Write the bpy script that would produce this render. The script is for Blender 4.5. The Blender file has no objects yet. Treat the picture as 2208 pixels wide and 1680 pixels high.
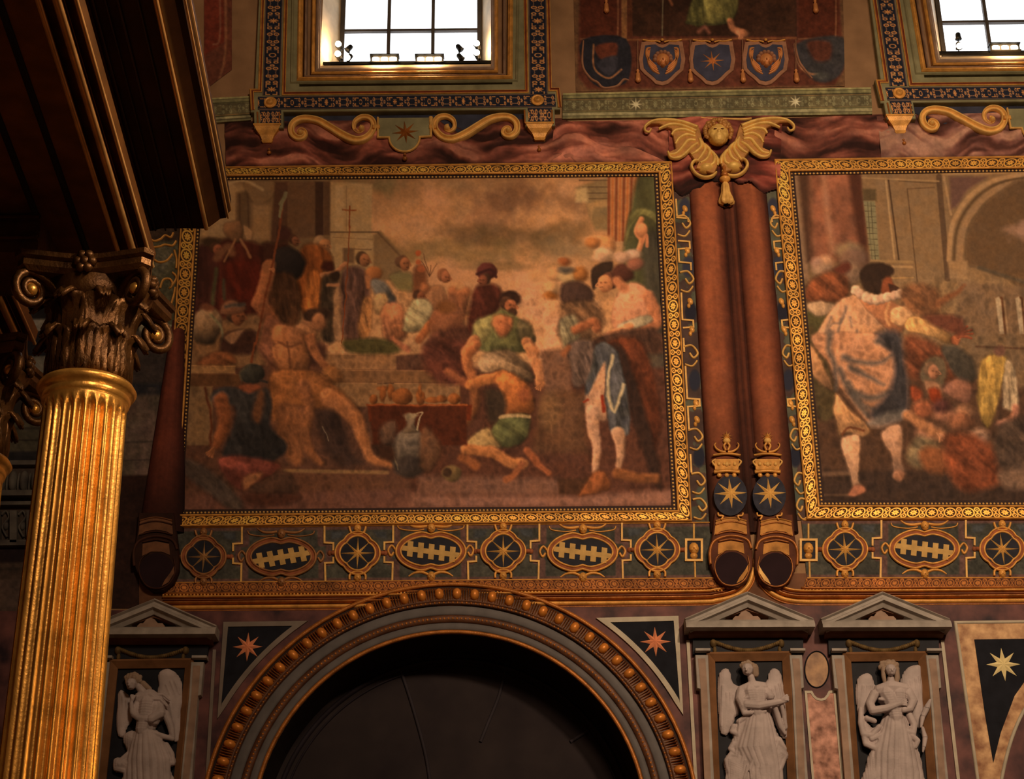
import bpy, math, random
import numpy as np
from mathutils import Vector, Matrix
from mathutils.geometry import tessellate_polygon
random.seed(4); rng = np.random.RandomState(7)
SC = bpy.context.scene
COL = SC.collection
# ------------------------------------------------------------------ camera
TH = math.radians(25.0); RO = math.radians(0.55); FPX = 3855.0
CAM = np.array([0., 0., 1.6]); WY = 24.0
_R0 = np.array([1., 0, 0]); _U0 = np.array([0, -math.sin(TH), math.cos(TH)]); FW = np.array([0, math.cos(TH), math.sin(TH)])
RT = math.cos(RO)*_R0 - math.sin(RO)*_U0
UP = math.sin(RO)*_R0 + math.cos(RO)*_U0
cd = bpy.data.cameras.new('camera'); cam = bpy.data.objects.new('camera', cd); COL.objects.link(cam)
cd.sensor_width = 36; cd.lens = FPX/2208*36; cd.clip_end = 200
cam.matrix_world = Matrix(((RT[0], UP[0], -FW[0], CAM[0]), (RT[1], UP[1], -FW[1], CAM[1]), (RT[2], UP[2], -FW[2], CAM[2]), (0, 0, 0, 1)))
SC.camera = cam
# ------------------------------------------------------------------ world, exposure, large lights
vs = SC.view_settings; vs.view_transform = 'Standard'; vs.look = 'None'; vs.gamma = 1; vs.exposure = 0; vs.use_curve_mapping = False
w = bpy.data.worlds.new('world'); SC.world = w; w.use_nodes = True
w.node_tree.nodes['Background'].inputs[0].default_value = (1.0, .50, .22, 1)
w.node_tree.nodes['Background'].inputs[1].default_value = .055
def area(name, loc, target, size, power, color, spread=180):
    l = bpy.data.lights.new(name, 'AREA'); l.shape = 'DISK'; l.size = size; l.energy = power; l.color = color; l.spread = math.radians(spread)
    o = bpy.data.objects.new(name, l); COL.objects.link(o); o.location = loc
    o.rotation_euler = (Vector(target)-Vector(loc)).to_track_quat('-Z', 'Y').to_euler(); return o
def spot(name, loc, target, power, color, angle, blend, size=.4):
    l = bpy.data.lights.new(name, 'SPOT'); l.energy = power; l.color = color; l.spot_size = math.radians(angle); l.spot_blend = blend; l.shadow_soft_size = size
    o = bpy.data.objects.new(name, l); COL.objects.link(o); o.location = loc
    o.rotation_euler = (Vector(target)-Vector(loc)).to_track_quat('-Z', 'Y').to_euler(); return o
KEYC = (1.0, .70, .44)
spot('nave_spotlight', (9, 0, 17), (5.4, 24, 11.8), 13000, KEYC, 44, 1.0, .8)
area('fill_light', (4, -2, 18), (0, 24, 12), 4, 1500, KEYC)  # broad unseen fill, added to lift the whole wall
spot('altar_spotlight', (7.5, 6, 7), (-3.6, 14, 6.0), 1050, (1, .56, .21), 30, .7, .5)
spot('added_cornice_light', (3.5, 11, 13.5), (-3.0, 11, 10.2), 2700, (1, .72, .42), 70, .9, .3)  # unseen lamp added to brighten the entablature edges, which window light would catch
# ------------------------------------------------------------------ geometry helpers
WL = np.array([.50, .345, .215])     # what a white surface on the wall sends back
def P(px, py, Y):
    d = FW*FPX + RT*(px-1104) + UP*(840-py)
    return CAM + d*(Y/d[1])
OFF = np.zeros(3)
def W(px, py, d=0.): return P(px, py, WY-d)+OFF
def Wn(px, py, d=0.):
    px = np.asarray(px, float); py = np.asarray(py, float)
    D = FW*FPX + (px-1104)[..., None]*RT + (840-py)[..., None]*UP
    return CAM + D*((WY-d)/D[..., 1])[..., None] + OFF
def proj(v):
    q = np.asarray(v, float)-CAM; z = q@FW
    return 1104+FPX*(q@RT)/z, 840-FPX*(q@UP)/z
K = .0069
def lin(c):
    c = np.asarray(c, float)/255.
    return np.where(c <= .04045, c/12.92, ((c+.055)/1.055)**2.4)
def warm(c):
    """under the lamps' warm light greys and blues read brown: keep the pigments earthy"""
    c = np.asarray(c, float); mx = np.maximum(c.max(-1, keepdims=True), 1); s = (c[..., :1]-c[..., 2:3])/mx
    t = np.clip((.58-s)/.36, 0, 1); n = np.clip(-s+.05, 0, 1)
    gi = np.clip((c[..., 1:2]/np.maximum(c[..., :1], 1)-.86)/.2, 0, 1)
    return c*(1-t*np.array([.13, .20, .30]))*(1+n*np.array([.35, .12, -.35]))*(1-gi*np.array([-.04, .10, 0]))
def alb(c): return np.clip(lin(warm(c))/WL, 0, .92)
def C(*c): return tuple(alb(c))
# ------------------------------------------------------------------ materials
MATS = {}
def mat(name, color, rough=.6, metal=0., var=.25, scale=3., bump=0., color2=None, spec=None, vein=None):
    """procedural surface: two tones mixed by noise, optional veins and bump"""
    if name in MATS: return MATS[name]
    m = bpy.data.materials.new(name); m.use_nodes = True; MATS[name] = m
    nt = m.node_tree; b = nt.nodes['Principled BSDF']; L = nt.links.new
    tc = nt.nodes.new('ShaderNodeTexCoord')
    n = nt.nodes.new('ShaderNodeTexNoise'); n.inputs['Scale'].default_value = scale; n.inputs['Detail'].default_value = 6
    L(tc.outputs['Object'], n.inputs['Vector'])
    r = nt.nodes.new('ShaderNodeValToRGB'); r.color_ramp.elements[0].position = .3; r.color_ramp.elements[1].position = .7
    c = np.array(color); c2 = np.array(color2) if color2 is not None else c*(1-var)
    r.color_ramp.elements[0].color = (*c2, 1); r.color_ramp.elements[1].color = (*np.clip(c*(1+var*.4), 0, .95), 1)
    L(n.outputs['Fac'], r.inputs['Fac']); out = r.outputs['Color']
    if vein is not None:
        n2 = nt.nodes.new('ShaderNodeTexNoise'); n2.inputs['Scale'].default_value = scale*1.3; n2.inputs['Detail'].default_value = 8; n2.inputs['Distortion'].default_value = 1.2
        L(tc.outputs['Object'], n2.inputs['Vector'])
        r2 = nt.nodes.new('ShaderNodeValToRGB'); e = r2.color_ramp.elements
        e[0].position = .44; e[0].color = (0, 0, 0, 1); e[1].position = .5; e[1].color = (1, 1, 1, 1); x = e.new(.56); x.color = (0, 0, 0, 1)
        L(n2.outputs['Fac'], r2.inputs['Fac'])
        mx = nt.nodes.new('ShaderNodeMix'); mx.data_type = 'RGBA'; L(r2.outputs['Color'], mx.inputs['Factor']); L(out, mx.inputs['A']); mx.inputs['B'].default_value = (*vein, 1)
        out = mx.outputs['Result']
    L(out, b.inputs['Base Color'])
    b.inputs['Roughness'].default_value = rough; b.inputs['Metallic'].default_value = metal; b.inputs['Specular IOR Level'].default_value = spec if spec is not None else (.4 if metal > .1 else .12)
    if bump:
        bp = nt.nodes.new('ShaderNodeBump'); bp.inputs['Strength'].default_value = bump; bp.inputs['Distance'].default_value = .02
        n3 = nt.nodes.new('ShaderNodeTexNoise'); n3.inputs['Scale'].default_value = scale*6; L(tc.outputs['Object'], n3.inputs['Vector'])
        L(n3.outputs['Fac'], bp.inputs['Height']); L(bp.outputs['Normal'], b.inputs['Normal'])
    return m
def emis(name, color, s):
    if name in MATS: return MATS[name]
    m = bpy.data.materials.new(name); m.use_nodes = True; MATS[name] = m
    b = m.node_tree.nodes['Principled BSDF']; b.inputs['Base Color'].default_value = (.02, .02, .02, 1)
    b.inputs['Emission Color'].default_value = (*color, 1); b.inputs['Emission Strength'].default_value = s
    return m
def painted():
    """fresco paint: pigment from the mesh's own colour layer, gilding where its alpha says so"""
    if 'fresco_paint' in MATS: return MATS['fresco_paint']
    m = bpy.data.materials.new('fresco_paint'); m.use_nodes = True; MATS['fresco_paint'] = m
    nt = m.node_tree; b = nt.nodes['Principled BSDF']; L = nt.links.new
    a = nt.nodes.new('ShaderNodeAttribute'); a.attribute_name = 'Col'
    tc = nt.nodes.new('ShaderNodeTexCoord'); n = nt.nodes.new('ShaderNodeTexNoise'); n.inputs['Scale'].default_value = 22; n.inputs['Detail'].default_value = 5
    L(tc.outputs['Object'], n.inputs['Vector'])
    r = nt.nodes.new('ShaderNodeMapRange'); r.inputs['To Min'].default_value = .93; r.inputs['To Max'].default_value = 1.07
    L(n.outputs['Fac'], r.inputs['Value'])
    vm = nt.nodes.new('ShaderNodeVectorMath'); vm.operation = 'SCALE'; L(a.outputs['Color'], vm.inputs[0]); L(r.outputs['Result'], vm.inputs['Scale'])
    L(vm.outputs['Vector'], b.inputs['Base Color'])
    mr = nt.nodes.new('ShaderNodeMapRange'); mr.inputs['To Min'].default_value = .0; mr.inputs['To Max'].default_value = .45; L(a.outputs['Alpha'], mr.inputs['Value'])
    L(mr.outputs['Result'], b.inputs['Metallic'])
    mr2 = nt.nodes.new('ShaderNodeMapRange'); mr2.inputs['To Min'].default_value = .8; mr2.inputs['To Max'].default_value = .42; L(a.outputs['Alpha'], mr2.inputs['Value'])
    L(mr2.outputs['Result'], b.inputs['Roughness']); b.inputs['Specular IOR Level'].default_value = .12
    return m
GOLD = mat('gilding', C(174, 106, 40), .42, .12, .35, 9, .15, None, .3)
GOLDL = mat('pale_gilding', C(180, 118, 52), .5, .05, .3, 9, .15, None, .2)
GOLDD = mat('aged_gilding', C(132, 68, 22), .42, .25, .45, 7, .2)
STONE = mat('grey_green_stone', C(112, 94, 58), .6, 0, .3, 4, .2)
STONEL = mat('pale_marble', C(158, 134, 104), .5, 0, .22, 5)
REDLINE = mat('red_brown_paint', C(96, 38, 18), .7, 0, .3, 8)
BLUE = mat('dark_blue_ground', C(38, 42, 48), .7, 0, .35, 10)
DARK = mat('dark_slate', C(22, 23, 24), .8, 0, .3, 6)
PLASTER = mat('ochre_plaster', C(122, 80, 46), .85, 0, .25, 2.5, .3)
PURPLE = mat('purple_breccia', C(84, 44, 32), .5, 0, .5, 2.6, color2=C(34, 20, 20))
GREYM = mat('grey_marble', C(98, 90, 82), .5, 0, .2, 5)
PINKM = mat('pink_breccia', C(160, 100, 70), .45, 0, .4, 8, color2=C(80, 40, 22))
YELM = mat('yellow_marble', C(160, 110, 64), .45, 0, .4, 6.5, color2=C(100, 54, 28))
TANM = mat('tan_marble', C(122, 88, 62), .5, 0, .3, 6)
BROWNM = mat('brown_marble', C(108, 64, 32), .5, 0, .4, 6)
WHITEM = mat('white_marble', C(162, 138, 126), .55, 0, .22, 5, .1)
IRON = mat('dark_iron', (.02, .018, .016), .5, .6, .2, 8)
# ------------------------------------------------------------------ mesh builder
class MB:
    def __init__(s): s.v = []; s.f = []; s.m = []; s.s = []; s.n = 0
    def add(s, v, f, m=0, smooth=True):
        v = np.asarray(v, float).reshape(-1, 3); s.v.append(v)
        for q in f: s.f.append(tuple(int(i)+s.n for i in q))
        s.m += [m]*len(f); s.s += [smooth]*len(f); s.n += len(v); return s
    def build(s, name, mats, parent=None):
        me = bpy.data.meshes.new(name); v = np.concatenate(s.v) if s.v else np.zeros((0, 3))
        o = bpy.data.objects.new(name, me); COL.objects.link(o)
        if parent is not None:
            o.parent = parent; v = v-np.array(parent['_o'] if '_o' in parent else (0, 0, 0))
        else:
            c = (v.min(0)+v.max(0))/2; v = v-c; o.location = c; o['_o'] = tuple(c)
        me.from_pydata(v.tolist(), [], s.f)
        for m in (mats if isinstance(mats, (list, tuple)) else [mats]): me.materials.append(m)
        me.polygons.foreach_set('material_index', s.m); me.polygons.foreach_set('use_smooth', s.s)
        me.update(); return o
def tag(o, label, cat, group=None, kind=None):
    if label: o['label'] = label
    if cat: o['category'] = cat
    if group: o['group'] = group
    if kind: o['kind'] = kind
    return o
def thing(name, label, cat, loc=(0, 0, 0), group=None):
    o = bpy.data.objects.new(name, None); COL.objects.link(o); o.location = tuple(loc); o['_o'] = tuple(float(x) for x in loc)
    return tag(o, label, cat, group)
def grid_f(nu, nv, cu=False, cv=False):
    f = []
    for i in range(nu if cu else nu-1):
        for j in range(nv if cv else nv-1):
            a = i*nv+j; b = ((i+1) % nu)*nv+j; c = ((i+1) % nu)*nv+(j+1) % nv; d = i*nv+(j+1) % nv
            f.append((a, b, c, d))
    return f
def box(x0, x1, y0, y1, z0, z1):
    v = [(x, y, z) for x in (x0, x1) for y in (y0, y1) for z in (z0, z1)]
    return v, [(0, 1, 3, 2), (4, 6, 7, 5), (0, 4, 5, 1), (2, 3, 7, 6), (0, 2, 6, 4), (1, 5, 7, 3)]
def catmull(p, closed=False, n=6):
    p = np.asarray(p, float); N = len(p); out = []
    for i in range(N if closed else N-1):
        if closed: a, b, c, d = p[(i-1) % N], p[i], p[(i+1) % N], p[(i+2) % N]
        else: a, b, c, d = p[max(i-1, 0)], p[i], p[i+1], p[min(i+2, N-1)]
        for t in np.arange(n)/n:
            out.append(.5*((2*b)+(-a+c)*t+(2*a-5*b+4*c-d)*t*t+(-a+3*b-3*c+d)*t**3))
    if not closed: out.append(p[-1])
    return np.array(out)
def xz(pts, d=0.):
    pts = np.asarray(pts, float); q = Wn(pts[:, 0], pts[:, 1], d); return q[:, [0, 2]]
def plate(mb, pts, d1, d0=0., m=0, bev=.0, is_xz=False, ms=None):
    """flat relief slab standing d1 out of the wall (front), rooted at d0"""
    q = np.asarray(pts, float) if is_xz else xz(pts, d1)
    A = .5*np.sum(q[:, 0]*np.roll(q[:, 1], -1)-np.roll(q[:, 0], -1)*q[:, 1])
    if A < 0: q = q[::-1]
    n = len(q); base = 0; rings = [(q, d0)]
    if bev:
        t = np.roll(q, -1, 0)-q; t /= np.linalg.norm(t, axis=1)[:, None]+1e-9; nn = np.c_[-t[:, 1], t[:, 0]]
        mm = nn+np.roll(nn, 1, 0); mm /= np.maximum((mm**2).sum(1), .5)[:, None]/2*1.0; mm /= 1.0
        rings += [(q, d1-bev), (q+mm*bev*.5*1.0, d1)]
    else: rings += [(q, d1)]
    v = []
    for r, d in rings: v += [(x, WY-d, z) for x, z in r]
    f = []
    for k in range(len(rings)-1):
        for i in range(n):
            a = k*n+i; b = k*n+(i+1) % n; f.append((a, b, b+n, a+n))
    top = rings[-1][0]; tris = tessellate_polygon([[Vector((x, z, 0)) for x, z in top]]); o = (len(rings)-1)*n
    mb.add(v, f, m if ms is None else ms, False)
    vv = [(x, WY-rings[-1][1], z) for x, z in top]
    tt = []
    for t in tris:
        a, b, c = [top[i] for i in t]; s = (b[0]-a[0])*(c[1]-a[1])-(c[0]-a[0])*(b[1]-a[1])
        tt.append(t if s > 0 else t[::-1])
    mb.add(vv, tt, m, False)
    return mb
def sweep(mb, path, prof, closed=False, m=0, d=0., is_xz=False, ms=None, smooth=False, taper=None, caps=True):
    """profile [(across, out)...] carried along a path on the wall with mitred corners"""
    q = np.asarray(path, float) if is_xz else xz(path, d)
    n = len(q); t = np.roll(q, -1, 0)-q
    if not closed: t[-1] = t[-2]
    t /= np.linalg.norm(t, axis=1)[:, None]+1e-12; nn = np.c_[-t[:, 1], t[:, 0]]
    pn = np.roll(nn, 1, 0)
    if not closed: pn[0] = nn[0]
    mm = nn+pn; mm /= np.maximum((mm**2).sum(1), .4)[:, None]/2
    v = []; k = len(prof)
    for i in range(n):
        s = 1 if taper is None else taper[i]
        for (a, h) in prof: v.append((q[i, 0]+mm[i, 0]*a*s, WY-(d+h*(s if taper is not None else 1)), q[i, 1]+mm[i, 1]*a*s))
    base = mb.n; mb.add(v, [], 0, smooth)
    for i in range(n if closed else n-1):
        j = (i+1) % n
        for c in range(k-1):
            mb.f.append(tuple(base+x for x in (i*k+c, j*k+c, j*k+c+1, i*k+c+1))); mb.m.append(m if ms is None else ms[c]); mb.s.append(smooth)
    if caps and not closed:
        for i in (0, n-1):
            mb.f.append(tuple(base+i*k+c for c in range(k))); mb.m.append(m if ms is None else ms[0]); mb.s.append(False)
    return mb
def half(w, h, n=6): return [(-w/2*math.cos(math.pi*i/n), h*math.sin(math.pi*i/n)) for i in range(n+1)]
def stroke(mb, pts, wpx, h=.02, d=0., m=0, smooth=True, closed=False, n=5, taper=None, seg=6):
    p = catmull(pts, closed, seg) if smooth else np.asarray(pts, float)
    tp = None
    if taper is not None: tp = np.interp(np.linspace(0, 1, len(p)), np.linspace(0, 1, len(taper)), taper)
    return sweep(mb, p, half(wpx*K, h, n), closed, m, d, smooth=True, taper=tp)
def blob(mb, px, py, rx, ry, h, rot=0., d=0., m=0, n=14, rings=5, pw=1.):
    c = W(px, py, d); v = []; f = []
    cr, sr = math.cos(rot), math.sin(rot)
    for i in range(rings):
        a = math.pi/2*i/rings
        for j in range(n):
            b = 2*math.pi*j/n; x = rx*K*math.cos(a)*math.cos(b); z = ry*K*math.cos(a)*math.sin(b)
            v.append((c[0]+x*cr-z*sr, c[1]-h*math.sin(a)**pw, c[2]+x*sr+z*cr))
    v.append((c[0], c[1]-h, c[2])); T = len(v)-1
    f = grid_f(rings, n, False, True); f += [((rings-1)*n+j, T, (rings-1)*n+(j+1) % n) for j in range(n)]
    f = [q[::-1] for q in f]
    return mb.add(v, f, m, True)
def ring(cx, cy, rx, ry=None, n=32, a0=0, a1=2*math.pi):
    ry = ry or rx; return [(cx+rx*math.cos(a0+(a1-a0)*i/n), cy-ry*math.sin(a0+(a1-a0)*i/n)) for i in range(n)]
def star(mb, cx, cy, R, r=None, h=.05, d=0., m=0, n=8, rot=0., sy=1.):
    """n-pointed star with raised arrises"""
    r = r or R*.3; c = W(cx, cy, d); v = [(c[0], c[1]-h, c[2])]
    for i in range(2*n):
        a = math.pi/2+rot+math.pi*i/n; rr = (R if i % 2 == 0 else r)*K
        v.append((c[0]+rr*math.cos(a), c[1]-(.12*h if i % 2 == 0 else 0), c[2]+rr*math.sin(a)*sy))
    f = [(0, 1+i, 1+(i+1) % (2*n)) for i in range(2*n)]
    return mb.add(v, f, m, False)
def lathe(mb, c, prof, n=24, m=0, axis='z', smooth=True, cap=True):
    v = []
    for (r, h) in prof:
        for j in range(n):
            a = 2*math.pi*j/n; x, y = r*math.cos(a), r*math.sin(a)
            v.append((c[0]+x, c[1]+y, c[2]+h) if axis == 'z' else ((c[0]+x, c[1]+h, c[2]+y) if axis == 'y' else (c[0]+h, c[1]+x, c[2]+y)))
    f = grid_f(len(prof), n, False, True); f = [q[::-1] for q in f] if axis != 'y' else f
    mb.add(v, f, m, smooth)
    if cap:
        b = mb.n-len(v)
        for k in (0, len(prof)-1):
            mb.f.append(tuple(b+k*n+j for j in range(n))); mb.m.append(m); mb.s.append(False)
    return mb
def tube(mb, pts, r, n=8, m=0, flat=1.):
    pts = np.asarray(pts, float); N = len(pts); r = np.broadcast_to(r, (N,)); v = []
    for i in range(N):
        t = pts[min(i+1, N-1)]-pts[max(i-1, 0)]; t /= np.linalg.norm(t)+1e-9
        u = np.cross(t, (0, 1, 0)); 
        if np.linalg.norm(u) < .1: u = np.cross(t, (1, 0, 0))
        u /= np.linalg.norm(u); w_ = np.cross(t, u)
        for j in range(n):
            a = 2*math.pi*j/n; v.append(pts[i]+r[i]*(u*math.cos(a)+w_*math.sin(a)*flat))
    mb.add(v, grid_f(N, n, False, True), m, True); b = mb.n-len(v)
    for k in (0, N-1): mb.f.append(tuple(b+k*n+j for j in range(n))); mb.m.append(m); mb.s.append(False)
    return mb
def ball(mb, c, r, m=0, n=12, s=(1, 1, 1)):
    prof = [(max(r*math.cos(a), .0008), r*math.sin(a)) for a in np.linspace(-math.pi/2, math.pi/2, n//2+1)]
    b = MB(); lathe(b, (0, 0, 0), prof, n, cap=False); v = b.v[0]*np.array(s)+np.array(c)
    return mb.add(v, b.f, m, True)
# ------------------------------------------------------------------ painted surfaces
def _hash(ix, iy, seed):
    h = (ix.astype(np.int64)*374761393+iy.astype(np.int64)*668265263+seed*1442695041) & 0xffffffff
    h = ((h ^ (h >> 13))*1274126177) & 0xffffffff
    return ((h ^ (h >> 16)) & 0xffff)/65535.
def vnoise(x, y, seed=0):
    ix, iy = np.floor(x), np.floor(y); fx, fy = x-ix, y-iy; fx = fx*fx*(3-2*fx); fy = fy*fy*(3-2*fy)
    a, b, c, d = _hash(ix, iy, seed), _hash(ix+1, iy, seed), _hash(ix, iy+1, seed), _hash(ix+1, iy+1, seed)
    return (a*(1-fx)+b*fx)*(1-fy)+(c*(1-fx)+d*fx)*fy
def fbm(x, y, s, seed=0, o=4):
    r = 0; a = .5; t = 0
    for k in range(o): r = r+a*vnoise(x/s*2**k, y/s*2**k, seed+k*17); t += a; a *= .5
    return r/t
TINT = np.array([1.0, .96, .90])
class Paint:
    """pigment laid on a patch of wall between four corners"""
    def __init__(s, quad, step=2., d=.01, sag=None):
        q = np.asarray(quad, float); Lw = max(np.hypot(*(q[1]-q[0])), np.hypot(*(q[2]-q[3]))); Lh = max(np.hypot(*(q[3]-q[0])), np.hypot(*(q[2]-q[1])))
        nu, nv = max(int(Lw/step), 2)+1, max(int(Lh/step), 2)+1; s.nu, s.nv = nu, nv
        u, v = np.meshgrid(np.linspace(0, 1, nu), np.linspace(0, 1, nv)); s.u, s.v = u, v; s.U, s.V = u*Lw, v*Lh; s.Lw, s.Lh = Lw, Lh
        b = lambda k: q[0][k]*(1-u)*(1-v)+q[1][k]*u*(1-v)+q[2][k]*u*v+q[3][k]*(1-u)*v
        s.x, s.y = b(0), b(1); s.c = np.zeros((nv, nu, 3)); s.g = np.zeros((nv, nu)); s.d = d; s.h = np.zeros((nv, nu)); s.keep = None
    def fill(s, c): s.c[:] = c; return s
    def _box(s, x0, y0, x1, y1):
        m = (s.x >= x0) & (s.x <= x1) & (s.y >= y0) & (s.y <= y1)
        if not m.any(): return None
        r = np.where(m.any(1))[0]; c = np.where(m.any(0))[0]; return slice(r[0], r[-1]+1), slice(c[0], c[-1]+1)
    def put(s, sl, a, c, g=None, h=None):
        c = np.asarray(c, float)
        if c.ndim == 1: c = c[None, None]
        s.c[sl] = s.c[sl]*(1-a[..., None])+c*a[..., None]
        if g is not None: s.g[sl] = s.g[sl]*(1-a)+g*a
        if h is not None: s.h[sl] = s.h[sl]*(1-a)+h*a
    def poly(s, p, c, soft=2., a=1., smooth=True, fold=None, g=None, lit=0., ang=-2.3, h=None):
        p = np.asarray(p, float); p = catmull(p, True, 4) if smooth else p
        sl = s._box(p[:, 0].min()-soft*2, p[:, 1].min()-soft*2, p[:, 0].max()+soft*2, p[:, 1].max()+soft*2)
        if sl is None: return s
        x, y = s.x[sl], s.y[sl]; ins = np.zeros(x.shape, bool); D = np.full(x.shape, 1e9)
        for i in range(len(p)):
            x0, y0 = p[i]; x1, y1 = p[(i+1) % len(p)]
            if y0 != y1: ins ^= ((y0 > y) != (y1 > y)) & (x < (x1-x0)*(y-y0)/(y1-y0)+x0)
            dx, dy = x1-x0, y1-y0; t = np.clip(((x-x0)*dx+(y-y0)*dy)/(dx*dx+dy*dy+1e-9), 0, 1)
            D = np.minimum(D, (x-x0-t*dx)**2+(y-y0-t*dy)**2)
        D = np.sqrt(D)*np.where(ins, 1, -1); al = np.clip(.5+D/(2*soft), 0, 1)*a
        cc = np.asarray(c, float)*np.ones(x.shape+(3,))
        if fold:   # brushed folds running along an angle
            fa, per, amt = fold; tt = x*math.cos(fa)+y*math.sin(fa); ss = -x*math.sin(fa)+y*math.cos(fa)
            f = fbm(ss, tt*.22, per, int(per*7)+3, 3); cc = cc*(1+amt*(f-.5)*1.5)[..., None]
        if lit:    # painted modelling: one side of the form light, the other dark
            cx, cy = p.mean(0); R = max(np.ptp(p[:, 0]), np.ptp(p[:, 1]))/2
            k = ((x-cx)*math.cos(ang)+(y-cy)*math.sin(ang))/R; e = np.clip(D/(R*.35), 0, 1)
            cc = cc*(1+lit*np.clip(k, -1, 1)-lit*.5*(1-e))[..., None]
        if smooth and soft < 7: cc = cc*(.78+.22*np.clip((D+1)/4, 0, 1))[..., None]   # drawn contour
        s.put(sl, al, np.clip(cc, 0, 255), g, h); return s
    def line(s, p, w_, c, soft=1., a=1., smooth=True, g=None, w2=None, lit=0., ang=-2.3, h=None):
        p = np.asarray(p, float); p = catmull(p, False, 5) if smooth and len(p) > 2 else p
        w2 = w_ if w2 is None else w2; R = max(w_, w2)/2+soft*2
        sl = s._box(p[:, 0].min()-R, p[:, 1].min()-R, p[:, 0].max()+R, p[:, 1].max()+R)
        if sl is None: return s
        x, y = s.x[sl], s.y[sl]; best = np.full(x.shape, 1e9); sh = np.zeros(x.shape); n = len(p)-1
        for i in range(n):
            (x0, y0), (x1, y1) = p[i], p[i+1]; dx, dy = x1-x0, y1-y0; t = np.clip(((x-x0)*dx+(y-y0)*dy)/(dx*dx+dy*dy+1e-9), 0, 1)
            ex, ey = x-x0-t*dx, y-y0-t*dy; dd = np.sqrt(ex*ex+ey*ey); wr = (w_+(w2-w_)*(i+t)/n)/2; sd = dd-wr
            b = sd < best; best = np.where(b, sd, best)
            if lit: sh = np.where(b, (ex*math.cos(ang)+ey*math.sin(ang))/(wr+.5), sh)
        al = np.clip(.5-best/(2*soft), 0, 1)*a
        cc = np.asarray(c, float)*np.ones(x.shape+(3,))
        if lit: cc = cc*(1+lit*np.clip(sh, -1.2, 1))[..., None]
        s.put(sl, al, np.clip(cc, 0, 255), g, h); return s
    def ell(s, cx, cy, rx, ry, c, soft=2., rot=0., a=1., lit=0., ang=-2.3, g=None, h=None):
        R = max(rx, ry)+soft*2; sl = s._box(cx-R, cy-R, cx+R, cy+R)
        if sl is None: return s
        x, y = s.x[sl]-cx, s.y[sl]-cy; X = x*math.cos(rot)+y*math.sin(rot); Y = -x*math.sin(rot)+y*math.cos(rot)
        r = np.sqrt((X/rx)**2+(Y/ry)**2); al = np.clip(.5+(1-r)*min(rx, ry)/(2*soft), 0, 1)*a
        cc = np.asarray(c, float)*np.ones(x.shape+(3,))
        if lit: cc = cc*(1+lit*np.clip((x*math.cos(ang)+y*math.sin(ang))/max(rx, ry), -1, 1)-lit*.4*np.clip(r, 0, 1)**3)[..., None]
        s.put(sl, al, np.clip(cc, 0, 255), g, h); return s
    def cloud(s, cx, cy, rx, ry, c, a=1., seed=1, sc=40):
        R = 1.4; sl = s._box(cx-rx*R, cy-ry*R, cx+rx*R, cy+ry*R)
        if sl is None: return s
        x, y = s.x[sl], s.y[sl]; r = np.sqrt(((x-cx)/rx)**2+((y-cy)/ry)**2); n = fbm(x, y, sc, seed)
        s.put(sl, np.clip((1.15-r+(n-.5)*1.8)*1.3, 0, 1)*a, c); return s
    def mottle(s, amt=.2, sc=12, seed=3, tint=.05):
        n = fbm(s.x, s.y, sc, seed)-.5; n2 = fbm(s.x, s.y, sc*.4, seed+9)-.5
        s.c *= (1+amt*(n*1.6+n2*1.2))[..., None]
        t = fbm(s.x, s.y, sc*2.2, seed+31)-.5; s.c[..., 0] *= 1+t*tint; s.c[..., 2] *= 1-t*tint*2; return s
    def warp(s, amp=9., sc=15., seed=5):
        """a loose hand: contours painted from here on wander a little"""
        s.xy = (s.x.copy(), s.y.copy()); s.x = s.x+amp*(fbm(s.xy[0], s.xy[1], sc, seed)-.5)*2; s.y = s.y+amp*(fbm(s.xy[0], s.xy[1], sc, seed+50)-.5)*2
    def still(s): s.x, s.y = s.xy
    def brush(s, y0, amt=.4, sc=15, seed=7):
        n = fbm(s.x+6*fbm(s.x, s.y, 20, seed+3), s.y*.8, sc, seed, 3); r = 1-np.abs(2*n-1)*2.2; k = np.clip((s.y-y0)/40, 0, 1)
        s.c *= (1+amt*(r-.35)*k)[..., None]
    def build(s, name, parent=None, gain=None, mats=None):
        pts = Wn(s.x, s.y, s.d)
        pts[..., 1] -= s.h
        nv, nu = s.nv, s.nu; v = pts.reshape(-1, 3)
        i = np.arange(nv*nu).reshape(nv, nu); F = np.stack([i[:-1, :-1], i[1:, :-1], i[1:, 1:], i[:-1, 1:]], -1).reshape(-1, 4)
        cc = np.clip(s.c, 0, 255)*TINT; L_ = cc.mean(-1, keepdims=True); cc = cc*np.clip((L_/82.)**.28, .72, 1.08)
        cols = alb(np.clip(cc, 0, 255)); cols = cols if gain is None else np.clip(cols*gain[..., None], 0, .95)
        cols = np.concatenate([cols, s.g[..., None]], -1).reshape(-1, 4)
        if s.keep is not None:
            k = s.keep.reshape(-1); F = F[k[F].all(1)]; use = np.zeros(len(k), bool); use[F.ravel()] = True
            mp = np.cumsum(use)-1; v = v[use]; cols = cols[use]; F = mp[F]
        o_ = np.array(parent['_o']) if parent is not None else (v.min(0)+v.max(0))/2
        me = bpy.data.meshes.new(name); v = v-o_
        me.vertices.add(len(v)); me.vertices.foreach_set('co', v.ravel()); me.loops.add(F.size); me.loops.foreach_set('vertex_index', F.ravel().astype(np.int32))
        me.polygons.add(len(F)); me.polygons.foreach_set('loop_start', np.arange(0, F.size, 4, dtype=np.int32)); me.polygons.foreach_set('loop_total', np.full(len(F), 4, dtype=np.int32))
        me.update(calc_edges=True)
        ca = me.color_attributes.new('Col', 'FLOAT_COLOR', 'POINT'); ca.data.foreach_set('color', cols.ravel().astype(np.float32))
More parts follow.
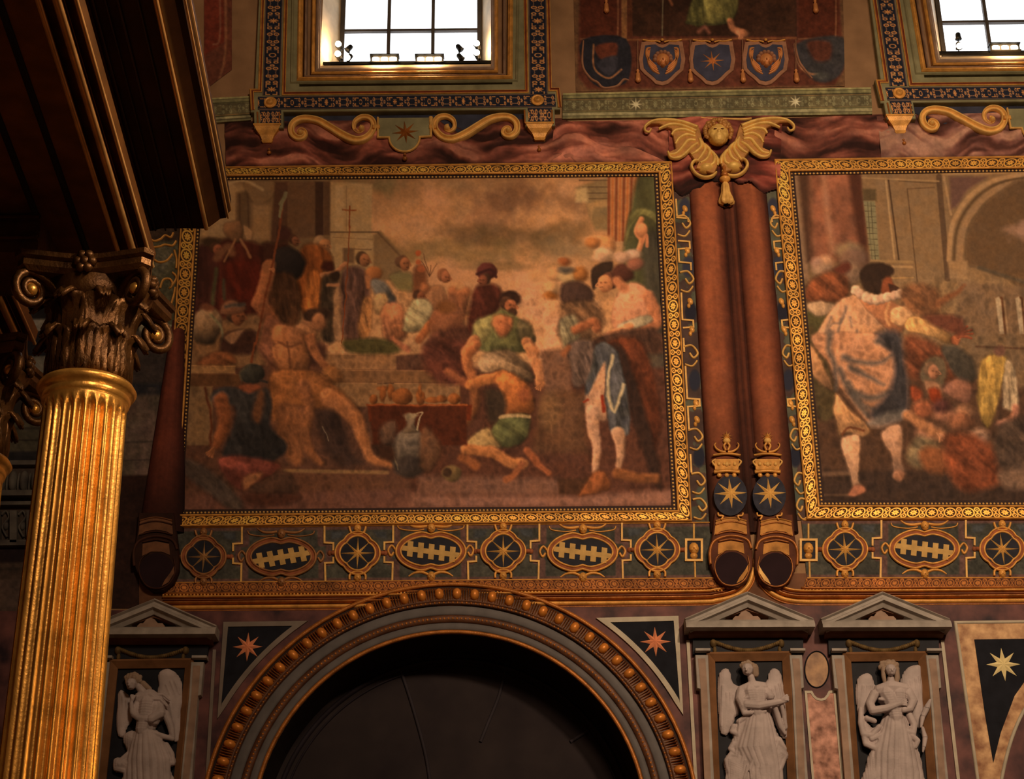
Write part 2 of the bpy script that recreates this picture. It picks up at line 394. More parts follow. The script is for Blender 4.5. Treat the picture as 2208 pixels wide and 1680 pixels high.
        me.polygons.foreach_set('use_smooth', [True]*len(F)); me.materials.append(mats or painted())
        o = bpy.data.objects.new(name, me); COL.objects.link(o)
        if parent is not None: o.parent = parent
        else: o.location = tuple(o_); o['_o'] = tuple(o_)
        return o

def dup(root, dx, dz, label=None, group=None, rot=None):
    def cp(o, par):
        c = o.copy(); COL.objects.link(c); c.parent = par
        for ch in o.children: cp(ch, c)
        return c
    r = cp(root, None); r.location = (root.location[0]+dx, root.location[1], root.location[2]+dz)
    if '_o' in r: r['_o'] = tuple(r.location)
    if label: r['label'] = label
    if group: r['group'] = group
    return r
def rect(x0, y0, x1, y1): return [(x0, y0), (x1, y0), (x1, y1), (x0, y1)]
# ================================================================== the wall itself
DXW, DZW = 10.013, .06
AX, AZ = -.886, 6.44
def arcpts(r, n=48, a0=0., a1=math.pi): return [(AX+r*math.cos(a0+(a1-a0)*i/n), AZ+r*math.sin(a0+(a1-a0)*i/n)) for i in range(n+1)]
wo = xz([(690, 143), (1064, 137)]); WXL, WXR, WZB = wo[0, 0], wo[1, 0], wo[:, 1].mean(); WZT = WZB+3.6
# wall pieces around the arch and window openings: outlines cut out of one sheet
def sheet(mb, outline, y, m=0):
    tris = tessellate_polygon([[Vector((x, z, 0)) for x, z in outline]])
    tt = []
    for t in tris:
        a, b, c = [outline[i] for i in t]; s = (b[0]-a[0])*(c[1]-a[1])-(c[0]-a[0])*(b[1]-a[1]); tt.append(t if s > 0 else t[::-1])
    mb.add([(x, y, z) for x, z in outline], tt, m, False)
XL, XR, ZT = -11., 14., 23.
ZS = W(1100, 1309)[2]
mb = MB()
for (a, b, c, d) in [(XL, WXL, WZB, WZT), (WXR, WXL+DXW, WZB, WZT), (WXR+DXW, XR, WZB, WZT), (XL, XR, WZT, ZT), (XL, XR, 10.2, WZB)]:
    v, f = box(a, b, WY+.004, WY+.5, c, d); mb.add(v, f, 0, False)
sheet(mb, [(XL, 0), (AX-2.6, 0)]+arcpts(2.6)[::-1]+[(AX+2.6, 0), (XR, 0), (XR, 10.2), (XL, 10.2)], WY+.004)
tag(mb.build('wall_back', [PLASTER]), 'ochre plaster wall of the church behind all the frescoes', None, None, 'structure')
# marble revetment of the lower zone, cut by the arch
mb = MB(); sa = math.asin((ZS-AZ)/3.3)
sheet(mb, [(XL, 0), (AX-3.3, 0)]+[(x, z) for x, z in arcpts(3.3, 40, math.pi, math.pi-sa)]+[(XL, ZS)], WY-.03)
sheet(mb, [(AX+3.3, 0), (XR, 0), (XR, ZS)]+[(x, z) for x, z in arcpts(3.3, 40, sa, 0)], WY-.03)
tag(mb.build('trim_1', [PURPLE]), 'purple veined marble revetment of the lower wall', None, None, 'structure')
v, f = box(XL, XR, -6, WY+2.5, -.2, 0); tag(MB().add(v, f, 0, False).build('floor', [mat('floor_marble', (.2, .13, .09), .3)]), 'marble floor of the transept', None, None, 'structure')
v, f = box(XL-.5, XL, -6, WY+2.5, 0, ZT); tag(MB().add(v, f, 0, False).build('wall_left', [PLASTER]), 'end wall behind the altar', None, None, 'structure')

# ================================================================== windows
GLASS = emis('daylight_pane', (.93, .96, 1.0), 2.6)
WOODW = mat('window_bars', (.10, .085, .075), .6)
JAMB = mat('jamb_marble', (.80, .62, .40), .5, 0, .3, 3)
def window(n, off):
    OFF[:] = off
    r = thing('window_%d' % n, 'tall clear window with dark glazing bars above the left fresco' if n == 1 else 'window with dark glazing bars cut by the top right corner', None, W(872, 143), None); r['kind'] = 'structure'
    Yg = WY+.62; a = P(741, 136, Yg)+OFF; b = P(1029, 136, Yg)+OFF; x0, x1 = a[0], b[0]; z0 = a[2]-.02; z1 = WZT+off[2]
    mb = MB()
    for (p, q, s_, t) in [(x0-.07, x0, z0, z1), (x1, x1+.07, z0, z1)]:
        v, f = box(p, q, Yg-.05, Yg+.05, s_, t); mb.add(v, f, 0, False)
    v, f = box(x0-.07, x1+.07, Yg-.05, Yg+.05, z0-.08, z0); mb.add(v, f, 0, False)
    mb.build('window_frame', [WOODW], r)
    c = (x1-x0)/3
    for k in (1, 2):
        v, f = box(x0+k*c-.028, x0+k*c+.028, Yg-.06, Yg+.03, z0, z1); MB().add(v, f, 0, False).build('glazing_bar', [WOODW], r)
    hz = P(872, 68, Yg)[2]+OFF[2]; k = 0
    while hz+k*.72 < z1:
        z = hz+k*.72
        v, f = box(x0, x1, Yg-.05, Yg+.03, z-.022, z+.022); MB().add(v, f, 0, False).build('glazing_bar', [WOODW], r); k += 1
    v, f = box(x0-.05, x1+.05, Yg+.02, Yg+.03, z0, z1); MB().add(v, f, 0, False).build('glass', [GLASS], r)
    # splayed marble jambs and sill
    X0, X1, Z0 = WXL+off[0], WXR+off[0], WZB+off[2]
    for (A, B) in ((X0, x0-.07), (X1, x1+.07)):
        MB().add([(A, WY, Z0), (A, WY, z1), (B, Yg, z1), (B, Yg, Z0)], [(0, 1, 2, 3)], 0, False).build('jamb', [JAMB], r)
    v, f = box(X0, X1, WY, Yg+.1, Z0-.06, Z0); MB().add(v, f, 0, False).build('sill', [JAMB], r)
    v = [(x0-.07, Yg, Z0), (x1+.07, Yg, Z0), (x1+.07, Yg, z0), (x0-.07, Yg, z0)]; MB().add(v, [(0, 1, 2, 3)], 0, False).build('sill_board', [WOODW], r)
    OFF[:] = 0
window(1, (0, 0, 0)); window(2, (DXW, 0, DZW))

# ---------------- blue and gold grotesque bands (painted gilding on blue)
def grot(p, u, v, w_, blue=(30, 40, 62), gold=(168, 104, 52), per=74.):
    """symmetrical scrollwork: u along the band in px, v across -1..1"""
    U = (u % per)/per*2-1; k = np.floor(u/per); a = np.abs(v); X = np.abs(U)
    g = np.zeros_like(u)
    def ringm(cx, cy, r, t): return np.clip(1.6-np.abs(np.hypot((X-cx)*per/w_/1.0-0, a-cy)-r)/t, 0, 1)
    asp = per/w_
    g = np.maximum(g, ringm(.78, .38, .26, .07)); g = np.maximum(g, ringm(.42, .42, .22, .07)); g = np.maximum(g, ringm(.60, .0, .2, .06))
    g = np.maximum(g, np.clip(1.5-np.abs(a-.62)/.05, 0, 1)*(X < .34)*(X > .12)); g = np.maximum(g, np.clip(1.5-np.abs(X-.30)*asp/.06, 0, 1)*(a < .62)*(a > .15))
    rr = np.hypot(U*asp, v); th = np.arctan2(v, U*asp); st = .30+.20*np.cos(8*th)
    g = np.maximum(g, np.clip((st+.12-rr)/.08, 0, 1)*((k % 2) == 0)); g = np.maximum(g, np.clip(1.4-np.abs(np.hypot(U*asp*.9, v)-.36)/.07, 0, 1)*((k % 2) == 1))
    g = np.maximum(g, np.clip(1.3-np.abs(a-(.2+.25*np.cos(X*7)))/.05, 0, 1)*(X > .5)*.7)
    p.c[:] = np.array(blue)*(1-g[..., None])+np.array(gold)*g[..., None]; p.g[:] = g*.7
    e = np.clip((np.abs(v)-.86)/.06, 0, 1)[..., None]
    p.c[:] = p.c*(1-e)+np.array((150, 92, 44))*e*.5+p.c*e*.5
    return p
def bandpaint(name, quad, par, d, vertical, per=74., step=1.3, mot=.12, **kw):
    p = Paint(quad, step, d)
    if vertical: grot(p, p.V, p.u*2-1, p.Lw/2, per=per, **kw)
    else: grot(p, p.U+per/2, p.v*2-1, p.Lh/2, per=per, **kw)
    p.mottle(mot, 9, 5); return p.build(name, par)
def surround(off, full, label, lab):
    OFF[:] = off; r = thing('window_surround', label, 'window surround', W(872, 200))
    TOP = -140
    d = .14
    mb = MB()  # stone casing
    tv = 1.2
    out = [(564, TOP), (549, 192), (537, 192), (540, 242), (547, 242), (548, 277), (611, 276), (611, 241), (1132, 236), (1133, 272), (1197, 271), (1196, 236), (1208, 236), (1201, 190), (1189, 190), (1181, TOP), (1106, TOP), (1104, 181), (645, 186), (656, TOP)]
    plate(mb, out, d, 0., 0, .015); mb.build('stone_casing', [STONE], r)
    # blue bands
    bandpaint('blue_band', [(577, TOP), (614, TOP), (604, 205), (566, 205)], r, d+.012, True)
    bandpaint('blue_band', [(1137, TOP), (1176, TOP), (1181, 203), (1142, 203)], r, d+.012, True)
    bandpaint('blue_band', [(556, 208), (1197, 202), (1199, 230), (556, 236)], r, d+.012, False)
    for (a, b) in ((560, 606), (1138, 1190)):
        bandpaint('blue_panel', [(a, 236 if a < 700 else 231), (b, 236 if a < 700 else 231), (b, 268 if a < 700 else 265), (a+2, 270 if a < 700 else 266)], r, d+.013, False, per=46)
    for pts in ([(571, TOP), (561, 196), (543, 196), (545, 238)], [(620, TOP), (612, 203), (1136, 198), (1131, TOP)], [(1179, TOP), (1186, 194), (1203, 194), (1207, 232)]):
        mb = MB(); sweep(mb, pts, [(-.03, 0), (-.03, .02), (-.018, .03), (-.006, .012), (.012, .012), (.02, .026), (.03, .02), (.03, 0)], False, 0, d, ms=[0, 0, 0, 1, 1, 0, 0]); mb.build('gold_moulding', [GOLD, REDLINE], r)
    for a, b, z in ((549, 609, 240), (1125, 1196, 236)):
        mb = MB(); sweep(mb, [(a+6, z+2), (a+7, z+30)], half(.03, .02), False, 0, d); sweep(mb, [(b-6, z+2), (b-6, z+30)], half(.03, .02), False, 0, d); mb.build('gold_moulding', [GOLDD], r)
    # inner frame mouldings around the opening
    for pts, wd, m_, hh in (([(636, TOP), (632, 188), (1113, 184), (1118, TOP)], .07, STONE, .17), ([(652, TOP), (648, 181), (1100, 177), (1102, TOP)], .085, GOLD, .19), ([(664, TOP), (660, 174), (1087, 170), (1087, TOP)], .04, TANM, .15), ([(680, TOP), (676, 165), (1070, 161), (1071, TOP)], .06, GOLD, .13), ([(690, TOP), (686, 156), (1064, 152), (1063, TOP)], .075, TANM, .10)):
        mb = MB(); w2 = wd/2; sweep(mb, pts, [(-w2, 0), (-w2, hh*.8), (-w2*.4, hh), (w2*.2, hh*.94), (w2*.5, hh*.8), (w2, hh*.7), (w2, 0)], False, 0, 0.); mb.build('frame_moulding', [m_], r)
    # round bosses, tapering corbels with bead drops
    for cx, cy in ((583, 222), (1159, 217)):
        mb = MB(); c = W(cx, cy, d+.01)
        lathe(mb, c, [(.10, 0), (.105, -.02), (.09, -.035), (.075, -.02), (.06, -.02), (.055, -.05), (.03, -.07), (.004, -.075)], 24, 0, 'y'); mb.build('boss', [GOLD], r)
    for xa, xb, yt, yb, cx in ((547, 611, 278, 320, 580), (1130, 1196, 275, 314, 1162)):
        mb = MB(); a = W((xa+xb)/2, yt, .0); hw = (xb-xa)/2*K; H = (yb-yt)*K; v = []
        for t, s_ in ((0, 1.0), (.1, 1.0), (.12, .93), (.35, .78), (.6, .52), (.85, .38), (.95, .40), (1.03, .30)):
            x0 = hw*s_; dd = d*s_*1.05+.02; z = a[2]-H*t
            v += [(a[0]-x0, WY, z), (a[0]-x0, WY-dd, z), (a[0]+x0, WY-dd, z), (a[0]+x0, WY, z)]
        mb.add(v, grid_f(8, 4), 0, False); mb.add(v[-4:], [(0, 1, 2, 3)], 0, False); mb.build('corbel', [GOLD], r)
        mb = MB(); ball(mb, W(cx+.5, yb+9, .06), .034, 0); ball(mb, W(cx, yb+2, .06), .02, 0); mb.build('bead_drop', [GOLDD], r)
    OFF[:] = 0
    return r
surround((0, 0, 0), True, 'grey stone and gilt surround with blue grotesque bands around the window above the left fresco', 'a')
surround((DXW, 0, DZW), False, 'grey stone and gilt surround with blue grotesque bands around the window cut off at the top right', 'b')

# dark blue ground behind the scrolls, scroll brackets and star plaques
def scrollwork(off, lab1, lab2, lab3):
    OFF[:] = off
    mir = lambda pts: [(2*872-x, y-(x-872)*-.02) for x, y in pts]
    cen = [(646, 291), (643, 286), (648, 281), (656, 284), (659, 293), (652, 301), (640, 301), (630, 291), (630, 275), (642, 263), (662, 260), (688, 266), (714, 281), (740, 297), (766, 307), (788, 303), (803, 288), (806, 270), (797, 258), (780, 256), (766, 265), (764, 279), (773, 287), (783, 283), (782, 275), (776, 273)]
    tp = [.35, .4, .5, .6, .75, .85, .95, 1, 1, 1, 1.05, 1.15, 1.2, 1.25, 1.2, 1.1, 1.0, .9, .85, .8, .7, .6, .5, .45, .4, .35]
    for k, (f_, lb) in enumerate(((lambda p: p, lab1), (mir, lab2))):
        if lb is None: continue
        q = f_(cen); p = catmull(q, False, 7); t2 = np.interp(np.linspace(0, 1, len(p)), np.linspace(0, 1, len(tp)), tp); c = W(q[14][0], q[14][1])
        r = thing('scroll_bracket', lb, 'scroll ornament', c, 'gilt scroll brackets under the windows')
        w_ = .10; mb = MB()
        prof = [(-w_/2, 0), (-w_/2, .085), (-w_*.36, .10), (-w_*.25, .085), (-w_*.2, .05), (0, .04), (w_*.2, .05), (w_*.25, .085), (w_*.36, .10), (w_/2, .085), (w_/2, 0)]
        sweep(mb, p, prof, False, 0, .02, smooth=True, taper=t2); mb.build('scroll_band', [GOLDL], r)
        for (x, y, s_) in ((q[2][0], q[2][1]+8, 1.), (q[-3][0]-(3 if k == 0 else -3), q[-3][1]-2, 1.1)):
            mb = MB(); blob(mb, x, y, 7*s_, 7*s_, .11, 0, .02); mb.build('volute_eye', [GOLDL], r)
        e = 811 if k == 0 else 933; mb = MB(); plate(mb, rect(min(e, e)-8, 268, e+8, 276), .1, .0, 0, .01); mb.build('clasp', [GOLD], r)
    r = thing('star_plaque', lab3, 'plaque', W(872, 290))
    sh = [(815, 254), (929, 253), (929, 295), (905, 296)]+[(872+33*math.cos(a), 297+31*math.sin(a)) for a in np.linspace(.05, math.pi-.05, 14)]+[(839, 297), (815, 297)]
    mb = MB(); plate(mb, sh, .07, 0, 0, .01); mb.build('ground', [STONE], r)
    mb = MB(); sweep(mb, [sh[0]]+sh[::-1][:-1]+[sh[1]], half(.035, .035), False, 0, .065); mb.build('gilt_rim', [GOLDL], r)
    mb = MB(); star(mb, 874, 285, 31, 10, .05, .07, 0, 8, .1); mb.build('star', [GOLDD], r)
    mb = MB(); ball(mb, W(873, 342, .06), .04); ball(mb, W(873, 333, .06), .025); mb.build('bead_drop', [GOLDD], r)
    OFF[:] = 0
scrollwork((0, 0, 0), 'gilt S-scroll left of the star plaque under the larger window', 'gilt S-scroll right of the star plaque under the larger window', 'grey plaque with a gilt eight-pointed star hanging below the window above the left fresco')
scrollwork((DXW, 0, DZW), 'gilt S-scroll under the window cut off at the top right corner', None, 'grey plaque below the window at the right edge of the photo')
for off, lb in (((0, 0, 0), 'dark blue ground behind the gilt scrolls under the larger window'), ((DXW, 0, DZW), 'worn blue ground behind the gilt scroll under the top right window')):
    OFF[:] = off; mb = MB(); plate(mb, [(612, 242), (1131, 237), (1131, 262), (1040, 290), (700, 296), (612, 262)], .012, 0); tag(mb.build('painted_ground', [mat('worn_blue', C(44, 52, 66), .8, 0, .4, 3, color2=C(30, 34, 44) if not off[0] else C(96, 92, 84))]), lb, 'painted ground'); OFF[:] = 0

# ---------------- floodlights on the window ledges
LAMPFACE = emis('halogen_face', (1, .86, .6), 14)
def lamp_l(name, loc, power, size, rot, par):
    l = bpy.data.lights.new(name, 'AREA'); l.size = size; l.energy = power; l.color = (1, .66, .32); o = bpy.data.objects.new(name, l); COL.objects.link(o)
    o.parent = par; o.location = Vector(loc)-Vector(par['_o']); o.rotation_euler = rot; return o
def flood(cx, cy, label, off=(0, 0, 0), wpx=66):
    OFF[:] = off; Yf = WY+.05; c = P(cx, cy, Yf)+OFF; r = thing('floodlight', label, 'floodlight', c, 'floodlights on the window ledges')
    w_ = wpx*K/2; mb = MB()
    v, f = box(c[0]-w_, c[0]+w_, Yf, Yf+.12, c[2]-.055, c[2]+.075); mb.add(v, f, 0, False)
    v, f = box(c[0]-w_-.01, c[0]+w_+.01, Yf-.04, Yf+.1, c[2]+.068, c[2]+.085); mb.add(v, f, 0, False)
    v, f = box(c[0]-w_-.01, c[0]+w_+.01, Yf-.03, Yf+.1, c[2]-.07, c[2]-.05); mb.add(v, f, 0, False)
    mb.build('housing', [IRON], r)
    for k in (-1, 0, 1):
        x = c[0]+k*w_*.62; mb = MB(); pts = [(x+(.058)*sx*(1 if abs(sz) < .9 else .8), Yf-.012, c[2]+.04*sz) for sx, sz in ((-1, -.6), (-.7, -1), (.7, -1), (1, -.6), (1, .6), (.7, 1), (-.7, 1), (-1, .6))]
        pts += [(x+(a[0]-x)*1.0, Yf, a[2]) for a in pts]; fs = [tuple(range(8))]+[(i, (i+1) % 8, 8+(i+1) % 8, 8+i) for i in range(8)]
        mb.add(pts, fs, 0, False); mb.build('lamp_lens', [LAMPFACE], r)
    lamp_l('floodlight_beam', (c[0], Yf-.10, c[2]-.02), 14, w_*1.6, (math.radians(48), 0, 0), r)
    OFF[:] = 0; return r
flood(829, 128, 'triple floodlight on the ledge of the larger window, the left one'); flood(926, 128, 'triple floodlight on the ledge of the larger window, the right one')
flood(2167, 103, 'triple floodlight on the ledge of the window at the top right', wpx=70)
def spotlamp(cx, cy, label, tilt, lit, s=1.):
    Yf = WY+.25; c = P(cx, cy, Yf); r = thing('spot_lamp', label, 'spot lamp', c, 'small spot lamps at the window sides')
    mb = MB(); R = Matrix.Rotation(tilt, 4, 'Y')
    pr = [(.03*s, .06*s), (.042*s, .04*s), (.046*s, -.03*s), (.055*s, -.06*s)]
    b = MB(); lathe(b, (0, 0, 0), pr, 14); v = np.array([R@Vector(p) for p in b.v[0]])+c; mb.add(v, b.f, 0, True); mb.build('can', [IRON], r)
    if lit:
        lamp_l('spot_beam', (c[0], c[1]-.12, c[2]+.02), 3.5, .1, (math.radians(90), 0, math.radians(90 if cx < 872 or 2000 < cx < 2080 else -90)), r)
        b = MB(); ball(b, (0, -.05, -.045*s), .052*s); v = np.array([R@Vector(p) for p in b.v[0]])+c; MB().add(v, b.f, 0, True).build('bulb', [LAMPFACE], r)
    b = MB(); tube(b, [c+np.array([0, .03, -.0]), c+np.array([0, .04, -.16])], .01, 6); b.build('bracket', [IRON], r)
for x, y, lb, t, li in ((733, 103, 'lit spot lamp at the left window jamb, upper outer one', 2.6, 1), (732, 124, 'lit spot lamp at the left window jamb, lower outer one', 2.6, 1), (753, 104, 'dark spot lamp tilted against the pane near the left jamb, upper one', .7, 0), (753, 124, 'spot lamp tilted against the pane near the left jamb, lower one', .7, 1),
                        (990, 103, 'dark spot lamp near the right side of the larger window, upper one', -.6, 0), (992, 123, 'dark spot lamp near the right side of the larger window, lower one', -.6, 0), (1030, 102, 'bright spot lamp close against the right window jamb, upper one', 2.8, 1), (1030, 122, 'bright spot lamp close against the right window jamb, lower one', 2.8, 1),
                        (2066, 78, 'dark spot lamp in the top right window, upper one', 0., 0), (2067, 98, 'spot lamp in the top right window, lower one', 0., 1)): spotlamp(x, y, lb, t, li)
for n, (a, b, y0, y1, lb) in enumerate(((688, 1064, 136, 141, 'thin dark lamp rail across the foot of the larger window'), (2008, 2208+60, 113, 111, 'thin dark lamp rail across the foot of the top right window'))):
    p, q = P(a, y0+2, WY+.12), P(b, y1+1, WY+.12); v, f = box(p[0], q[0], WY+.09, WY+.14, p[2]-.03, p[2]+.02); tag(MB().add(v, f, 0, False).build('lamp_rail', [IRON]), lb, 'rail')

# ================================================================== upper wall between the windows
# stone frieze with faint scrollwork and a moth-wing motif
def stonefrieze(quad, label, sx=()):
    p = Paint(quad, 1.5, .05); p.fill((96, 82, 48)); v = p.v; u = p.U
    for a, b, c in ((0, .06, (120, 104, 62)), (.06, .1, (70, 58, 34)), (.1, .2, (104, 90, 54)), (.2, .24, (66, 54, 32)), (.74, .78, (72, 60, 34)), (.78, .88, (124, 108, 72)), (.88, .92, (80, 66, 40)), (.92, 1.01, (104, 90, 56))):
        k = (v >= a) & (v < b); p.c[k] = c
    pv = np.clip((v-.24)/.5, 0, 1)*2-1; k = (v >= .26) & (v < .73)
    q = Paint(quad, 1.5, .05); grot(q, u+20, pv, 17, blue=(84, 68, 42), gold=(116, 104, 70), per=88); p.c[k] = q.c[k]*.8+p.c[k]*.2
    for x in sx:
        y0 = p.y[p.v > .47].min() if 0 else None
        yy = np.interp(x, (quad[0][0], quad[1][0]), ((quad[0][1]+quad[3][1])/2-1, (quad[1][1]+quad[2][1])/2-1))
        p.ell(x, yy, 13, 13, (84, 68, 42), 2)
        for i in range(8): a = i*math.pi/4; p.line([(x, yy), (x+14*math.cos(a), yy+13*math.sin(a))], 4.5, (168, 150, 112), .8, w2=.4)
    p.mottle(.25, 14, 8)
    g = thing('stone_frieze', label, 'frieze', W(*np.mean(quad, 0)))
    p.build('carved_face', g); mb = MB(); plate(mb, quad, .048, 0.); mb.build('slab', [STONE], g); return p
stonefrieze([(1214, 201), (1878, 188), (1881, 246), (1213, 256)], 'long grey-green stone frieze with pale stars between the two windows', (1371, 1715))
stonefrieze([(440, 212), (538, 207), (541, 259), (440, 266)], 'short grey-green stone frieze at the left of the larger window')
stonefrieze([(2300, 180), (2320, 180), (2320, 240), (2300, 240)], 'end piece of stone frieze beyond the right edge') if 0 else None
# ================================================================== left fresco
def T(ox, oy, s): return lambda *p: [(ox+a/s, oy+b/s) for a, b in p]
A1 = T(380, 360, 4.089); A2 = T(380, 740, 4.089); A3 = T(900, 360, 3.807); A4 = T(900, 740, 3.807)
SK = (142, 88, 54); SKD = (98, 56, 34); DK = (44, 24, 18)
def head(p, x, y, r, skin=SK, hair=(44, 26, 18), face=1, rot=0., beard=False):
    """small painted head; face = side it looks to"""
    hair = tuple(.6*a+.4*b for a, b in zip(hair, (92, 58, 38))); p.ell(x-face*r*.22, y-r*.22, r*.80, r*.84, hair, 2.2, lit=.3); p.ell(x+face*r*.20, y+r*.10, r*.66, r*.84, skin, 1.8, rot, lit=.28)
    p.ell(x+face*r*.55, y+r*.02, r*.12, r*.10, tuple(c*.6 for c in skin), 1.6, a=.8); p.ell(x+face*r*.15, y+r*.0, r*.12, r*.09, tuple(c*.6 for c in skin), 1.6, a=.8)
    p.line([(x+face*r*.4, y+r*.5), (x+face*r*.65, y+r*.48)], 1.4, tuple(c*.5 for c in skin), .8)
    p.line([(x+face*r*.85, y), (x+face*r*1.02, y+r*.3), (x+face*r*.85, y+r*.35)], 2.2, skin, .8)
    if beard: p.ell(x+face*r*.35, y+r*.8, r*.55, r*.5, tuple(c*.9 for c in hair), 2)
def fingers(p, x, y, ang, L, c, n=4, sp=.28, w_=3):
    for i in range(n):
        a = ang+(i-(n-1)/2)*sp; p.line([(x, y), (x+L*.55*math.cos(a), y+L*.55*math.sin(a)), (x+L*(1-.08*abs(i-1))*math.cos(a+.12), y+L*math.sin(a+.12))], w_, c, .8, lit=.25)
p = Paint([(430, 384), (1413, 381), (1453, 1096), (385, 1105)], 1.8, .012)
p.fill((116, 82, 52))
# sky
p.poly([(700, 370), (1430, 370), (1430, 800), (700, 800)], (130, 92, 62), 2, smooth=False)
n = fbm(p.x, p.y*2.2, 120, 5); k = (p.x > 700) & (p.y < 780)
n = np.clip((n-.5)*.9+.62-.25*np.clip((440-p.y)/60, 0, 1), 0, 1); p.c[k] = (np.array((112, 80, 50))*(1-n[..., None])+np.array((174, 124, 82))*n[..., None])[k]
for cx, cy, rx, ry, c, a, sd in ((800, 400, 100, 22, (92, 80, 50), .8, 1), (1120, 430, 130, 52, (86, 58, 40), .85, 2), (1040, 500, 150, 30, (80, 60, 38), .75, 3), (1000, 545, 170, 30, (96, 78, 46), .7, 4), (1180, 510, 120, 30, (76, 60, 36), .7, 14),
        (935, 432, 45, 38, (154, 108, 78), .8, 5), (1215, 408, 36, 20, (148, 106, 72), .8, 6), (905, 480, 70, 30, (146, 104, 72), .6, 7), (1240, 540, 90, 30, (104, 88, 62), .6, 8), (1130, 640, 130, 60, (160, 112, 82), .7, 9), (1190, 720, 60, 80, (160, 112, 84), .75, 10), (980, 590, 120, 30, (150, 104, 74), .6, 11), (1040, 470, 60, 22, (124, 84, 58), .6, 12), (1090, 575, 110, 12, (88, 70, 42), .6, 13), (960, 400, 60, 18, (120, 94, 64), .5, 15), (1260, 430, 60, 30, (110, 84, 56), .5, 16)):
    p.cloud(cx, cy, rx, ry, tuple(v*(1.12 if c[0] > 120 else 1.06) for v in c), a*.85, sd, 40)
# architecture behind on the left
p.poly([(380, 370), (714, 370), (714, 640), (380, 640)], (104, 78, 50), 2, smooth=False)
p.poly(A1((230, 420), (460, 130), (700, 190), (640, 240), (540, 250), (530, 620), (200, 620)), (136, 106, 70), 5, smooth=False)
p.poly(A1((530, 230), (670, 190), (670, 560), (530, 560)), (92, 68, 44), 4, smooth=False); p.poly(A1((600, 130), (870, 130), (850, 260), (700, 330)), (112, 84, 54), 6)
p.poly(A1((670, 330), (830, 330), (830, 650), (670, 640)), (128, 96, 62), 6, smooth=False); p.line(A1((560, 240), (560, 600)), 3, (74, 52, 34), 2); p.line(A1((630, 240), (640, 600)), 3, (76, 54, 36), 2)
p.line(A1((450, 150), (600, 120), (760, 200)), 5, (150, 122, 84), 3)
p.poly(A1((870, 130), (990, 130), (985, 700), (830, 700)), (78, 50, 34), 3, smooth=False); p.poly(A1((985, 130), (1230, 130), (1225, 620), (985, 640)), (92, 64, 42), 3, smooth=False)
p.poly(A1((1225, 130), (1300, 130), (1300, 600), (1225, 620)), (60, 38, 26), 2, smooth=False); p.poly(A1((1300, 130), (1360, 130), (1355, 600), (1300, 600)), (82, 56, 36), 2, smooth=False)
p.poly(A1((1360, 130), (1730, 150), (1720, 580), (1760, 600), (1735, 900), (1360, 1000)), (142, 112, 74), 3, smooth=False); p.poly(A1((1400, 160), (1475, 160), (1475, 560), (1400, 560)), (152, 122, 84), 2, smooth=False, a=.7)
p.line(A1((1360, 575), (1780, 575)), 3.2, (88, 66, 42), 1.2); p.line(A1((1500, 170), (1500, 560)), 2, (120, 94, 62), 1); p.poly(A1((1740, 600), (1800, 560), (1990, 760), (1990, 1000), (1740, 1000)), (112, 86, 56), 3, smooth=False)
p.line(A1((1780, 580), (1980, 790)), 4, (90, 66, 44), 2); p.line(A1((1480, 720), (1720, 730)), 2, (94, 70, 46), 1); p.poly(A1((1470, 720), (1570, 720), (1570, 850), (1470, 850)), (98, 72, 48), 3, smooth=False); p.line(A1((1380, 620), (1740, 640)), 1.5, (116, 88, 58), 1)
# right: temple corner, striped column, green curtain
p.poly(A3((1300, 170), (1560, 80), (1570, 520), (1460, 520), (1410, 400), (1380, 240)), (112, 90, 58), 4, smooth=False)
for y in (110, 165, 215, 260): p.line(A3((1330+(y-110)*.5, y), (1560, y)), 2.2, (80, 60, 38), 1.2)
p.poly(A3((1300, 190), (1390, 160), (1400, 290), (1300, 290)), (150, 124, 84), 4, smooth=False)
p.poly(A3((1390, 300), (1560, 265), (1560, 330), (1450, 330), (1430, 420)), (136, 104, 66), 3, smooth=False)
for i, x in enumerate(range(1565, 1815, 31)): p.line(A3((x+8, 80), (x+6-i*2, 600)), 6, (150, 84, 42) if i % 2 else (112, 56, 30), 2, smooth=False)
p.poly(A3((1810, 80), (1960, 80), (2050, 1400), (2030, 1523), (1890, 1523), (1700, 800), (1730, 500)), (66, 66, 38), 6, fold=(1.45, 26, .5)); p.poly(A3((1730, 420), (1800, 340), (1950, 370), (1990, 520), (1930, 440), (1850, 400), (1790, 440), (1740, 560), (1700, 640)), (96, 92, 50), 4, fold=(2.3, 12, .5), lit=.2)
p.poly(A3((1880, 560), (1990, 600), (2040, 1500), (1960, 1500), (1850, 800)), (50, 48, 38), 8, fold=(1.5, 18, .7)); p.poly(A4((1850, 0), (2040, 0), (2110, 1280), (2040, 1300), (1900, 700)), (58, 50, 40), 6, fold=(1.45, 24, .6))
p.line(A3((1840, 430), (1800, 530), (1840, 600), (1820, 680)), 12, (158, 98, 62), 2, lit=.3); p.ell(*A3((1845, 520))[0], 12, 16, (168, 106, 68), 2, lit=.3); p.line(A3((1845, 620), (1880, 560), (1885, 650)), 7, (150, 92, 60), 1.5)
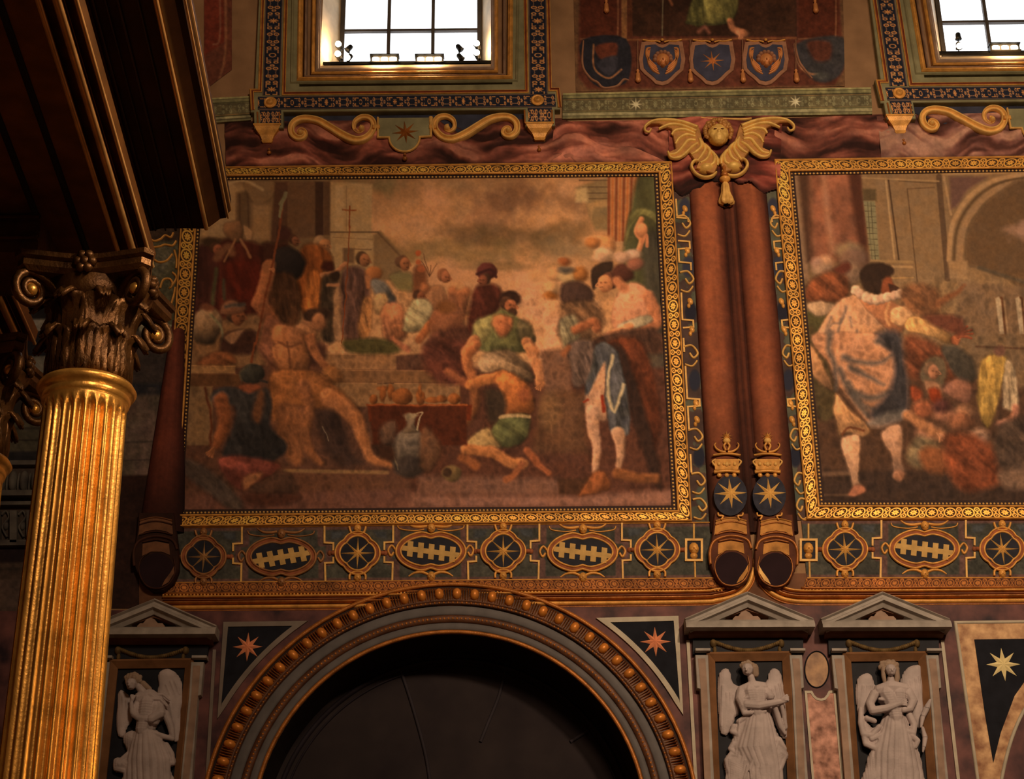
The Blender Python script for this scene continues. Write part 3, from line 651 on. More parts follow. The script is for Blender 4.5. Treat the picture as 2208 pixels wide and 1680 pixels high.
# floor, steps
p.poly(A2((60, 250), (2208, 90), (2300, 500), (2300, 1600), (60, 1600)), (82, 52, 38), 3, smooth=False); p.poly(A4((-50, 200), (2140, 200), (2140, 1360), (-50, 1360)), (74, 42, 30), 5, smooth=False)
for y0, y1, x0, x1, c in ((95, 235, 1290, 1940, (126, 88, 56)), (235, 350, 1310, 2400, (108, 74, 46)), (350, 560, 1350, 2500, (116, 84, 54)), (195, 270, 110, 520, (132, 96, 60)), (370, 900, 90, 320, (108, 82, 54)), (270, 380, 110, 560, (84, 54, 32))):
    p.poly(A2((x0, y0), (x1, y0+8), (x1, y1), (x0, y1)), c, 2, smooth=False); p.line(A2((x0, y0+3), (x1, y0+9)), 1.6, tuple(v*1.22 for v in c), 1)
p.poly(A2((940, 1110), (1870, 1130), (1830, 1290), (1060, 1310)), (86, 54, 38), 3, smooth=False); p.line(A2((960, 1125), (1860, 1140)), 8, (112, 82, 52), 2)
p.poly(A2((60, 1330), (2208, 1290), (2208, 1470), (60, 1490)), (92, 58, 46), 6, smooth=False); p.poly(A4((-60, 1240), (1300, 1250), (2100, 1200), (2100, 1340), (-60, 1355)), (112, 76, 62), 8, smooth=False); p.poly(A4((0, 1080), (1150, 1110), (1200, 1250), (0, 1250)), (98, 66, 52), 8, smooth=False)
p.poly(A4((1150, 1110), (1400, 1110), (1380, 1240), (1160, 1240)), (66, 40, 26), 3, smooth=False); p.poly(A4((1010, 60), (1260, 40), (1260, 420), (1040, 420)), (98, 66, 48), 5, smooth=False); p.poly(A4((1000, 420), (1380, 400), (1400, 900), (940, 900)), (78, 50, 32), 9, smooth=False)
p.ell(*A4((1200, 620))[0], 34, 60, (88, 58, 38), 10); p.ell(*A4((1090, 560))[0], 24, 40, (100, 70, 44), 8)
# robed group, upper left
p.warp(3.2, 20, 5)
p.poly(A1((230, 700), (420, 640), (560, 640), (760, 690), (840, 760), (820, 1240), (700, 1300), (160, 1300), (190, 760)), (70, 28, 20), 6, fold=(1.5, 18, .5)); p.poly(A1((190, 740), (330, 720), (370, 900), (330, 1250), (160, 1300)), (66, 32, 26), 5, fold=(1.5, 16, .5))
p.poly(A1((440, 850), (720, 820), (740, 1100), (560, 1200), (460, 1050)), (84, 26, 16), 8, fold=(1.2, 12, .5)); p.line(A1((350, 900), (330, 1060), (320, 1200)), 9, (70, 64, 40), 3); p.line(A1((420, 1000), (430, 1160)), 6, (66, 62, 44), 3)
p.poly(A1((430, 500), (560, 470), (590, 560), (570, 660), (500, 660), (430, 590)), (112, 76, 48), 3, lit=.3); p.poly(A1((590, 510), (680, 560), (660, 640), (610, 640)), (140, 104, 70), 3); p.line(A1((570, 640), (650, 790)), 6, (128, 84, 54), 2)
p.ell(*A1((310, 660))[0], 20, 9, (58, 40, 24), 3); head(p, *A1((350, 720))[0], 14, (120, 66, 42)); p.line(A1((360, 800), (450, 700), (490, 760)), 16, (108, 66, 42), 4); p.line(A1((420, 830), (520, 640)), 5, (128, 84, 52), 2)
p.poly(A1((900, 520), (1000, 540), (1010, 640), (900, 640)), (64, 34, 28), 4); head(p, *A1((1040, 650))[0], 13, (110, 66, 44)); p.poly(A1((760, 720), (860, 680), (1000, 720), (960, 1300), (800, 1240)), (62, 32, 22), 6)
head(p, *A1((1290, 690))[0], 19, (148, 94, 54), (150, 118, 80), 1, beard=True)
p.poly(A1((1100, 720), (1230, 680), (1360, 760), (1380, 900), (1290, 960), (1280, 1290), (1120, 1290), (1060, 1000)), (120, 62, 26), 5, fold=(1.45, 12, .6), lit=.2); p.poly(A1((1160, 960), (1270, 940), (1250, 1260), (1130, 1280)), (140, 78, 34), 5, fold=(1.5, 9, .6)); p.poly(A1((1300, 840), (1380, 840), (1380, 920), (1290, 900)), (60, 24, 16), 4)
p.line(A1((1290, 960), (1400, 930), (1490, 860)), 11, (146, 94, 60), 2, lit=.2); p.poly(A1((860, 760), (960, 700), (1100, 760), (1140, 880), (1080, 980), (920, 960), (850, 880)), (38, 32, 30), 4, lit=.3); p.poly(A1((840, 960), (1060, 980), (1090, 1340), (960, 1440), (840, 1300)), (66, 40, 24), 6, fold=(1.5, 10, .6))
p.poly(A1((1290, 1000), (1440, 1010), (1420, 1500), (1280, 1500)), (62, 48, 34), 5, fold=(1.5, 9, .6)); p.poly(A1((1400, 1090), (1480, 1080), (1480, 1500), (1380, 1480)), (138, 100, 68), 4)
head(p, *A1((1650, 820))[0], 17, (128, 80, 50), (52, 40, 24)); p.poly(A1((1480, 900), (1640, 890), (1720, 1050), (1640, 1480), (1480, 1500), (1450, 1100)), (84, 56, 46), 5, fold=(1.5, 9, .6)); p.ell(*A1((1400, 960))[0], 11, 11, (44, 30, 20), 3); p.line(A1((1430, 1040), (1340, 1040)), 7, (140, 92, 60), 2)
p.line(A1((1530, 340), (1510, 880), (1460, 1560)), 2.2, (112, 50, 22), .9); p.line(A1((1465, 378), (1585, 382)), 3, (120, 58, 24), .9, smooth=False); p.line(A1((1530, 345), (1527, 420)), 3.4, (120, 58, 24), .9, smooth=False)
# kneeling pages on the steps
p.ell(*A1((1740, 940))[0], 18, 15, (142, 84, 44), 3, lit=.3); p.line(A1((1690, 980), (1700, 1050)), 12, (150, 92, 56), 3); p.poly(A1((1720, 1010), (1830, 1010), (1940, 1200), (1860, 1260), (1790, 1180)), (92, 94, 96), 4, fold=(.9, 9, .4), lit=.3); p.poly(A1((1760, 1120), (1850, 1120), (1870, 1210), (1800, 1300), (1740, 1240)), (148, 112, 72), 4, lit=.3)
p.poly(A1((1820, 1230), (1990, 1220), (2030, 1500), (1840, 1520)), (138, 84, 54), 5, fold=(1.3, 12, .5), lit=.3); p.line(A1((1900, 1510), (2040, 1610)), 13, (142, 84, 56), 3); p.poly(A1((1640, 1180), (1730, 1170), (1700, 1500), (1600, 1480)), (134, 88, 50), 4, fold=(1.3, 8, .6)); p.poly(A1((1500, 1520), (1850, 1520), (1960, 1636), (1540, 1640)), (68, 62, 32), 5)
head(p, *A1((2000, 850))[0], 17, (130, 78, 48), (76, 52, 36)); p.poly(A1((1880, 960), (2060, 930), (2100, 1080), (1960, 1080)), (104, 92, 56), 5); p.poly(A1((2100, 900), (2200, 900), (2200, 1200), (2100, 1200)), (104, 60, 36), 5)
for x, y, r, c in ((2130, 760, 6, (150, 70, 36)), (2140, 840, 6, (150, 74, 40)), (2160, 900, 8, (140, 72, 40))): p.ell(*A1((x, y))[0], r, r, c, 2)
head(p, *A3((220, 900))[0], 15, (138, 80, 50), (134, 78, 46)); p.poly(A3((80, 1000), (200, 980), (240, 1120), (160, 1180), (60, 1100)), (128, 84, 54), 4, lit=.2); head(p, *A3((20, 1060))[0], 14, (112, 60, 36)); p.poly(A3((-40, 1100), (80, 1090), (130, 1200), (60, 1330), (-120, 1340)), (146, 130, 94), 4, fold=(.6, 9, .4), lit=.3)
for x, y in ((290, 1030), (350, 1050), (400, 1030), (60, 1000)): p.ell(*A3((x, y))[0], 10, 11, (136, 80, 48), 4, lit=.3)
for a_ in ((60, 850, -20), (100, 880, 10), (110, 870, 50), (60, 780, -10)): p.line(A3((100, 900), (a_[0]+a_[2], a_[1]-70)), 1.6, (96, 62, 40), .8)
p.poly(A3((240, 1060), (420, 1060), (400, 1240), (260, 1250)), (110, 66, 42), 7, fold=(1.3, 10, .6)); p.line(A3((10, 1420), (120, 1280), (180, 1200)), 18, (136, 76, 42), 3, lit=.3); p.poly(A3((130, 1180), (320, 1160), (380, 1290), (300, 1500), (120, 1520), (100, 1330)), (112, 66, 42), 6, lit=.3); p.ell(*A3((240, 1150))[0], 20, 14, (104, 62, 32), 5)
p.poly(A3((120, 1380), (420, 1300), (480, 1523), (100, 1523)), (82, 46, 34), 7, fold=(1.2, 14, .6)); p.poly(A4((60, 0), (380, 0), (420, 300), (200, 330), (60, 200)), (76, 38, 28), 8, fold=(.7, 16, .6)); p.line(A4((250, 230), (400, 330)), 16, (124, 68, 42), 4, lit=.3)
# red-capped man
p.poly(A3((480, 980), (620, 960), (690, 1020), (680, 1140), (620, 1240), (420, 1360), (440, 1120)), (78, 34, 24), 5, fold=(1.2, 14, .5), lit=.3); p.ell(*A3((570, 860))[0], 22, 19, (82, 36, 30), 2, lit=.35); head(p, *A3((550, 925))[0], 14, (112, 60, 40), (50, 28, 22), -1); p.line(A3((490, 880), (600, 840), (650, 900)), 6, (58, 26, 24), 2)
# porter in a green shirt, with sack
p.ell(*A3((760, 1080))[0], 24, 17, (48, 28, 20), 3); head(p, *A3((750, 1140))[0], 19, (136, 76, 46), (50, 30, 20), 1, beard=True)
p.poly(A3((640, 1200), (700, 1170), (850, 1260), (960, 1400), (900, 1523), (560, 1523), (460, 1420), (480, 1290)), (86, 84, 48), 4, fold=(1.3, 14, .5), lit=.3); p.poly(A3((480, 1260), (620, 1230), (620, 1330), (520, 1460), (440, 1480)), (130, 118, 70), 5, fold=(1.1, 9, .3), lit=.2); p.poly(A3((640, 1220), (780, 1240), (760, 1360), (680, 1400), (620, 1300)), (152, 86, 52), 5, lit=.3)
p.poly(A3((820, 1270), (930, 1300), (960, 1430), (850, 1440)), (80, 68, 44), 5, lit=.3)
p.line(A3((470, 1420), (400, 1523)), 24, SK, 3, lit=.3); p.line(A4((480, 20), (400, 130), (450, 270)), 22, (146, 84, 48), 3, lit=.3); p.line(A3((900, 1440), (960, 1523)), 24, SK, 3, lit=.3); p.line(A4((920, 40), (990, 200), (1010, 330)), 21, (156, 98, 60), 3, lit=.3); fingers(p, *A4((1010, 330))[0], 1.9, 16, SK)
p.poly(A4((500, 130), (600, 70), (740, 55), (860, 130), (960, 260), (900, 330), (700, 230), (520, 240)), (118, 92, 66), 5, fold=(.5, 14, .6), lit=.4)
# kneeling porter
p.line(A4((440, 340), (560, 300), (700, 270)), 24, (150, 88, 46), 3, lit=.25); p.poly(A4((640, 270), (760, 240), (900, 330), (960, 470), (940, 580), (720, 590), (680, 420)), (148, 82, 40), 4, lit=.35); p.line(A4((470, 380), (470, 520), (400, 640)), 20, (110, 64, 36), 5, lit=.3)
p.poly(A4((560, 380), (700, 400), (720, 560), (600, 660), (560, 500)), (50, 38, 28), 6); p.ell(*A4((880, 420))[0], 14, 16, (120, 62, 34), 5); p.poly(A4((670, 620), (780, 585), (900, 580), (930, 640), (880, 800), (700, 860), (590, 760)), (74, 76, 44), 4, fold=(.6, 12, .5), lit=.3)
p.line(A4((680, 615), (770, 590), (920, 600)), 7, (142, 116, 78), 2); p.poly(A4((560, 690), (640, 780), (680, 860), (560, 870), (420, 900), (360, 860), (400, 800)), (140, 112, 70), 4, lit=.3); p.line(A4((400, 870), (620, 900), (760, 980), (860, 990)), 24, (140, 86, 48), 3, lit=.3); p.line(A4((370, 940), (480, 1000)), 20, (118, 66, 36), 4)
p.line(A4((900, 880), (980, 980), (1080, 1070)), 17, (124, 66, 38), 3, w2=12, lit=.3); p.line(A4((860, 990), (780, 1090), (720, 1120)), 14, (122, 68, 40), 3); p.ell(*A4((280, 1070))[0], 20, 17, (94, 74, 44), 3, lit=.3); p.ell(*A4((245, 1060))[0], 9, 10, (56, 38, 26), 2)
# young spearless soldier with blue sash
p.poly(A3((1430, 850), (1500, 790), (1600, 780), (1580, 870), (1490, 960), (1450, 1000)), (48, 34, 26), 3, lit=.2); head(p, *A3((1560, 950))[0], 23, (164, 102, 62), (84, 46, 34), -1); p.poly(A3((1590, 850), (1680, 790), (1770, 850), (1760, 930), (1650, 940)), (72, 38, 28), 4, lit=.3)
p.poly(A3((1640, 1050), (1740, 960), (1840, 960), (1930, 1080), (1990, 1300), (1900, 1390), (1700, 1380), (1590, 1300), (1600, 1160)), (168, 110, 78), 4, lit=.3); p.line(A3((1700, 1000), (1640, 940)), 20, (150, 92, 60), 4); p.line(A3((1890, 1060), (1970, 1250), (1890, 1300)), 26, (140, 84, 54), 4, lit=.3)
p.poly(A3((1650, 1290), (1880, 1220), (1920, 1280), (1700, 1350)), (150, 138, 112), 3, lit=.3); p.line(A3((1740, 1310), (1580, 1380)), 17, (164, 104, 68), 3, lit=.25); fingers(p, *A3((1580, 1380))[0], 2.7, 24, (170, 112, 74), 4, .34, 4.5)
p.poly(A3((1500, 1380), (1950, 1330), (2030, 1523), (1450, 1523)), (60, 38, 28), 6, fold=(1.2, 12, .6)); p.line(A3((1440, 1240), (1500, 1330)), 6, (150, 108, 56), 2)
p.poly(A4((1560, 0), (1850, 0), (2000, 600), (1940, 900), (1830, 640), (1700, 300)), (78, 36, 20), 6, fold=(1.15, 16, .5), lit=.2); p.poly(A4((1580, 40), (1700, 60), (1850, 500), (2010, 1120), (1940, 1130), (1700, 420)), (44, 28, 22), 5)
p.poly(A4((1450, 60), (1560, 60), (1540, 420), (1560, 620), (1500, 640), (1380, 560), (1380, 420)), (150, 108, 80), 4, fold=(1.4, 12, .35), lit=.2); p.poly(A4((1460, 20), (1620, 40), (1700, 300), (1750, 700), (1660, 760), (1580, 700), (1540, 400), (1540, 150), (1400, 420), (1380, 300)), (66, 78, 88), 3, fold=(1.35, 11, .7)); p.line(A4((1600, 100), (1560, 380), (1620, 560), (1690, 340)), 7, (150, 134, 106), 2.5)
p.line(A4((1520, 440), (1530, 560)), 7, (120, 36, 18), 2); p.line(A4((1370, 480), (1400, 460)), 5, (120, 40, 20), 2)
p.line(A4((1440, 560), (1440, 700), (1470, 860), (1460, 1060)), 31, (150, 110, 84), 3, w2=12, lit=.3); p.line(A4((1650, 740), (1670, 880), (1650, 1040)), 30, (140, 102, 76), 3, w2=10, lit=.3)
p.poly(A4((1440, 1070), (1540, 1060), (1580, 1190), (1420, 1240), (1320, 1250)), (122, 66, 34), 4, lit=.3); p.line(A4((1640, 1070), (1780, 1100), (1960, 1110)), 22, (104, 60, 32), 4, lit=.3)
# plumes and helmeted companions
for x, y, rx, ry, c in ((1480, 600, 26, 13, (160, 112, 72)), (1560, 640, 18, 20, (158, 104, 62)), (1440, 620, 15, 12, (150, 92, 48)), (1530, 720, 22, 15, (170, 130, 94)), (1500, 750, 16, 8, (160, 120, 90)), (1770, 720, 18, 12, (162, 128, 104)), (1680, 740, 18, 12, (150, 112, 86)), (1790, 800, 18, 14, (120, 72, 54)), (1130, 880, 18, 16, (158, 110, 70)), (1240, 900, 24, 14, (148, 116, 76)), (1100, 1000, 20, 15, (160, 118, 78)), (1340, 880, 16, 16, (134, 80, 36)), (1210, 780, 13, 9, (128, 68, 34)), (1100, 1060, 15, 7, (130, 72, 26)), (1220, 850, 16, 6, (72, 66, 58))):
    p.ell(*A3((x, y))[0], rx, ry, c, 4, lit=.3); p.ell(*A3((x-20, y-15))[0], rx*.6, ry*.55, tuple(v*1.12 for v in c), 3, a=.7)
p.poly(A3((1190, 960), (1330, 940), (1440, 1010), (1420, 1120), (1200, 1120)), (62, 42, 34), 4, lit=.2); p.poly(A3((1180, 1120), (1400, 1100), (1520, 1180), (1480, 1400), (1180, 1420), (1160, 1240)), (92, 64, 42), 6, fold=(.9, 12, .7)); p.poly(A3((1170, 1260), (1300, 1220), (1330, 1420), (1200, 1480)), (106, 96, 72), 5, fold=(1.2, 9, .6), lit=.2); p.line(A3((1300, 1340), (1440, 1280), (1470, 1330)), 20, (124, 70, 42), 4, lit=.3)
p.poly(A4((1250, 0), (1440, 0), (1400, 300), (1290, 360), (1260, 200)), (90, 72, 64), 5, fold=(1.2, 10, .7)); p.line(A4((1200, 90), (1240, 40)), 12, (120, 68, 40), 4)
# lower left soldiers
p.ell(*A1((270, 1400))[0], 32, 42, (118, 92, 66), 3, .25, lit=.55, ang=-2.0); p.line(A1((300, 1300), (400, 1420), (400, 1600)), 5, (112, 104, 74), 2); p.ell(*A1((270, 1240))[0], 14, 8, (104, 60, 40), 3)
p.poly(A1((420, 1480), (590, 1440), (700, 1460), (690, 1640), (400, 1640)), (58, 34, 26), 5); head(p, *A1((530, 1320))[0], 22, (116, 66, 40), (56, 40, 30), 1); p.poly(A1((380, 1290), (420, 1190), (520, 1180), (620, 1240), (560, 1290), (440, 1310)), (112, 72, 50), 4, lit=.25); p.line(A1((440, 1230), (600, 1210)), 7, (74, 66, 60), 3); p.poly(A1((420, 1500), (600, 1430), (500, 1560)), (128, 90, 62), 3)
p.poly(A2((190, 190), (260, 110), (380, 70), (480, 90), (520, 180)), (122, 70, 40), 4, fold=(.5, 10, .4), lit=.2)
# seated man with raised arm
p.line(A1((820, 870), (800, 980), (740, 1200)), 28, (136, 80, 48), 3, w2=34, lit=.3); p.ell(*A1((810, 880))[0], 12, 14, (140, 84, 50), 2); p.line(A1((740, 1200), (820, 1320), (900, 1420)), 34, (124, 72, 44), 4, w2=28, lit=.3)
p.poly(A1((800, 1300), (960, 1400), (1090, 1500), (1140, 1636), (760, 1636), (740, 1500)), (108, 64, 44), 6, lit=.25); p.ell(*A1((1220, 1370))[0], 25, 23, (142, 92, 60), 4, lit=.3); p.ell(*A1((1290, 1300))[0], 22, 12, (52, 34, 24), 4); p.poly(A1((1040, 1430), (1120, 1380), (1240, 1480), (1120, 1560)), (146, 96, 62), 4, lit=.2)
p.poly(A2((760, 0), (1280, 0), (1290, 160), (1220, 260), (900, 280), (780, 160)), (110, 66, 46), 7, lit=.2, fold=(.8, 14, .4)); p.poly(A2((1150, 20), (1300, 40), (1280, 180), (1160, 180)), (62, 36, 28), 7)
p.poly(A1((860, 1400), (960, 1380), (1100, 1440), (1180, 1500), (1150, 1620), (1080, 1636), (900, 1630), (840, 1520)), (142, 88, 54), 5, lit=.35); p.poly(A2((860, 10), (1120, 10), (1180, 120), (1140, 240), (960, 260), (860, 160)), (136, 84, 50), 5, lit=.35)
p.line(A2((980, -20), (1000, 120), (1010, 230)), 3, (92, 54, 34), 2.5); p.line(A1((900, 1540), (1000, 1580), (1100, 1550)), 4, (98, 58, 36), 3); p.line(A2((1180, -40), (1230, 90), (1300, 190), (1370, 270)), 21, (134, 80, 48), 3, w2=13, lit=.35); p.ell(*A1((1210, 1310))[0], 22, 14, (62, 40, 28), 3); p.ell(*A1((1250, 1360))[0], 14, 18, (148, 94, 60), 2.5, lit=.3)
p.ell(*A2((1380, 280))[0], 24, 18, (124, 78, 42), 4, .4, lit=.3); fingers(p, *A2((1330, 280))[0], 2.7, 16, (124, 78, 42), 3); p.poly(A2((850, 250), (1250, 260), (1450, 420), (1600, 560), (1620, 700), (1300, 600), (1000, 560), (860, 700), (830, 500)), (134, 80, 42), 6, fold=(.5, 18, .35), lit=.25)
p.line(A2((1350, 480), (1560, 640), (1640, 820), (1720, 1010), (1900, 1070)), 40, (140, 86, 50), 4, w2=14, lit=.3); p.line(A2((1120, 380), (1180, 560), (1140, 760), (1180, 960), (1280, 1060)), 30, (122, 74, 44), 4, w2=13, lit=.35); p.poly(A2((880, 560), (1080, 560), (1130, 700), (1120, 1040), (1000, 1040), (900, 800)), (112, 68, 40), 7, fold=(1.3, 16, .6)); p.poly(A2((1230, 600), (1430, 620), (1560, 960), (1650, 1060), (1460, 1090), (1300, 900)), (52, 36, 30), 7, fold=(1.1, 14, .5)); p.line(A2((1290, 740), (1340, 860)), 2, (108, 96, 80), 1)
p.line(A1((960, 230), (930, 330)), 8, (104, 96, 66), 1.5, w2=9); p.line(A1((965, 225), (860, 800), (700, 1560)), 5, (108, 54, 30), 1.2, smooth=False); p.line(A1((965, 225), (915, 440)), 5.5, (106, 98, 68), 1.2, smooth=False); p.line(A2((690, 0), (665, 160)), 5, (110, 54, 28), 1.2, smooth=False); fingers(p, *A1((830, 900))[0], .2, 9, (148, 90, 56), 3, .3, 4)
# soldier from behind, blue tunic
p.ell(*A2((670, 270))[0], 26, 22, (52, 54, 50), 2, lit=.4); p.line(A2((740, 330), (800, 345)), 5, (46, 42, 40), 1.5); p.line(A2((580, 330), (560, 260), (640, 190)), 4, (74, 66, 50), 2); p.poly(A2((560, 370), (700, 360), (760, 420), (700, 480), (570, 430)), (120, 62, 38), 4)
p.poly(A2((330, 420), (480, 380), (640, 440), (790, 400), (840, 520), (830, 720), (950, 860), (960, 960), (800, 1060), (420, 1010), (500, 760), (520, 560), (330, 520)), (52, 54, 58), 4, fold=(1.2, 16, .5), lit=.25); p.poly(A2((720, 420), (780, 460), (740, 700), (660, 640)), (92, 56, 34), 6); p.line(A2((400, 500), (430, 700), (350, 900)), 34, (118, 66, 38), 4, w2=20, lit=.3); fingers(p, *A2((330, 920))[0], 2.0, 22, (122, 74, 46), 4, .25, 5)
p.line(A2((250, 400), (310, 640), (300, 900)), 5, (88, 44, 26), 2); p.poly(A2((370, 1020), (560, 990), (900, 1060), (880, 1140), (700, 1240), (600, 1310), (440, 1200)), (104, 50, 40), 5, fold=(.4, 16, .5), lit=.2); p.poly(A2((600, 1180), (760, 1140), (700, 1240), (600, 1300)), (126, 80, 50), 5); p.poly(A2((700, 1240), (960, 1130), (1070, 1290), (980, 1340), (680, 1320)), (72, 48, 36), 6, lit=.2)
p.poly(A2((70, 1020), (200, 1060), (460, 1260), (600, 1450), (460, 1460), (260, 1300), (80, 1160)), (66, 56, 50), 6, fold=(.7, 10, .4)); p.poly(A2((600, 1330), (1080, 1340), (1000, 1410), (680, 1440)), (66, 36, 26), 6)
# table of vessels, silver jug
p.poly(A2((1680, 545), (2208, 545), (2208, 560), (2600, 545), (2600, 680), (1700, 690)), (96, 36, 16), 2, smooth=False); p.poly(A2((1700, 560), (2560, 560), (2560, 900), (1740, 900)), (72, 30, 16), 3, smooth=False); p.line(A2((1680, 548), (2560, 545)), 3.6, (130, 64, 30), 1.2, smooth=False)
for x, y, rx, ry in ((1740, 500, 9, 11), (1820, 400, 14, 6), (1820, 450, 7, 18), (1890, 430, 7, 18), (1990, 470, 22, 19), (2150, 480, 10, 16), (2150, 420, 4, 14), (2260, 500, 18, 7), (2340, 490, 14, 8), (2450, 490, 14, 12)): p.ell(*A2((x, y))[0], rx, ry, (120, 66, 30), 1.6, lit=.4)
p.line(A2((1770, 355), (1920, 355)), 2, (80, 54, 34), 1)
p.ell(*A2((2060, 960))[0], 42, 50, (86, 76, 66), 3, lit=.55, ang=-1.9); p.ell(*A2((2060, 1090))[0], 34, 24, (54, 46, 42), 4, lit=.3); p.poly(A2((2020, 650), (2110, 650), (2100, 720), (2140, 790), (1990, 790), (2030, 720)), (104, 86, 68), 3, lit=.3); p.ell(*A2((2070, 640))[0], 15, 6, (124, 108, 84), 2); p.line(A2((2120, 620), (2170, 610), (2140, 690), (2120, 770)), 2.4, (146, 128, 100), 1)
p.line(A2((1930, 700), (1900, 900), (1960, 1120)), 2, (120, 108, 84), 1.2, a=.7); p.poly(A2((1800, 740), (1930, 690), (1920, 900), (1810, 900)), (84, 60, 46), 6, lit=.3); p.poly(A2((1740, 900), (1910, 920), (1920, 1040), (1800, 1010)), (52, 30, 20), 6)
p.line(A4((0, 720), (20, 640), (40, 570)), 2, (140, 124, 96), 1); p.poly(A4((40, 700), (150, 760), (190, 900), (100, 1060), (20, 1000)), (92, 60, 40), 6, lit=.3)
p.c[:] = p.c*.86+np.array((112, 70, 42))*.14; p.c[:] *= np.array([1.05, .97, .88]); p.still(); p.brush(600, .15, 15, 7); p.mottle(.09, 9, 21, .06)
p.build('fresco'); fr1 = bpy.data.objects['fresco']; tag(fr1, 'large faded fresco of soldiers and porters round a table of vessels under a cloudy sky', 'fresco')

# ================================================================== right fresco
B5 = T(1680, 350, 4.182); B6 = T(1680, 720, 4.0)
p = Paint([(1708, 373), (2240, 367), (2240, 1087), (1773, 1087)], 1.8, .012); p.fill((92, 70, 46))
p.poly(B5((100, 90), (210, 90), (270, 1060), (180, 1060)), (110, 84, 60), 3, smooth=False); p.poly(B5((170, 90), (280, 90), (330, 900), (250, 900)), (66, 42, 28), 5, smooth=False)
p.poly(B5((270, 90), (720, 90), (800, 900), (300, 900)), (108, 64, 44), 9, smooth=False)
n = fbm(p.x, p.y, 26, 77); k = (p.x > 1745) & (p.x < 1868) & (p.y < 570); p.c[k] = p.c[k]*(.72+.62*n[..., None][k])
p.line(B5((400, 120), (440, 500), (480, 800)), 14, (136, 92, 66), 6, a=.8); p.poly(B5((620, 90), (740, 90), (810, 900), (740, 900)), (66, 34, 22), 6, smooth=False)
p.poly(B5((740, 90), (2208, 90), (2208, 1673), (830, 1673), (800, 700)), (106, 82, 54), 3, smooth=False)
p.poly(B5((750, 240), (870, 240), (880, 350), (760, 350)), (72, 58, 36), 3, smooth=False)
p.poly(B5((760, 350), (865, 350), (905, 880), (830, 880)), (104, 100, 72), 2, smooth=False)
for x in (795, 825): p.line(B5((x, 355), (x+42, 880)), 1, (60, 54, 36), .6, smooth=False)
for y in range(390, 880, 50): p.line(B5((765+(y-350)*.1, y), (865+(y-350)*.06, y+5)), 1, (60, 54, 36), .6, smooth=False)
for q, c, w_ in (([(985, 150), (1080, 880)], (58, 40, 24), 3), ([(960, 150), (1040, 870)], (132, 104, 68), 4), ([(1155, 240), (1245, 1070)], (66, 46, 28), 1.6), ([(1155, 240), (1400, 225)], (74, 52, 32), 1.4), ([(1440, 130), (1520, 1050)], (76, 56, 38), 12), ([(1485, 130), (1550, 470)], (126, 98, 66), 5), ([(750, 140), (1440, 170)], (124, 98, 64), 3), ([(1080, 170), (1440, 190)], (72, 54, 34), 1.4), ([(1480, 105), (2208, 88)], (128, 98, 62), 6), ([(830, 890), (1200, 900)], (120, 94, 60), 6), ([(1020, 940), (1200, 945)], (128, 100, 66), 5), ([(1000, 1045), (1210, 1040)], (130, 98, 58), 3)):
    p.line(B5(*q), w_, c, 1.2, smooth=False)
p.poly(B5((1535, 130), (1880, 130), (1700, 250), (1600, 400), (1550, 420)), (84, 58, 48), 4, smooth=False)
arc = [(1530, 880), (1550, 620), (1620, 440), (1760, 270), (1950, 160), (2208, 110)]
p.line(B5(*arc), 10, (130, 100, 66), 2); p.line(B5(*[(x+45, y+25) for x, y in arc]), 6, (78, 58, 36), 2); p.line(B5(*[(x+95, y+50) for x, y in arc]), 13, (118, 90, 60), 2)
p.poly(B5((1680, 880), (1700, 620), (1800, 440), (1960, 290), (2250, 200), (2250, 1100), (2050, 1040), (1800, 950), (1720, 930)), (82, 60, 38), 5); p.cloud(2200, 500, 40, 26, (130, 100, 84), .8, 4, 30)
p.poly(B5((1520, 890), (1700, 890), (1700, 1050), (1540, 1050)), (122, 94, 62), 3, smooth=False); p.line(B5((1800, 950), (2208, 1080)), 8, (72, 60, 44), 3); p.poly(B5((1640, 1080), (2250, 1130), (2250, 1673), (1560, 1673)), (94, 72, 50), 6, smooth=False)
for x in (1970, 2150):
    p.line(B5((x+30, 1230), (x+60, 1560)), 9, (76, 46, 26), 1.5, smooth=False); p.poly(B5((x-20, 1230), (x+10, 1210), (x+30, 1240), (x+60, 1550), (x+20, 1550)), (132, 116, 92), 1.5, smooth=False); p.line(B5((x+60, 1250), (x+95, 1560)), 3, (120, 94, 66), 1.5, smooth=False)
p.poly(B6((1550, 0), (2208, 0), (2208, 300), (1500, 350)), (90, 70, 48), 8, smooth=False); p.line(B6((1700, 110), (2208, 130)), 4, (70, 48, 32), 2)
p.poly(B6((250, 300), (1300, 300), (2250, 500), (2250, 1500), (370, 1500)), (66, 44, 30), 9, smooth=False); p.poly(B6((350, 1180), (2208, 1180), (2208, 1460), (370, 1460)), (50, 36, 28), 5, smooth=False); p.line(B6((350, 1210), (640, 1200)), 10, (82, 60, 44), 3); p.line(B6((370, 1390), (620, 1390)), 5, (76, 56, 42), 2)
p.poly(B5((230, 1350), (500, 1300), (480, 1673), (240, 1673)), (64, 58, 30), 6); p.poly(B6((250, 0), (330, 0), (480, 480), (480, 700), (330, 700)), (64, 52, 30), 6)
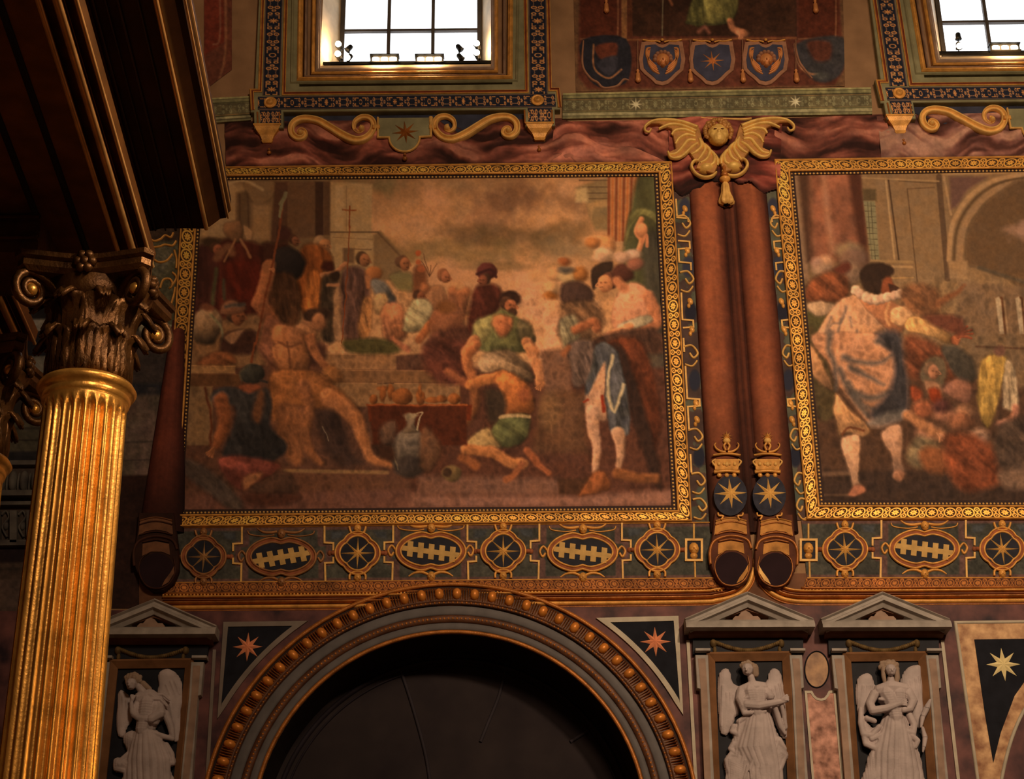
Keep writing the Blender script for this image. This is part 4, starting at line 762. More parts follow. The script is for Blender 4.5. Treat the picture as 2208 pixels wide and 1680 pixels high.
# fair plumes and red cap behind
p.warp(3.2, 20, 9)
for x, y, rx, ry, c in ((420, 900, 18, 14, (152, 110, 78)), (340, 920, 12, 14, (130, 96, 76)), (400, 970, 22, 12, (128, 98, 74)), (640, 800, 32, 20, (110, 88, 62)), (680, 880, 30, 26, (98, 72, 56)), (650, 1000, 20, 24, (106, 82, 62))): p.ell(*B5((x, y))[0], rx, ry, c, 6, lit=.2)
p.poly(B5((320, 1040), (470, 980), (620, 1040), (610, 1230), (400, 1280), (230, 1240), (240, 1120)), (104, 54, 30), 6, fold=(.7, 12, .6), lit=.25); p.poly(B5((480, 960), (620, 900), (640, 960), (560, 1010)), (84, 38, 26), 5); p.poly(B5((250, 1290), (380, 1250), (500, 1290), (450, 1370), (330, 1390)), (146, 116, 86), 4, lit=.2)
# man in the blue and rose cloak, seen from behind
p.poly(B5((720, 1000), (800, 920), (940, 910), (1040, 970), (1000, 1030), (930, 1060), (920, 1170), (860, 1190), (760, 1140)), (42, 28, 20), 3); p.poly(B5((960, 1030), (1010, 1030), (1040, 1100), (1100, 1170), (1040, 1190), (930, 1180), (920, 1090)), (106, 52, 28), 2.5, lit=.2); p.poly(B5((990, 1090), (1060, 1120), (1100, 1170), (1020, 1180)), (56, 32, 22), 2)
p.poly(B5((700, 1200), (1000, 1240), (1200, 1380), (1130, 1500), (1060, 1600), (960, 1530), (760, 1300)), (132, 82, 52), 4, lit=.25); p.line(B5((1000, 1270), (960, 1380), (1000, 1470)), 6, (148, 104, 66), 2)
for i, (x, y) in enumerate([(690, 1150), (730, 1190), (780, 1215), (830, 1235), (880, 1240), (930, 1230), (980, 1215), (1040, 1205), (1090, 1190)]): p.ell(*B5((x, y))[0], 10, 11, (166, 136, 108) if i % 2 == 0 else (150, 116, 92), 2, lit=.3)
p.poly(B5((1010, 1330), (1140, 1290), (1220, 1370), (1200, 1420), (1100, 1480), (1010, 1440)), (152, 112, 74), 3, lit=.3, fold=(.5, 8, .4)); p.poly(B5((1140, 1440), (1230, 1380), (1400, 1450), (1560, 1570), (1560, 1640), (1350, 1570), (1160, 1520)), (160, 116, 66), 3, lit=.35, fold=(1., 9, .3)); p.poly(B5((1550, 1570), (1640, 1530), (1620, 1640), (1570, 1640)), (128, 70, 42), 2.5); fingers(p, *B5((1610, 1580))[0], -.5, 34, (112, 56, 34), 4, .28, 5)
p.poly(B5((640, 1200), (700, 1210), (860, 1400), (980, 1520), (900, 1560), (860, 1673), (320, 1673), (500, 1290)), (158, 112, 78), 3, fold=(1.9, 20, .25), lit=.15)
for q in ([(600, 1300), (560, 1440), (460, 1480), (430, 1673)], [(560, 1420), (520, 1560), (500, 1640)], [(640, 1400), (650, 1480)], [(470, 1400), (380, 1640)], [(700, 1520), (720, 1600)]): p.line(B5(*q), 6, (92, 80, 70), 3.5, w2=3, a=.8)
p.poly(B6((320, 0), (850, 0), (1000, 60), (1090, 300), (1120, 560), (1080, 700), (960, 780), (800, 800), (640, 620), (500, 440), (430, 260), (320, 130)), (142, 96, 66), 4, fold=(.45, 26, .4), lit=.1)
for q, w_, w2 in (([(440, 0), (430, 140), (480, 260), (490, 480)], 14, 7), ([(560, 200), (720, 250), (880, 240), (970, 180)], 12, 5), ([(620, 290), (760, 370), (900, 440)], 14, 5), ([(650, 520), (800, 560), (960, 500)], 17, 8), ([(520, 300), (620, 520), (760, 700)], 10, 12), ([(850, 60), (960, 110), (1040, 60)], 14, 6), ([(600, 420), (700, 600), (860, 680)], 8, 5)): p.line(B6(*q), w_, (70, 66, 62), 5, w2=w2, a=.85)
p.poly(B6((840, 0), (1040, 0), (1090, 260), (1120, 560), (1060, 700), (900, 760), (780, 700), (940, 520), (1000, 300), (960, 160)), (46, 48, 56), 8, fold=(1.3, 16, .5)); p.poly(B6((760, 760), (900, 690), (1080, 650), (1060, 730), (960, 780), (800, 800)), (98, 96, 94), 7, a=.8)
p.poly(B6((260, 120), (320, 140), (470, 480), (340, 420), (270, 300)), (150, 104, 66), 4, lit=.3)
p.poly(B6((490, 520), (600, 640), (780, 800), (730, 890), (560, 850), (520, 900), (470, 700)), (138, 98, 62), 4, fold=(1.1, 12, .5), lit=.2); p.line(B6((545, 870), (600, 810), (730, 830)), 5, (92, 50, 28), 2)
p.poly(B6((540, 900), (690, 880), (700, 1060), (690, 1240), (720, 1330), (640, 1330), (600, 1180), (540, 1020)), (160, 118, 86), 3.5, lit=.25); p.poly(B6((640, 1310), (720, 1310), (750, 1350), (660, 1400), (590, 1390)), (142, 86, 60), 3, lit=.2)
p.poly(B6((890, 830), (1040, 780), (1070, 900), (1050, 1060), (1090, 1180), (990, 1200), (960, 1050), (900, 940)), (142, 104, 78), 4, lit=.25); p.ell(*B6((1030, 1220))[0], 14, 13, (126, 84, 60), 3, lit=.2)
# crowd
p.poly(B5((1100, 1140), (1280, 1090), (1440, 1180), (1430, 1380), (1250, 1380), (1110, 1270)), (88, 56, 34), 7, fold=(.8, 14, .7)); p.line(B5((1430, 1270), (1600, 1180), (1670, 1110)), 15, (104, 62, 36), 4, w2=6); p.poly(B5((1300, 1380), (1640, 1400), (1660, 1560), (1420, 1480)), (84, 44, 30), 6)
p.poly(B6((1090, 20), (1300, 60), (1480, 200), (1500, 420), (1180, 400), (1100, 300)), (96, 50, 30), 8, fold=(.8, 14, .6)); p.poly(B6((1400, 110), (1560, 120), (1680, 240), (1700, 380), (1600, 420), (1480, 300)), (56, 52, 44), 5, lit=.2)
p.poly(B6((1220, 300), (1300, 200), (1420, 210), (1450, 340), (1400, 480), (1350, 500), (1220, 400)), (78, 66, 48), 5); head(p, *B6((1320, 320))[0], 19, (132, 86, 60), (84, 70, 52), 1); p.poly(B6((1250, 400), (1370, 420), (1400, 520), (1300, 560)), (120, 84, 60), 5)
p.poly(B6((1130, 460), (1220, 470), (1230, 560), (1160, 580)), (120, 50, 26), 4); p.poly(B6((1290, 480), (1380, 480), (1400, 600), (1310, 590)), (118, 42, 18), 4); p.poly(B6((1400, 470), (1540, 380), (1660, 440), (1640, 600), (1500, 560)), (112, 72, 54), 6, lit=.2)
p.poly(B6((1770, 200), (1960, 200), (1930, 420), (1860, 700), (1780, 810), (1710, 600), (1720, 380)), (134, 104, 48), 4, fold=(1.5, 9, .5), lit=.15); p.ell(*B6((1900, 150))[0], 12, 12, (88, 58, 46), 4); p.poly(B6((1960, 220), (2040, 340), (2060, 640), (1940, 640), (1930, 460)), (130, 112, 86), 3, fold=(1.5, 6, .5)); p.line(B6((2040, 640), (2020, 720), (1900, 780)), 16, (132, 84, 62), 4, lit=.2)
for x, y, r, c in ((1250, 650, 24, (120, 66, 42)), (1430, 700, 22, (122, 78, 56)), (1600, 680, 20, (124, 84, 58)), (1560, 760, 26, (108, 66, 44)), (1300, 860, 26, (128, 86, 64)), (1730, 880, 20, (120, 92, 74)), (1400, 620, 18, (74, 40, 36))): p.ell(*B6((x, y))[0], r, r*.8, c, 7, lit=.3)
p.line(B6((1110, 700), (1250, 790), (1400, 880)), 22, (132, 86, 54), 5, lit=.3); fingers(p, *B6((1360, 860))[0], .7, 20, (140, 94, 64), 4, .25, 4); p.poly(B6((1090, 1050), (1200, 880), (1400, 960), (1440, 1100), (1200, 1160)), (88, 74, 52), 7, fold=(.6, 14, .5), lit=.2); p.poly(B6((1200, 1020), (1400, 980), (1480, 1180), (1300, 1200)), (110, 62, 34), 7, lit=.2)
p.poly(B6((1430, 880), (1700, 880), (1900, 1060), (1950, 1250), (1700, 1360), (1520, 1300), (1440, 1100)), (104, 50, 28), 9, fold=(.7, 18, .6)); p.poly(B6((1880, 800), (2208, 740), (2208, 1150), (1900, 1180)), (62, 48, 38), 9, fold=(.8, 14, .6)); p.poly(B6((1900, 1180), (2208, 1180), (2208, 1320), (1950, 1330)), (92, 70, 54), 8)
p.c[:] = p.c*.86+np.array((108, 70, 42))*.14; p.c[:] *= np.array([1.05, .97, .90]); p.still(); p.brush(570, .15, 15, 8); p.mottle(.09, 9, 43, .06)
o = p.build('fresco'); tag(o, 'faded fresco cut by the right edge, a man in a blue and rose cloak pointing', 'fresco')
# ================================================================== gilt frames round the frescoes
def arab(p, u, v, period, dark=(58, 30, 16), gold=(178, 118, 44), sz=1.):
    """gilt arabesque of rosettes in rings joined by foliage"""
    U = ((u/period) % 1)*2-1; X = U*sz; r = np.hypot(X, v); th = np.arctan2(v, X)
    g = np.clip(1.6-np.abs(r-.72)/.09, 0, 1)
    g = np.maximum(g, np.clip((.28+.26*np.abs(np.cos(4*th))-r)/.08, 0, 1)*(r > .12)); g = np.maximum(g, np.clip((.12-r)/.05, 0, 1))
    e = np.abs(U)-1; r2 = np.hypot(e*sz, np.abs(v)-.5); g = np.maximum(g, np.clip(1.5-np.abs(r2-.30)/.09, 0, 1)*(r > .8)); g = np.maximum(g, np.clip((.13-r2)/.06, 0, 1)); g = np.maximum(g, np.clip((.16-np.hypot(e*sz, v))/.06, 0, 1))
    ln = np.clip((np.abs(v)-.90)/.04, 0, 1); g = np.maximum(g, ln)
    return np.array(dark)*(1-g[..., None])+np.array(gold)*g[..., None], g
def frame_side(par, quad, vertical, period, d, dark, gold):
    p = Paint(quad, 1.25, d)
    if vertical: c, g = arab(p, p.V, p.u*2-1, period, dark, gold, period/p.Lw)
    else: c, g = arab(p, p.U, p.v*2-1, period, dark, gold, period/p.Lh)
    w_ = fbm(p.x, p.y, 60, 12); p.c[:] = c*(.74+.5*w_)[..., None]; p.g[:] = g*.9; p.build('gilded_band', par)
def beads(mb, a, b, step, r, d):
    a, b = np.array(a, float), np.array(b, float); L_ = np.hypot(*(b-a)); n = max(int(L_/step), 1)
    for i in range(n+1):
        q = a+(b-a)*i/n; blob(mb, q[0], q[1], r, r, .016, 0, d, 0, 6, 2)
def bead_parts(g, pts, r, d, m=None):
    first = None; rest = MB()
    for k, q in enumerate(pts):
        if k >= 100: blob(rest, q[0], q[1], r, r, .016, 0, d, 0, 6, 2); continue
        if first is None:
            mb = MB(); blob(mb, q[0], q[1], r, r, .016, 0, d, 0, 8, 3); first = mb.build('bead', [m or GOLDL], g); q0 = W(q[0], q[1], d)
        else:
            c = first.copy(); COL.objects.link(c); c.parent = g; c.location = Vector(W(q[0], q[1], d)-q0)
    if rest.n: o = rest.build('beads', [m or GOLDL], g); o['kind'] = 'stuff'
def frame(label, cor_o, cor_i, cor_b, cor_p, closed_right=True, closed_left=True):
    """outer, inner, bead and picture corners: TL TR BR BL"""
    g = thing('picture_frame', label, 'picture frame', W(*np.mean(cor_o, 0))); O, I, B, Pc = cor_o, cor_i, cor_b, cor_p
    sides = [(0, 1, False), (1, 2, True), (3, 2, False), (0, 3, True)]
    for k, (a, b, v) in enumerate(sides):
        if k == 1 and not closed_right: continue
        if k == 3 and not closed_left: continue
        if k == 0: q = [O[0], O[1], I[1], I[0]]
        if k == 1: q = [I[1], O[1], O[2], I[2]]
        if k == 2: q = [I[3], I[2], O[2], O[3]]
        if k == 3: q = [O[0], I[0], I[3], O[3]]
        frame_side(g, q, v, 41, .062, (52, 30, 16), (174, 112, 42))
    mb = MB()
    if closed_right: sweep(mb, O, half(.03, .035), True, 0, .045); sweep(mb, I, half(.035, .03), True, 0, .055)
    else:
        sweep(mb, [O[1], O[0], O[3], O[2]], half(.03, .035), False, 0, .045); sweep(mb, [I[1], I[0], I[3], I[2]], half(.035, .03), False, 0, .055)
    mb.build('gilt_fillet', [GOLD], g)
    mb = MB(); w_ = .036
    pr = [(-w_, 0), (-w_, .034), (w_, .034), (w_, 0)]
    if closed_right: sweep(mb, B, pr, True, 0, 0.)
    else: sweep(mb, [B[1], B[0], B[3], B[2]], pr, False, 0, 0.)
    mb.build('bead_channel', [mat('dark_channel', C(44, 26, 18), .7)], g)
    pts = []
    for a, b in ((1, 2), (0, 3), (0, 1), (3, 2)):
        if (a, b) == (1, 2) and not closed_right: continue
        A_, B_ = np.array(B[a], float), np.array(B[b], float); n = max(int(np.hypot(*(B_-A_))/7.9), 1); pts += [A_+(B_-A_)*i/n for i in range(n+1)]
    bead_parts(g, pts, 2.5, .033)
    mb = MB()   # solid body
    for q in ([O[0], O[1], I[1], I[0]], [I[1], O[1], O[2], I[2]], [I[3], I[2], O[2], O[3]], [O[0], I[0], I[3], O[3]]):
        plate(mb, q, .058, 0)
    mb.build('frame_body', [GOLDD], g); return g
frame('wide gilt arabesque frame around the left fresco of soldiers and porters',
      [(398, 363), (1447, 351), (1490, 1123), (352, 1135)], [(428, 379), (1422, 371), (1463, 1103), (380, 1112)], [(434, 386), (1415, 378), (1454, 1097), (387, 1106)], None)
frame('wide gilt arabesque frame around the right fresco cut off by the photo edge',
      [(1671, 346), (2280, 338), (2280, 1118), (1741, 1119)], [(1701, 368), (2262, 361), (2262, 1092), (1765, 1092)], [(1707, 375), (2255, 367), (2255, 1086), (1772, 1086)], None, closed_right=False)

# ================================================================== painted drapery
def cloth(p, dark=(52, 24, 16), mid=(104, 50, 34), light=(142, 80, 56), amp=18, per=21, ph=0., seed=3):
    A = amp*np.sin((p.x-ph)/52.)+.5*amp*np.sin(p.x/23.+1.3)+18*(fbm(p.x, p.y*0+p.x*.3, 90, seed)-.5)
    s_ = (p.y-A*.9)/per; f = fbm(s_*10+fbm(p.x, p.y, 60, seed+5)*14, p.x*.10, 10, seed+1, 3); f = np.clip((f-.5)*2.3+.5, 0, 1)[..., None]
    big = fbm(p.x, p.y*1.4, 75, seed+9)[..., None]
    c = np.where(f < .5, np.array(dark)*(1-2*f)+np.array(mid)*2*f, np.array(mid)*(2-2*f)+np.array(light)*(2*f-1))
    p.c[:] = c*(.7+.6*big); p.h[:] = f[..., 0]*.05; return p
def swag(quad, label, **kw):
    p = Paint(quad, 2.0, .01); cloth(p, **kw)
    t = np.clip(1-np.abs(p.v*2-1)**6, 0, 1); p.h *= t
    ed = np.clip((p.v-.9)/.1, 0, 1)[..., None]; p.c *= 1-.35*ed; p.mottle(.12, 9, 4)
    tag(p.build('painted_drapery'), label, 'drapery', 'rose drapery painted along the top of the frescoes'); return p
swag([(484, 262), (1210, 255), (1440, 352), (488, 365)], 'rose-red cloth swag painted under the larger window', seed=3)
swag([(1196, 262), (1452, 258), (1460, 352), (1186, 354)], 'rose-red cloth swag between the larger window and the winged cherub head', seed=8, ph=40, light=(150, 84, 60))
swag([(1672, 256), (1906, 246), (1932, 346), (1664, 350)], 'rose-red cloth swag right of the winged cherub head', seed=12, ph=10)
swag([(1890, 250), (2300, 238), (2300, 341), (1900, 346)], 'rose-grey faded cloth swag under the window cut off at the top right', seed=17, mid=(98, 56, 42), light=(132, 88, 64), amp=24)
p = Paint([(1440, 256), (1686, 252), (1680, 440), (1446, 443)], 2.0, .03); cloth(p, amp=10, per=17, seed=23, mid=(96, 38, 26), light=(134, 66, 46)); p.mottle(.1, 9, 3)
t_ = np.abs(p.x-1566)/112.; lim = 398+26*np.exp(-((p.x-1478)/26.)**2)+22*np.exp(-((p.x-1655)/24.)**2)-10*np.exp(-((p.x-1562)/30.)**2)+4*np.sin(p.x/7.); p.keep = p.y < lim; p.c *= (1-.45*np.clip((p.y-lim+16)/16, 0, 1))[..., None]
tag(p.build('painted_drapery'), 'gathered red cloth behind the cherub head and tassel', 'drapery', 'rose drapery painted along the top of the frescoes')
# hanging pair of drapes between the two frescoes
def hang(quad, label, tubes, y0, seed, light=(116, 56, 30), mid=(88, 40, 22), dark=(36, 15, 10)):
    p = Paint(quad, 2., .01); f = np.zeros_like(p.x); hh = np.zeros_like(p.x)
    for tb in tubes:
        a, b = tb[:2]; br = tb[2] if len(tb) > 2 else 1.; t = (p.u-a)/(b-a); k = (t >= 0) & (t <= 1); rd = np.sqrt(np.clip(1-(2*t-1)**2, 0, 1))
        sh = .18+.82*np.clip(rd*(.62+.6*np.cos((t-.36)*3.0)), 0, 1.1); f = np.where(k, sh*br, f); hh = np.where(k, rd*.13*(.4 if br < 1 else 1), hh)
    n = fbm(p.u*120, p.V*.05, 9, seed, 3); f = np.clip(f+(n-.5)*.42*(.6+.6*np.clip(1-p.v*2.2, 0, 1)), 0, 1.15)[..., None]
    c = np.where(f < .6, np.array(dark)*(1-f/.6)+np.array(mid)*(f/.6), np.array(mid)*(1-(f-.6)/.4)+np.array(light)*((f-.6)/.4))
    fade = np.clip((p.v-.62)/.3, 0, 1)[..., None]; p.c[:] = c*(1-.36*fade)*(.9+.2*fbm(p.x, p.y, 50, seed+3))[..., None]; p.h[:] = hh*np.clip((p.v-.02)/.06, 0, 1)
    p.mottle(.1, 9, 6); o = p.build('hanging_drape'); tag(o, label, 'drapery'); return p
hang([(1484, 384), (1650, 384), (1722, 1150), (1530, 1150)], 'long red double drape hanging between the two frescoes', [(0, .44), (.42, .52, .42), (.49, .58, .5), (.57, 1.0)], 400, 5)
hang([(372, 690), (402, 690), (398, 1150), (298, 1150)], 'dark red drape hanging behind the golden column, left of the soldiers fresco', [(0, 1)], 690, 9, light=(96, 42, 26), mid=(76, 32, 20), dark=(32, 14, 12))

# ---------------- crowns, star shields and gold rings on the drapes
DR = .155
def crown(cx, label, k):
    g = thing('crown', label, 'crown', W(cx, 985, DR), 'gilt crowns on the red drapes'); s_ = 1.
    mb = MB(); d = DR+.01
    for y, w_, h in ((980, 30, 5), (1014, 28, 4)): stroke(mb, [(cx-w_, y+2), (cx, y-1), (cx+w_, y+2)], h, .03, d)
    plate(mb, [(cx-27, 990), (cx+27, 990), (cx+25, 1012), (cx-25, 1012)], d+.012, DR-.06)
    mb.build('crown_band', [mat('crown_gilding', C(160, 98, 38), .6, .05, .4, 10)], g)
    mb = MB()
    for x, r in ((-17, 4), (-6, 3), (0, 5), (6, 3), (17, 4)): blob(mb, cx+x, 1001, r, r*1.2, .03, 0, d+.01)
    for sx in (-1, 1): stroke(mb, [(cx+sx*24, 991), (cx+sx*31, 996), (cx+sx*24, 1006)], 4, .02, d)
    mb.build('jewel', [GOLDL], g)
    mb = MB()
    for sx in (-1, 1): stroke(mb, [(cx+sx*2, 975), (cx+sx*12, 974), (cx+sx*22, 968), (cx+sx*26, 960), (cx+sx*23, 955)], 5, .03, d, taper=[1, 1, .8, .6, .4]); stroke(mb, [(cx+sx*2, 972), (cx+sx*6, 962), (cx+sx*2, 956)], 5, .03, d)
    mb.build('crest', [GOLD], g)
    mb = MB(); blob(mb, cx, 951, 8, 7, .05, 0, d); star(mb, cx, 941, 13, 4, .03, d+.01, 0, 9); mb.build('finial', [GOLDL], g)
    mb = MB(); stroke(mb, [(cx-28, 1019), (cx, 1016), (cx+28, 1019)], 6, .03, d)
    for x in (-16, 0, 16): blob(mb, cx+x, 1025, 5, 5, .03, 0, d)
    mb.build('lower_border', [GOLD], g)
crown(1567, 'gilt crown with a star finial on the left tube of the double red drape', 0); crown(1655, 'gilt crown with a star finial on the right tube of the double red drape', 1)
def shield(cx, label):
    g = thing('star_shield', label, 'shield', W(cx, 1065, DR), 'blue star shields on the red drapes'); d = DR+.0
    mb = MB(); plate(mb, ring(cx, 1068, 36, 44, 28), d+.015, DR-.08); mb.build('ground', [BLUE], g)
    mb = MB(); star(mb, cx, 1064, 34, 10, .03, d+.015, 0, 8, .03); mb.build('star', [GOLDL], g)
    mb = MB()
    for sx in (-1, 1): stroke(mb, [(cx+sx*20, 1121), (cx+sx*16, 1113), (cx+sx*25, 1112), (cx+sx*27, 1106)], 4, .02, d+.01)
    mb.build('scroll_foot', [GOLD], g)
shield(1575, 'blue shield with a gilt eight-pointed star on the left tube of the double red drape'); shield(1659, 'blue shield with a gilt eight-pointed star on the right tube of the double red drape')
def curl(cx, cy, sx, label, tone=1., s_=1.):
    """rolled lower end of a painted drape with its gilt bands"""
    g = thing('rolled_scroll', label, 'scroll', W(cx, cy, .1), 'rolled lower ends of the red drapes')
    gd = mat('band_gilding', C(146, 86, 32), .6, .05, .5, 6) if tone > .9 else mat('shaded_band_gilding', C(88, 46, 20), .5, .2, .4, 8); rd = GOLDD if tone > .9 else mat('shaded_umber', C(54, 26, 14), .6, .1, .4, 8)  # low tone: darker copies paint in the weaker light at the left
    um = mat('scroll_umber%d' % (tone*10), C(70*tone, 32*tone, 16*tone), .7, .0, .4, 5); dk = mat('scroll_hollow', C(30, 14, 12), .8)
    f = lambda pts: [(cx+sx*x*s_, cy+y*s_) for x, y in pts]
    def pl(pts, d1, d0, m, nm, bev=.0): mb = MB(); plate(mb, f(pts), d1, d0, 0, bev); mb.build(nm, [m], g)
    def stt(pts, w_, h, d, m, nm, tp=None): mb = MB(); stroke(mb, f(pts), w_*s_, h, d, taper=tp); mb.build(nm, [m], g)
    pl([(-36, -112), (38, -112), (42, -70), (47, -30), (47, 6), (36, 34), (16, 50), (-8, 50), (-32, 30), (-46, -4), (-46, -36), (-40, -66)], .14, 0., um, 'rolled_cloth', .03)
    pl([(-32, -97), (0, -102), (33, -97), (35, -66), (20, -73), (0, -76), (-20, -73), (-36, -64)], .150, .12, gd, 'gilt_band')
    for y in (-99, -91, -70): stt([(-33, y+5), (-16, y), (0, y-2), (16, y), (34, y+5)], 3.4, .02, .148, rd if y > -99 else gd, 'rope_edge')
    stt([(-44, 0), (-45, -30), (-34, -52), (0, -62), (34, -54), (44, -34)], 6, .035, .135, rd, 'roll_edge')
    pl([(-27, -47), (0, -52), (27, -47), (29, -24), (12, -31), (-10, -31), (-28, -22)], .152, .12, gd, 'gilt_band')
    stt([(-27, -50), (0, -55), (27, -50)], 3, .02, .15, rd, 'rope_edge')
    pl([(2+36*math.cos(a), 8+36*math.sin(a)) for a in np.linspace(0, 2*math.pi, 30)[:-1]], .156, .12, dk, 'hollow')
    stt([(36, -20), (40, 8), (28, 34), (4, 45), (-20, 38), (-34, 12), (-31, -14), (-14, -28)], 3.6, .02, .155, rd, 'roll_edge', [.4, 1, 1, 1, 1, .8, .6, .4])
    pl([(38, -2), (37, 14), (26, 32), (12, 40), (18, 28), (30, 12)], .17, .15, gd if sx > 0 else GOLDL, 'lining_tip')
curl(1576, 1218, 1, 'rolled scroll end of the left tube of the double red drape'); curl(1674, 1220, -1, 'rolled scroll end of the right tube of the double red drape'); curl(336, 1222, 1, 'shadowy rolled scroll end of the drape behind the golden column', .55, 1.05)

# ================================================================== winged cherub head and tassel
CH = thing('winged_cherub_head', 'gilt cherub head with two feathered wings above the red drapes', 'relief ornament', W(1550, 300))
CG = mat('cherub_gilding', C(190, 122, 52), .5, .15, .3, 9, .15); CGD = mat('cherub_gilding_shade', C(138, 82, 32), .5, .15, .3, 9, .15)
mb = MB(); hc = W(1548, 291, .17)
def addball(dx, dz, dy, r, s=(1, 1, 1), m=0): ball(mb, hc+np.array([dx, -dy, dz]), r, m, 14, s)
addball(0, 0, 0, .178, (1, .9, 1.08)); addball(0, -.10, .06, .12); addball(.078, -.062, .085, .068); addball(-.078, -.062, .085, .068); addball(0, -.035, .165, .026, (1, 1, 1.3)); addball(0, -.165, .10, .042)
addball(-.055, .045, .13, .04, (1.3, .7, .5)); addball(.055, .045, .13, .04, (1.3, .7, .5)); addball(0, -.085, .145, .026, (1.5, .7, .5)); addball(-.16, -.02, 0, .035); addball(.16, -.02, 0, .035)
fc = mb.build('face', [CG], CH); md = fc.modifiers.new('join', 'REMESH'); md.mode = 'VOXEL'; md.voxel_size = .009; md.use_smooth_shade = True; ms_ = fc.modifiers.new('soft', 'SMOOTH'); ms_.iterations = 3
mb = MB()
for sx in (-1, 1):
    ball(mb, hc+np.array([sx*.055, -.158, .018]), .017, 0, 8, (1.5, .5, .7))
mb.add(*[(lambda b: (b.v[0], b.f))(ball(MB(), hc+np.array([0, -.165, -.088]), .012, 0, 8, (2.6, .4, .5)))][0]); mb.build('features', [mat('dark_features', C(84, 46, 20), .6)], CH)
mb = MB()
for i in range(64):
    a = math.radians(-30+240*(i/23)) if i < 24 else random.uniform(-.1, math.pi+.1); rr = .205 if i < 24 else random.uniform(.12, .21)
    x, z = rr*math.cos(a), rr*math.sin(a)*1.05+.02
    if z < -.1 or (i >= 24 and z < .085): continue
    y = .05+.10*(1-rr/.2)+random.uniform(0, .03); ball(mb, hc+np.array([x, -y, z]), random.uniform(.03, .046), 0, 8)
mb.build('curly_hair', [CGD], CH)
for sx, nm in ((-1, 'wing'), (1, 'wing')):
    f = lambda pts: [(1551+sx*(1551-x), y-(0 if sx < 0 else 3)) for x, y in pts]
    q = lambda pts: f(pts) if sx > 0 else pts
    g_ = lambda pts: [(1551+(1551-x), y-3) for x, y in pts] if sx > 0 else pts
    par = CH
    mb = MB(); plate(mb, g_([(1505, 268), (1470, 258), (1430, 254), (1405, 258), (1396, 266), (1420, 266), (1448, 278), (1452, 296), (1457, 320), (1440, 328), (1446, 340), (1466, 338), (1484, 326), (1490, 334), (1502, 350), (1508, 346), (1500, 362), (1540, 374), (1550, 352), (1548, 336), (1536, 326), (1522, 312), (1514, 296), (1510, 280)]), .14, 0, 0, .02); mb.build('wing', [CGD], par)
    mb = MB()
    feathers = [[(1504, 276), (1470, 264), (1436, 260), (1408, 262), (1392, 272), (1391, 282), (1399, 285), (1404, 278)], [(1502, 284), (1470, 272), (1444, 270), (1420, 279)], [(1500, 290), (1476, 281), (1456, 283), (1448, 292)],
                [(1500, 296), (1480, 292), (1464, 300), (1456, 312)], [(1500, 304), (1484, 304), (1472, 318), (1458, 332), (1442, 334)], [(1504, 310), (1492, 318), (1484, 326), (1470, 338), (1452, 342)],
                [(1508, 300), (1512, 316), (1502, 328), (1490, 334)], [(1512, 306), (1520, 322), (1512, 338), (1503, 348)], [(1518, 312), (1530, 326), (1524, 344), (1510, 352)], [(1526, 322), (1540, 336), (1538, 354), (1522, 360)], [(1534, 328), (1546, 344), (1547, 358)]]
    for k, fe in enumerate(feathers):
        stroke(mb, g_(fe), 10 if k == 0 else 9.5, .06, .12, taper=[.8, 1, 1, .6] if k else [1, 1, 1, .8, .7, .6, .5, .4])
    mb.build('feathers', [CG], par)
    mb = MB(); stroke(mb, g_([(1508, 348), (1500, 347), (1493, 352), (1491, 362), (1500, 376), (1516, 384), (1534, 382), (1545, 372)]), 8, .07, .11, taper=[.5, .8, .9, 1, 1, 1, 1, .6])
    blob(mb, *g_([(1522, 367)])[0], 20, 13, .16, .1, .04); stroke(mb, g_([(1440, 329), (1446, 341), (1462, 343), (1478, 334)]), 6, .06, .12); mb.build('scalloped_lobe', [CG], par)
mb = MB(); stroke(mb, [(1478, 262), (1500, 256), (1528, 259), (1560, 259), (1600, 260), (1620, 258)], 6, .06, .02); mb.build('ribbon', [GOLDL], CH)
g = thing('tassel', 'gilt tassel hanging below the cherub head over the red drapes', 'tassel', W(1560, 410))
c = W(1561, 356, .16)
S = K
mb = MB(); lathe(mb, c, [(1.5*S, 0), (4*S, -6*S), (3*S, -14*S), (7*S, -22*S), (9*S, -27*S), (5*S, -31*S)], 16); mb.build('stem', [GOLDD], g)
mb = MB(); lathe(mb, c, [(6*S, -31*S), (12*S, -35*S), (12.5*S, -39*S), (8*S, -44*S), (6*S, -46*S)], 18); mb.build('collar', [GOLD], g)
mb = MB(); v0 = []
pr = [(5, -46), (8, -52), (9, -60), (10, -72), (12, -80), (15, -88), (17, -96), (16, -102), (8, -105)]
for r_, h_ in pr:
    for j in range(32): a = 2*math.pi*j/32; rr = r_*S*(1+.09*(1 if j % 4 < 2 else -1)*(h_ < -50)); v0.append((c[0]+rr*math.cos(a), c[1]+rr*math.sin(a), c[2]+h_*S))
mb.add(v0, [q[::-1] for q in grid_f(len(pr), 32, False, True)], 0, True); mb.build('fringe', [GOLDL], g)

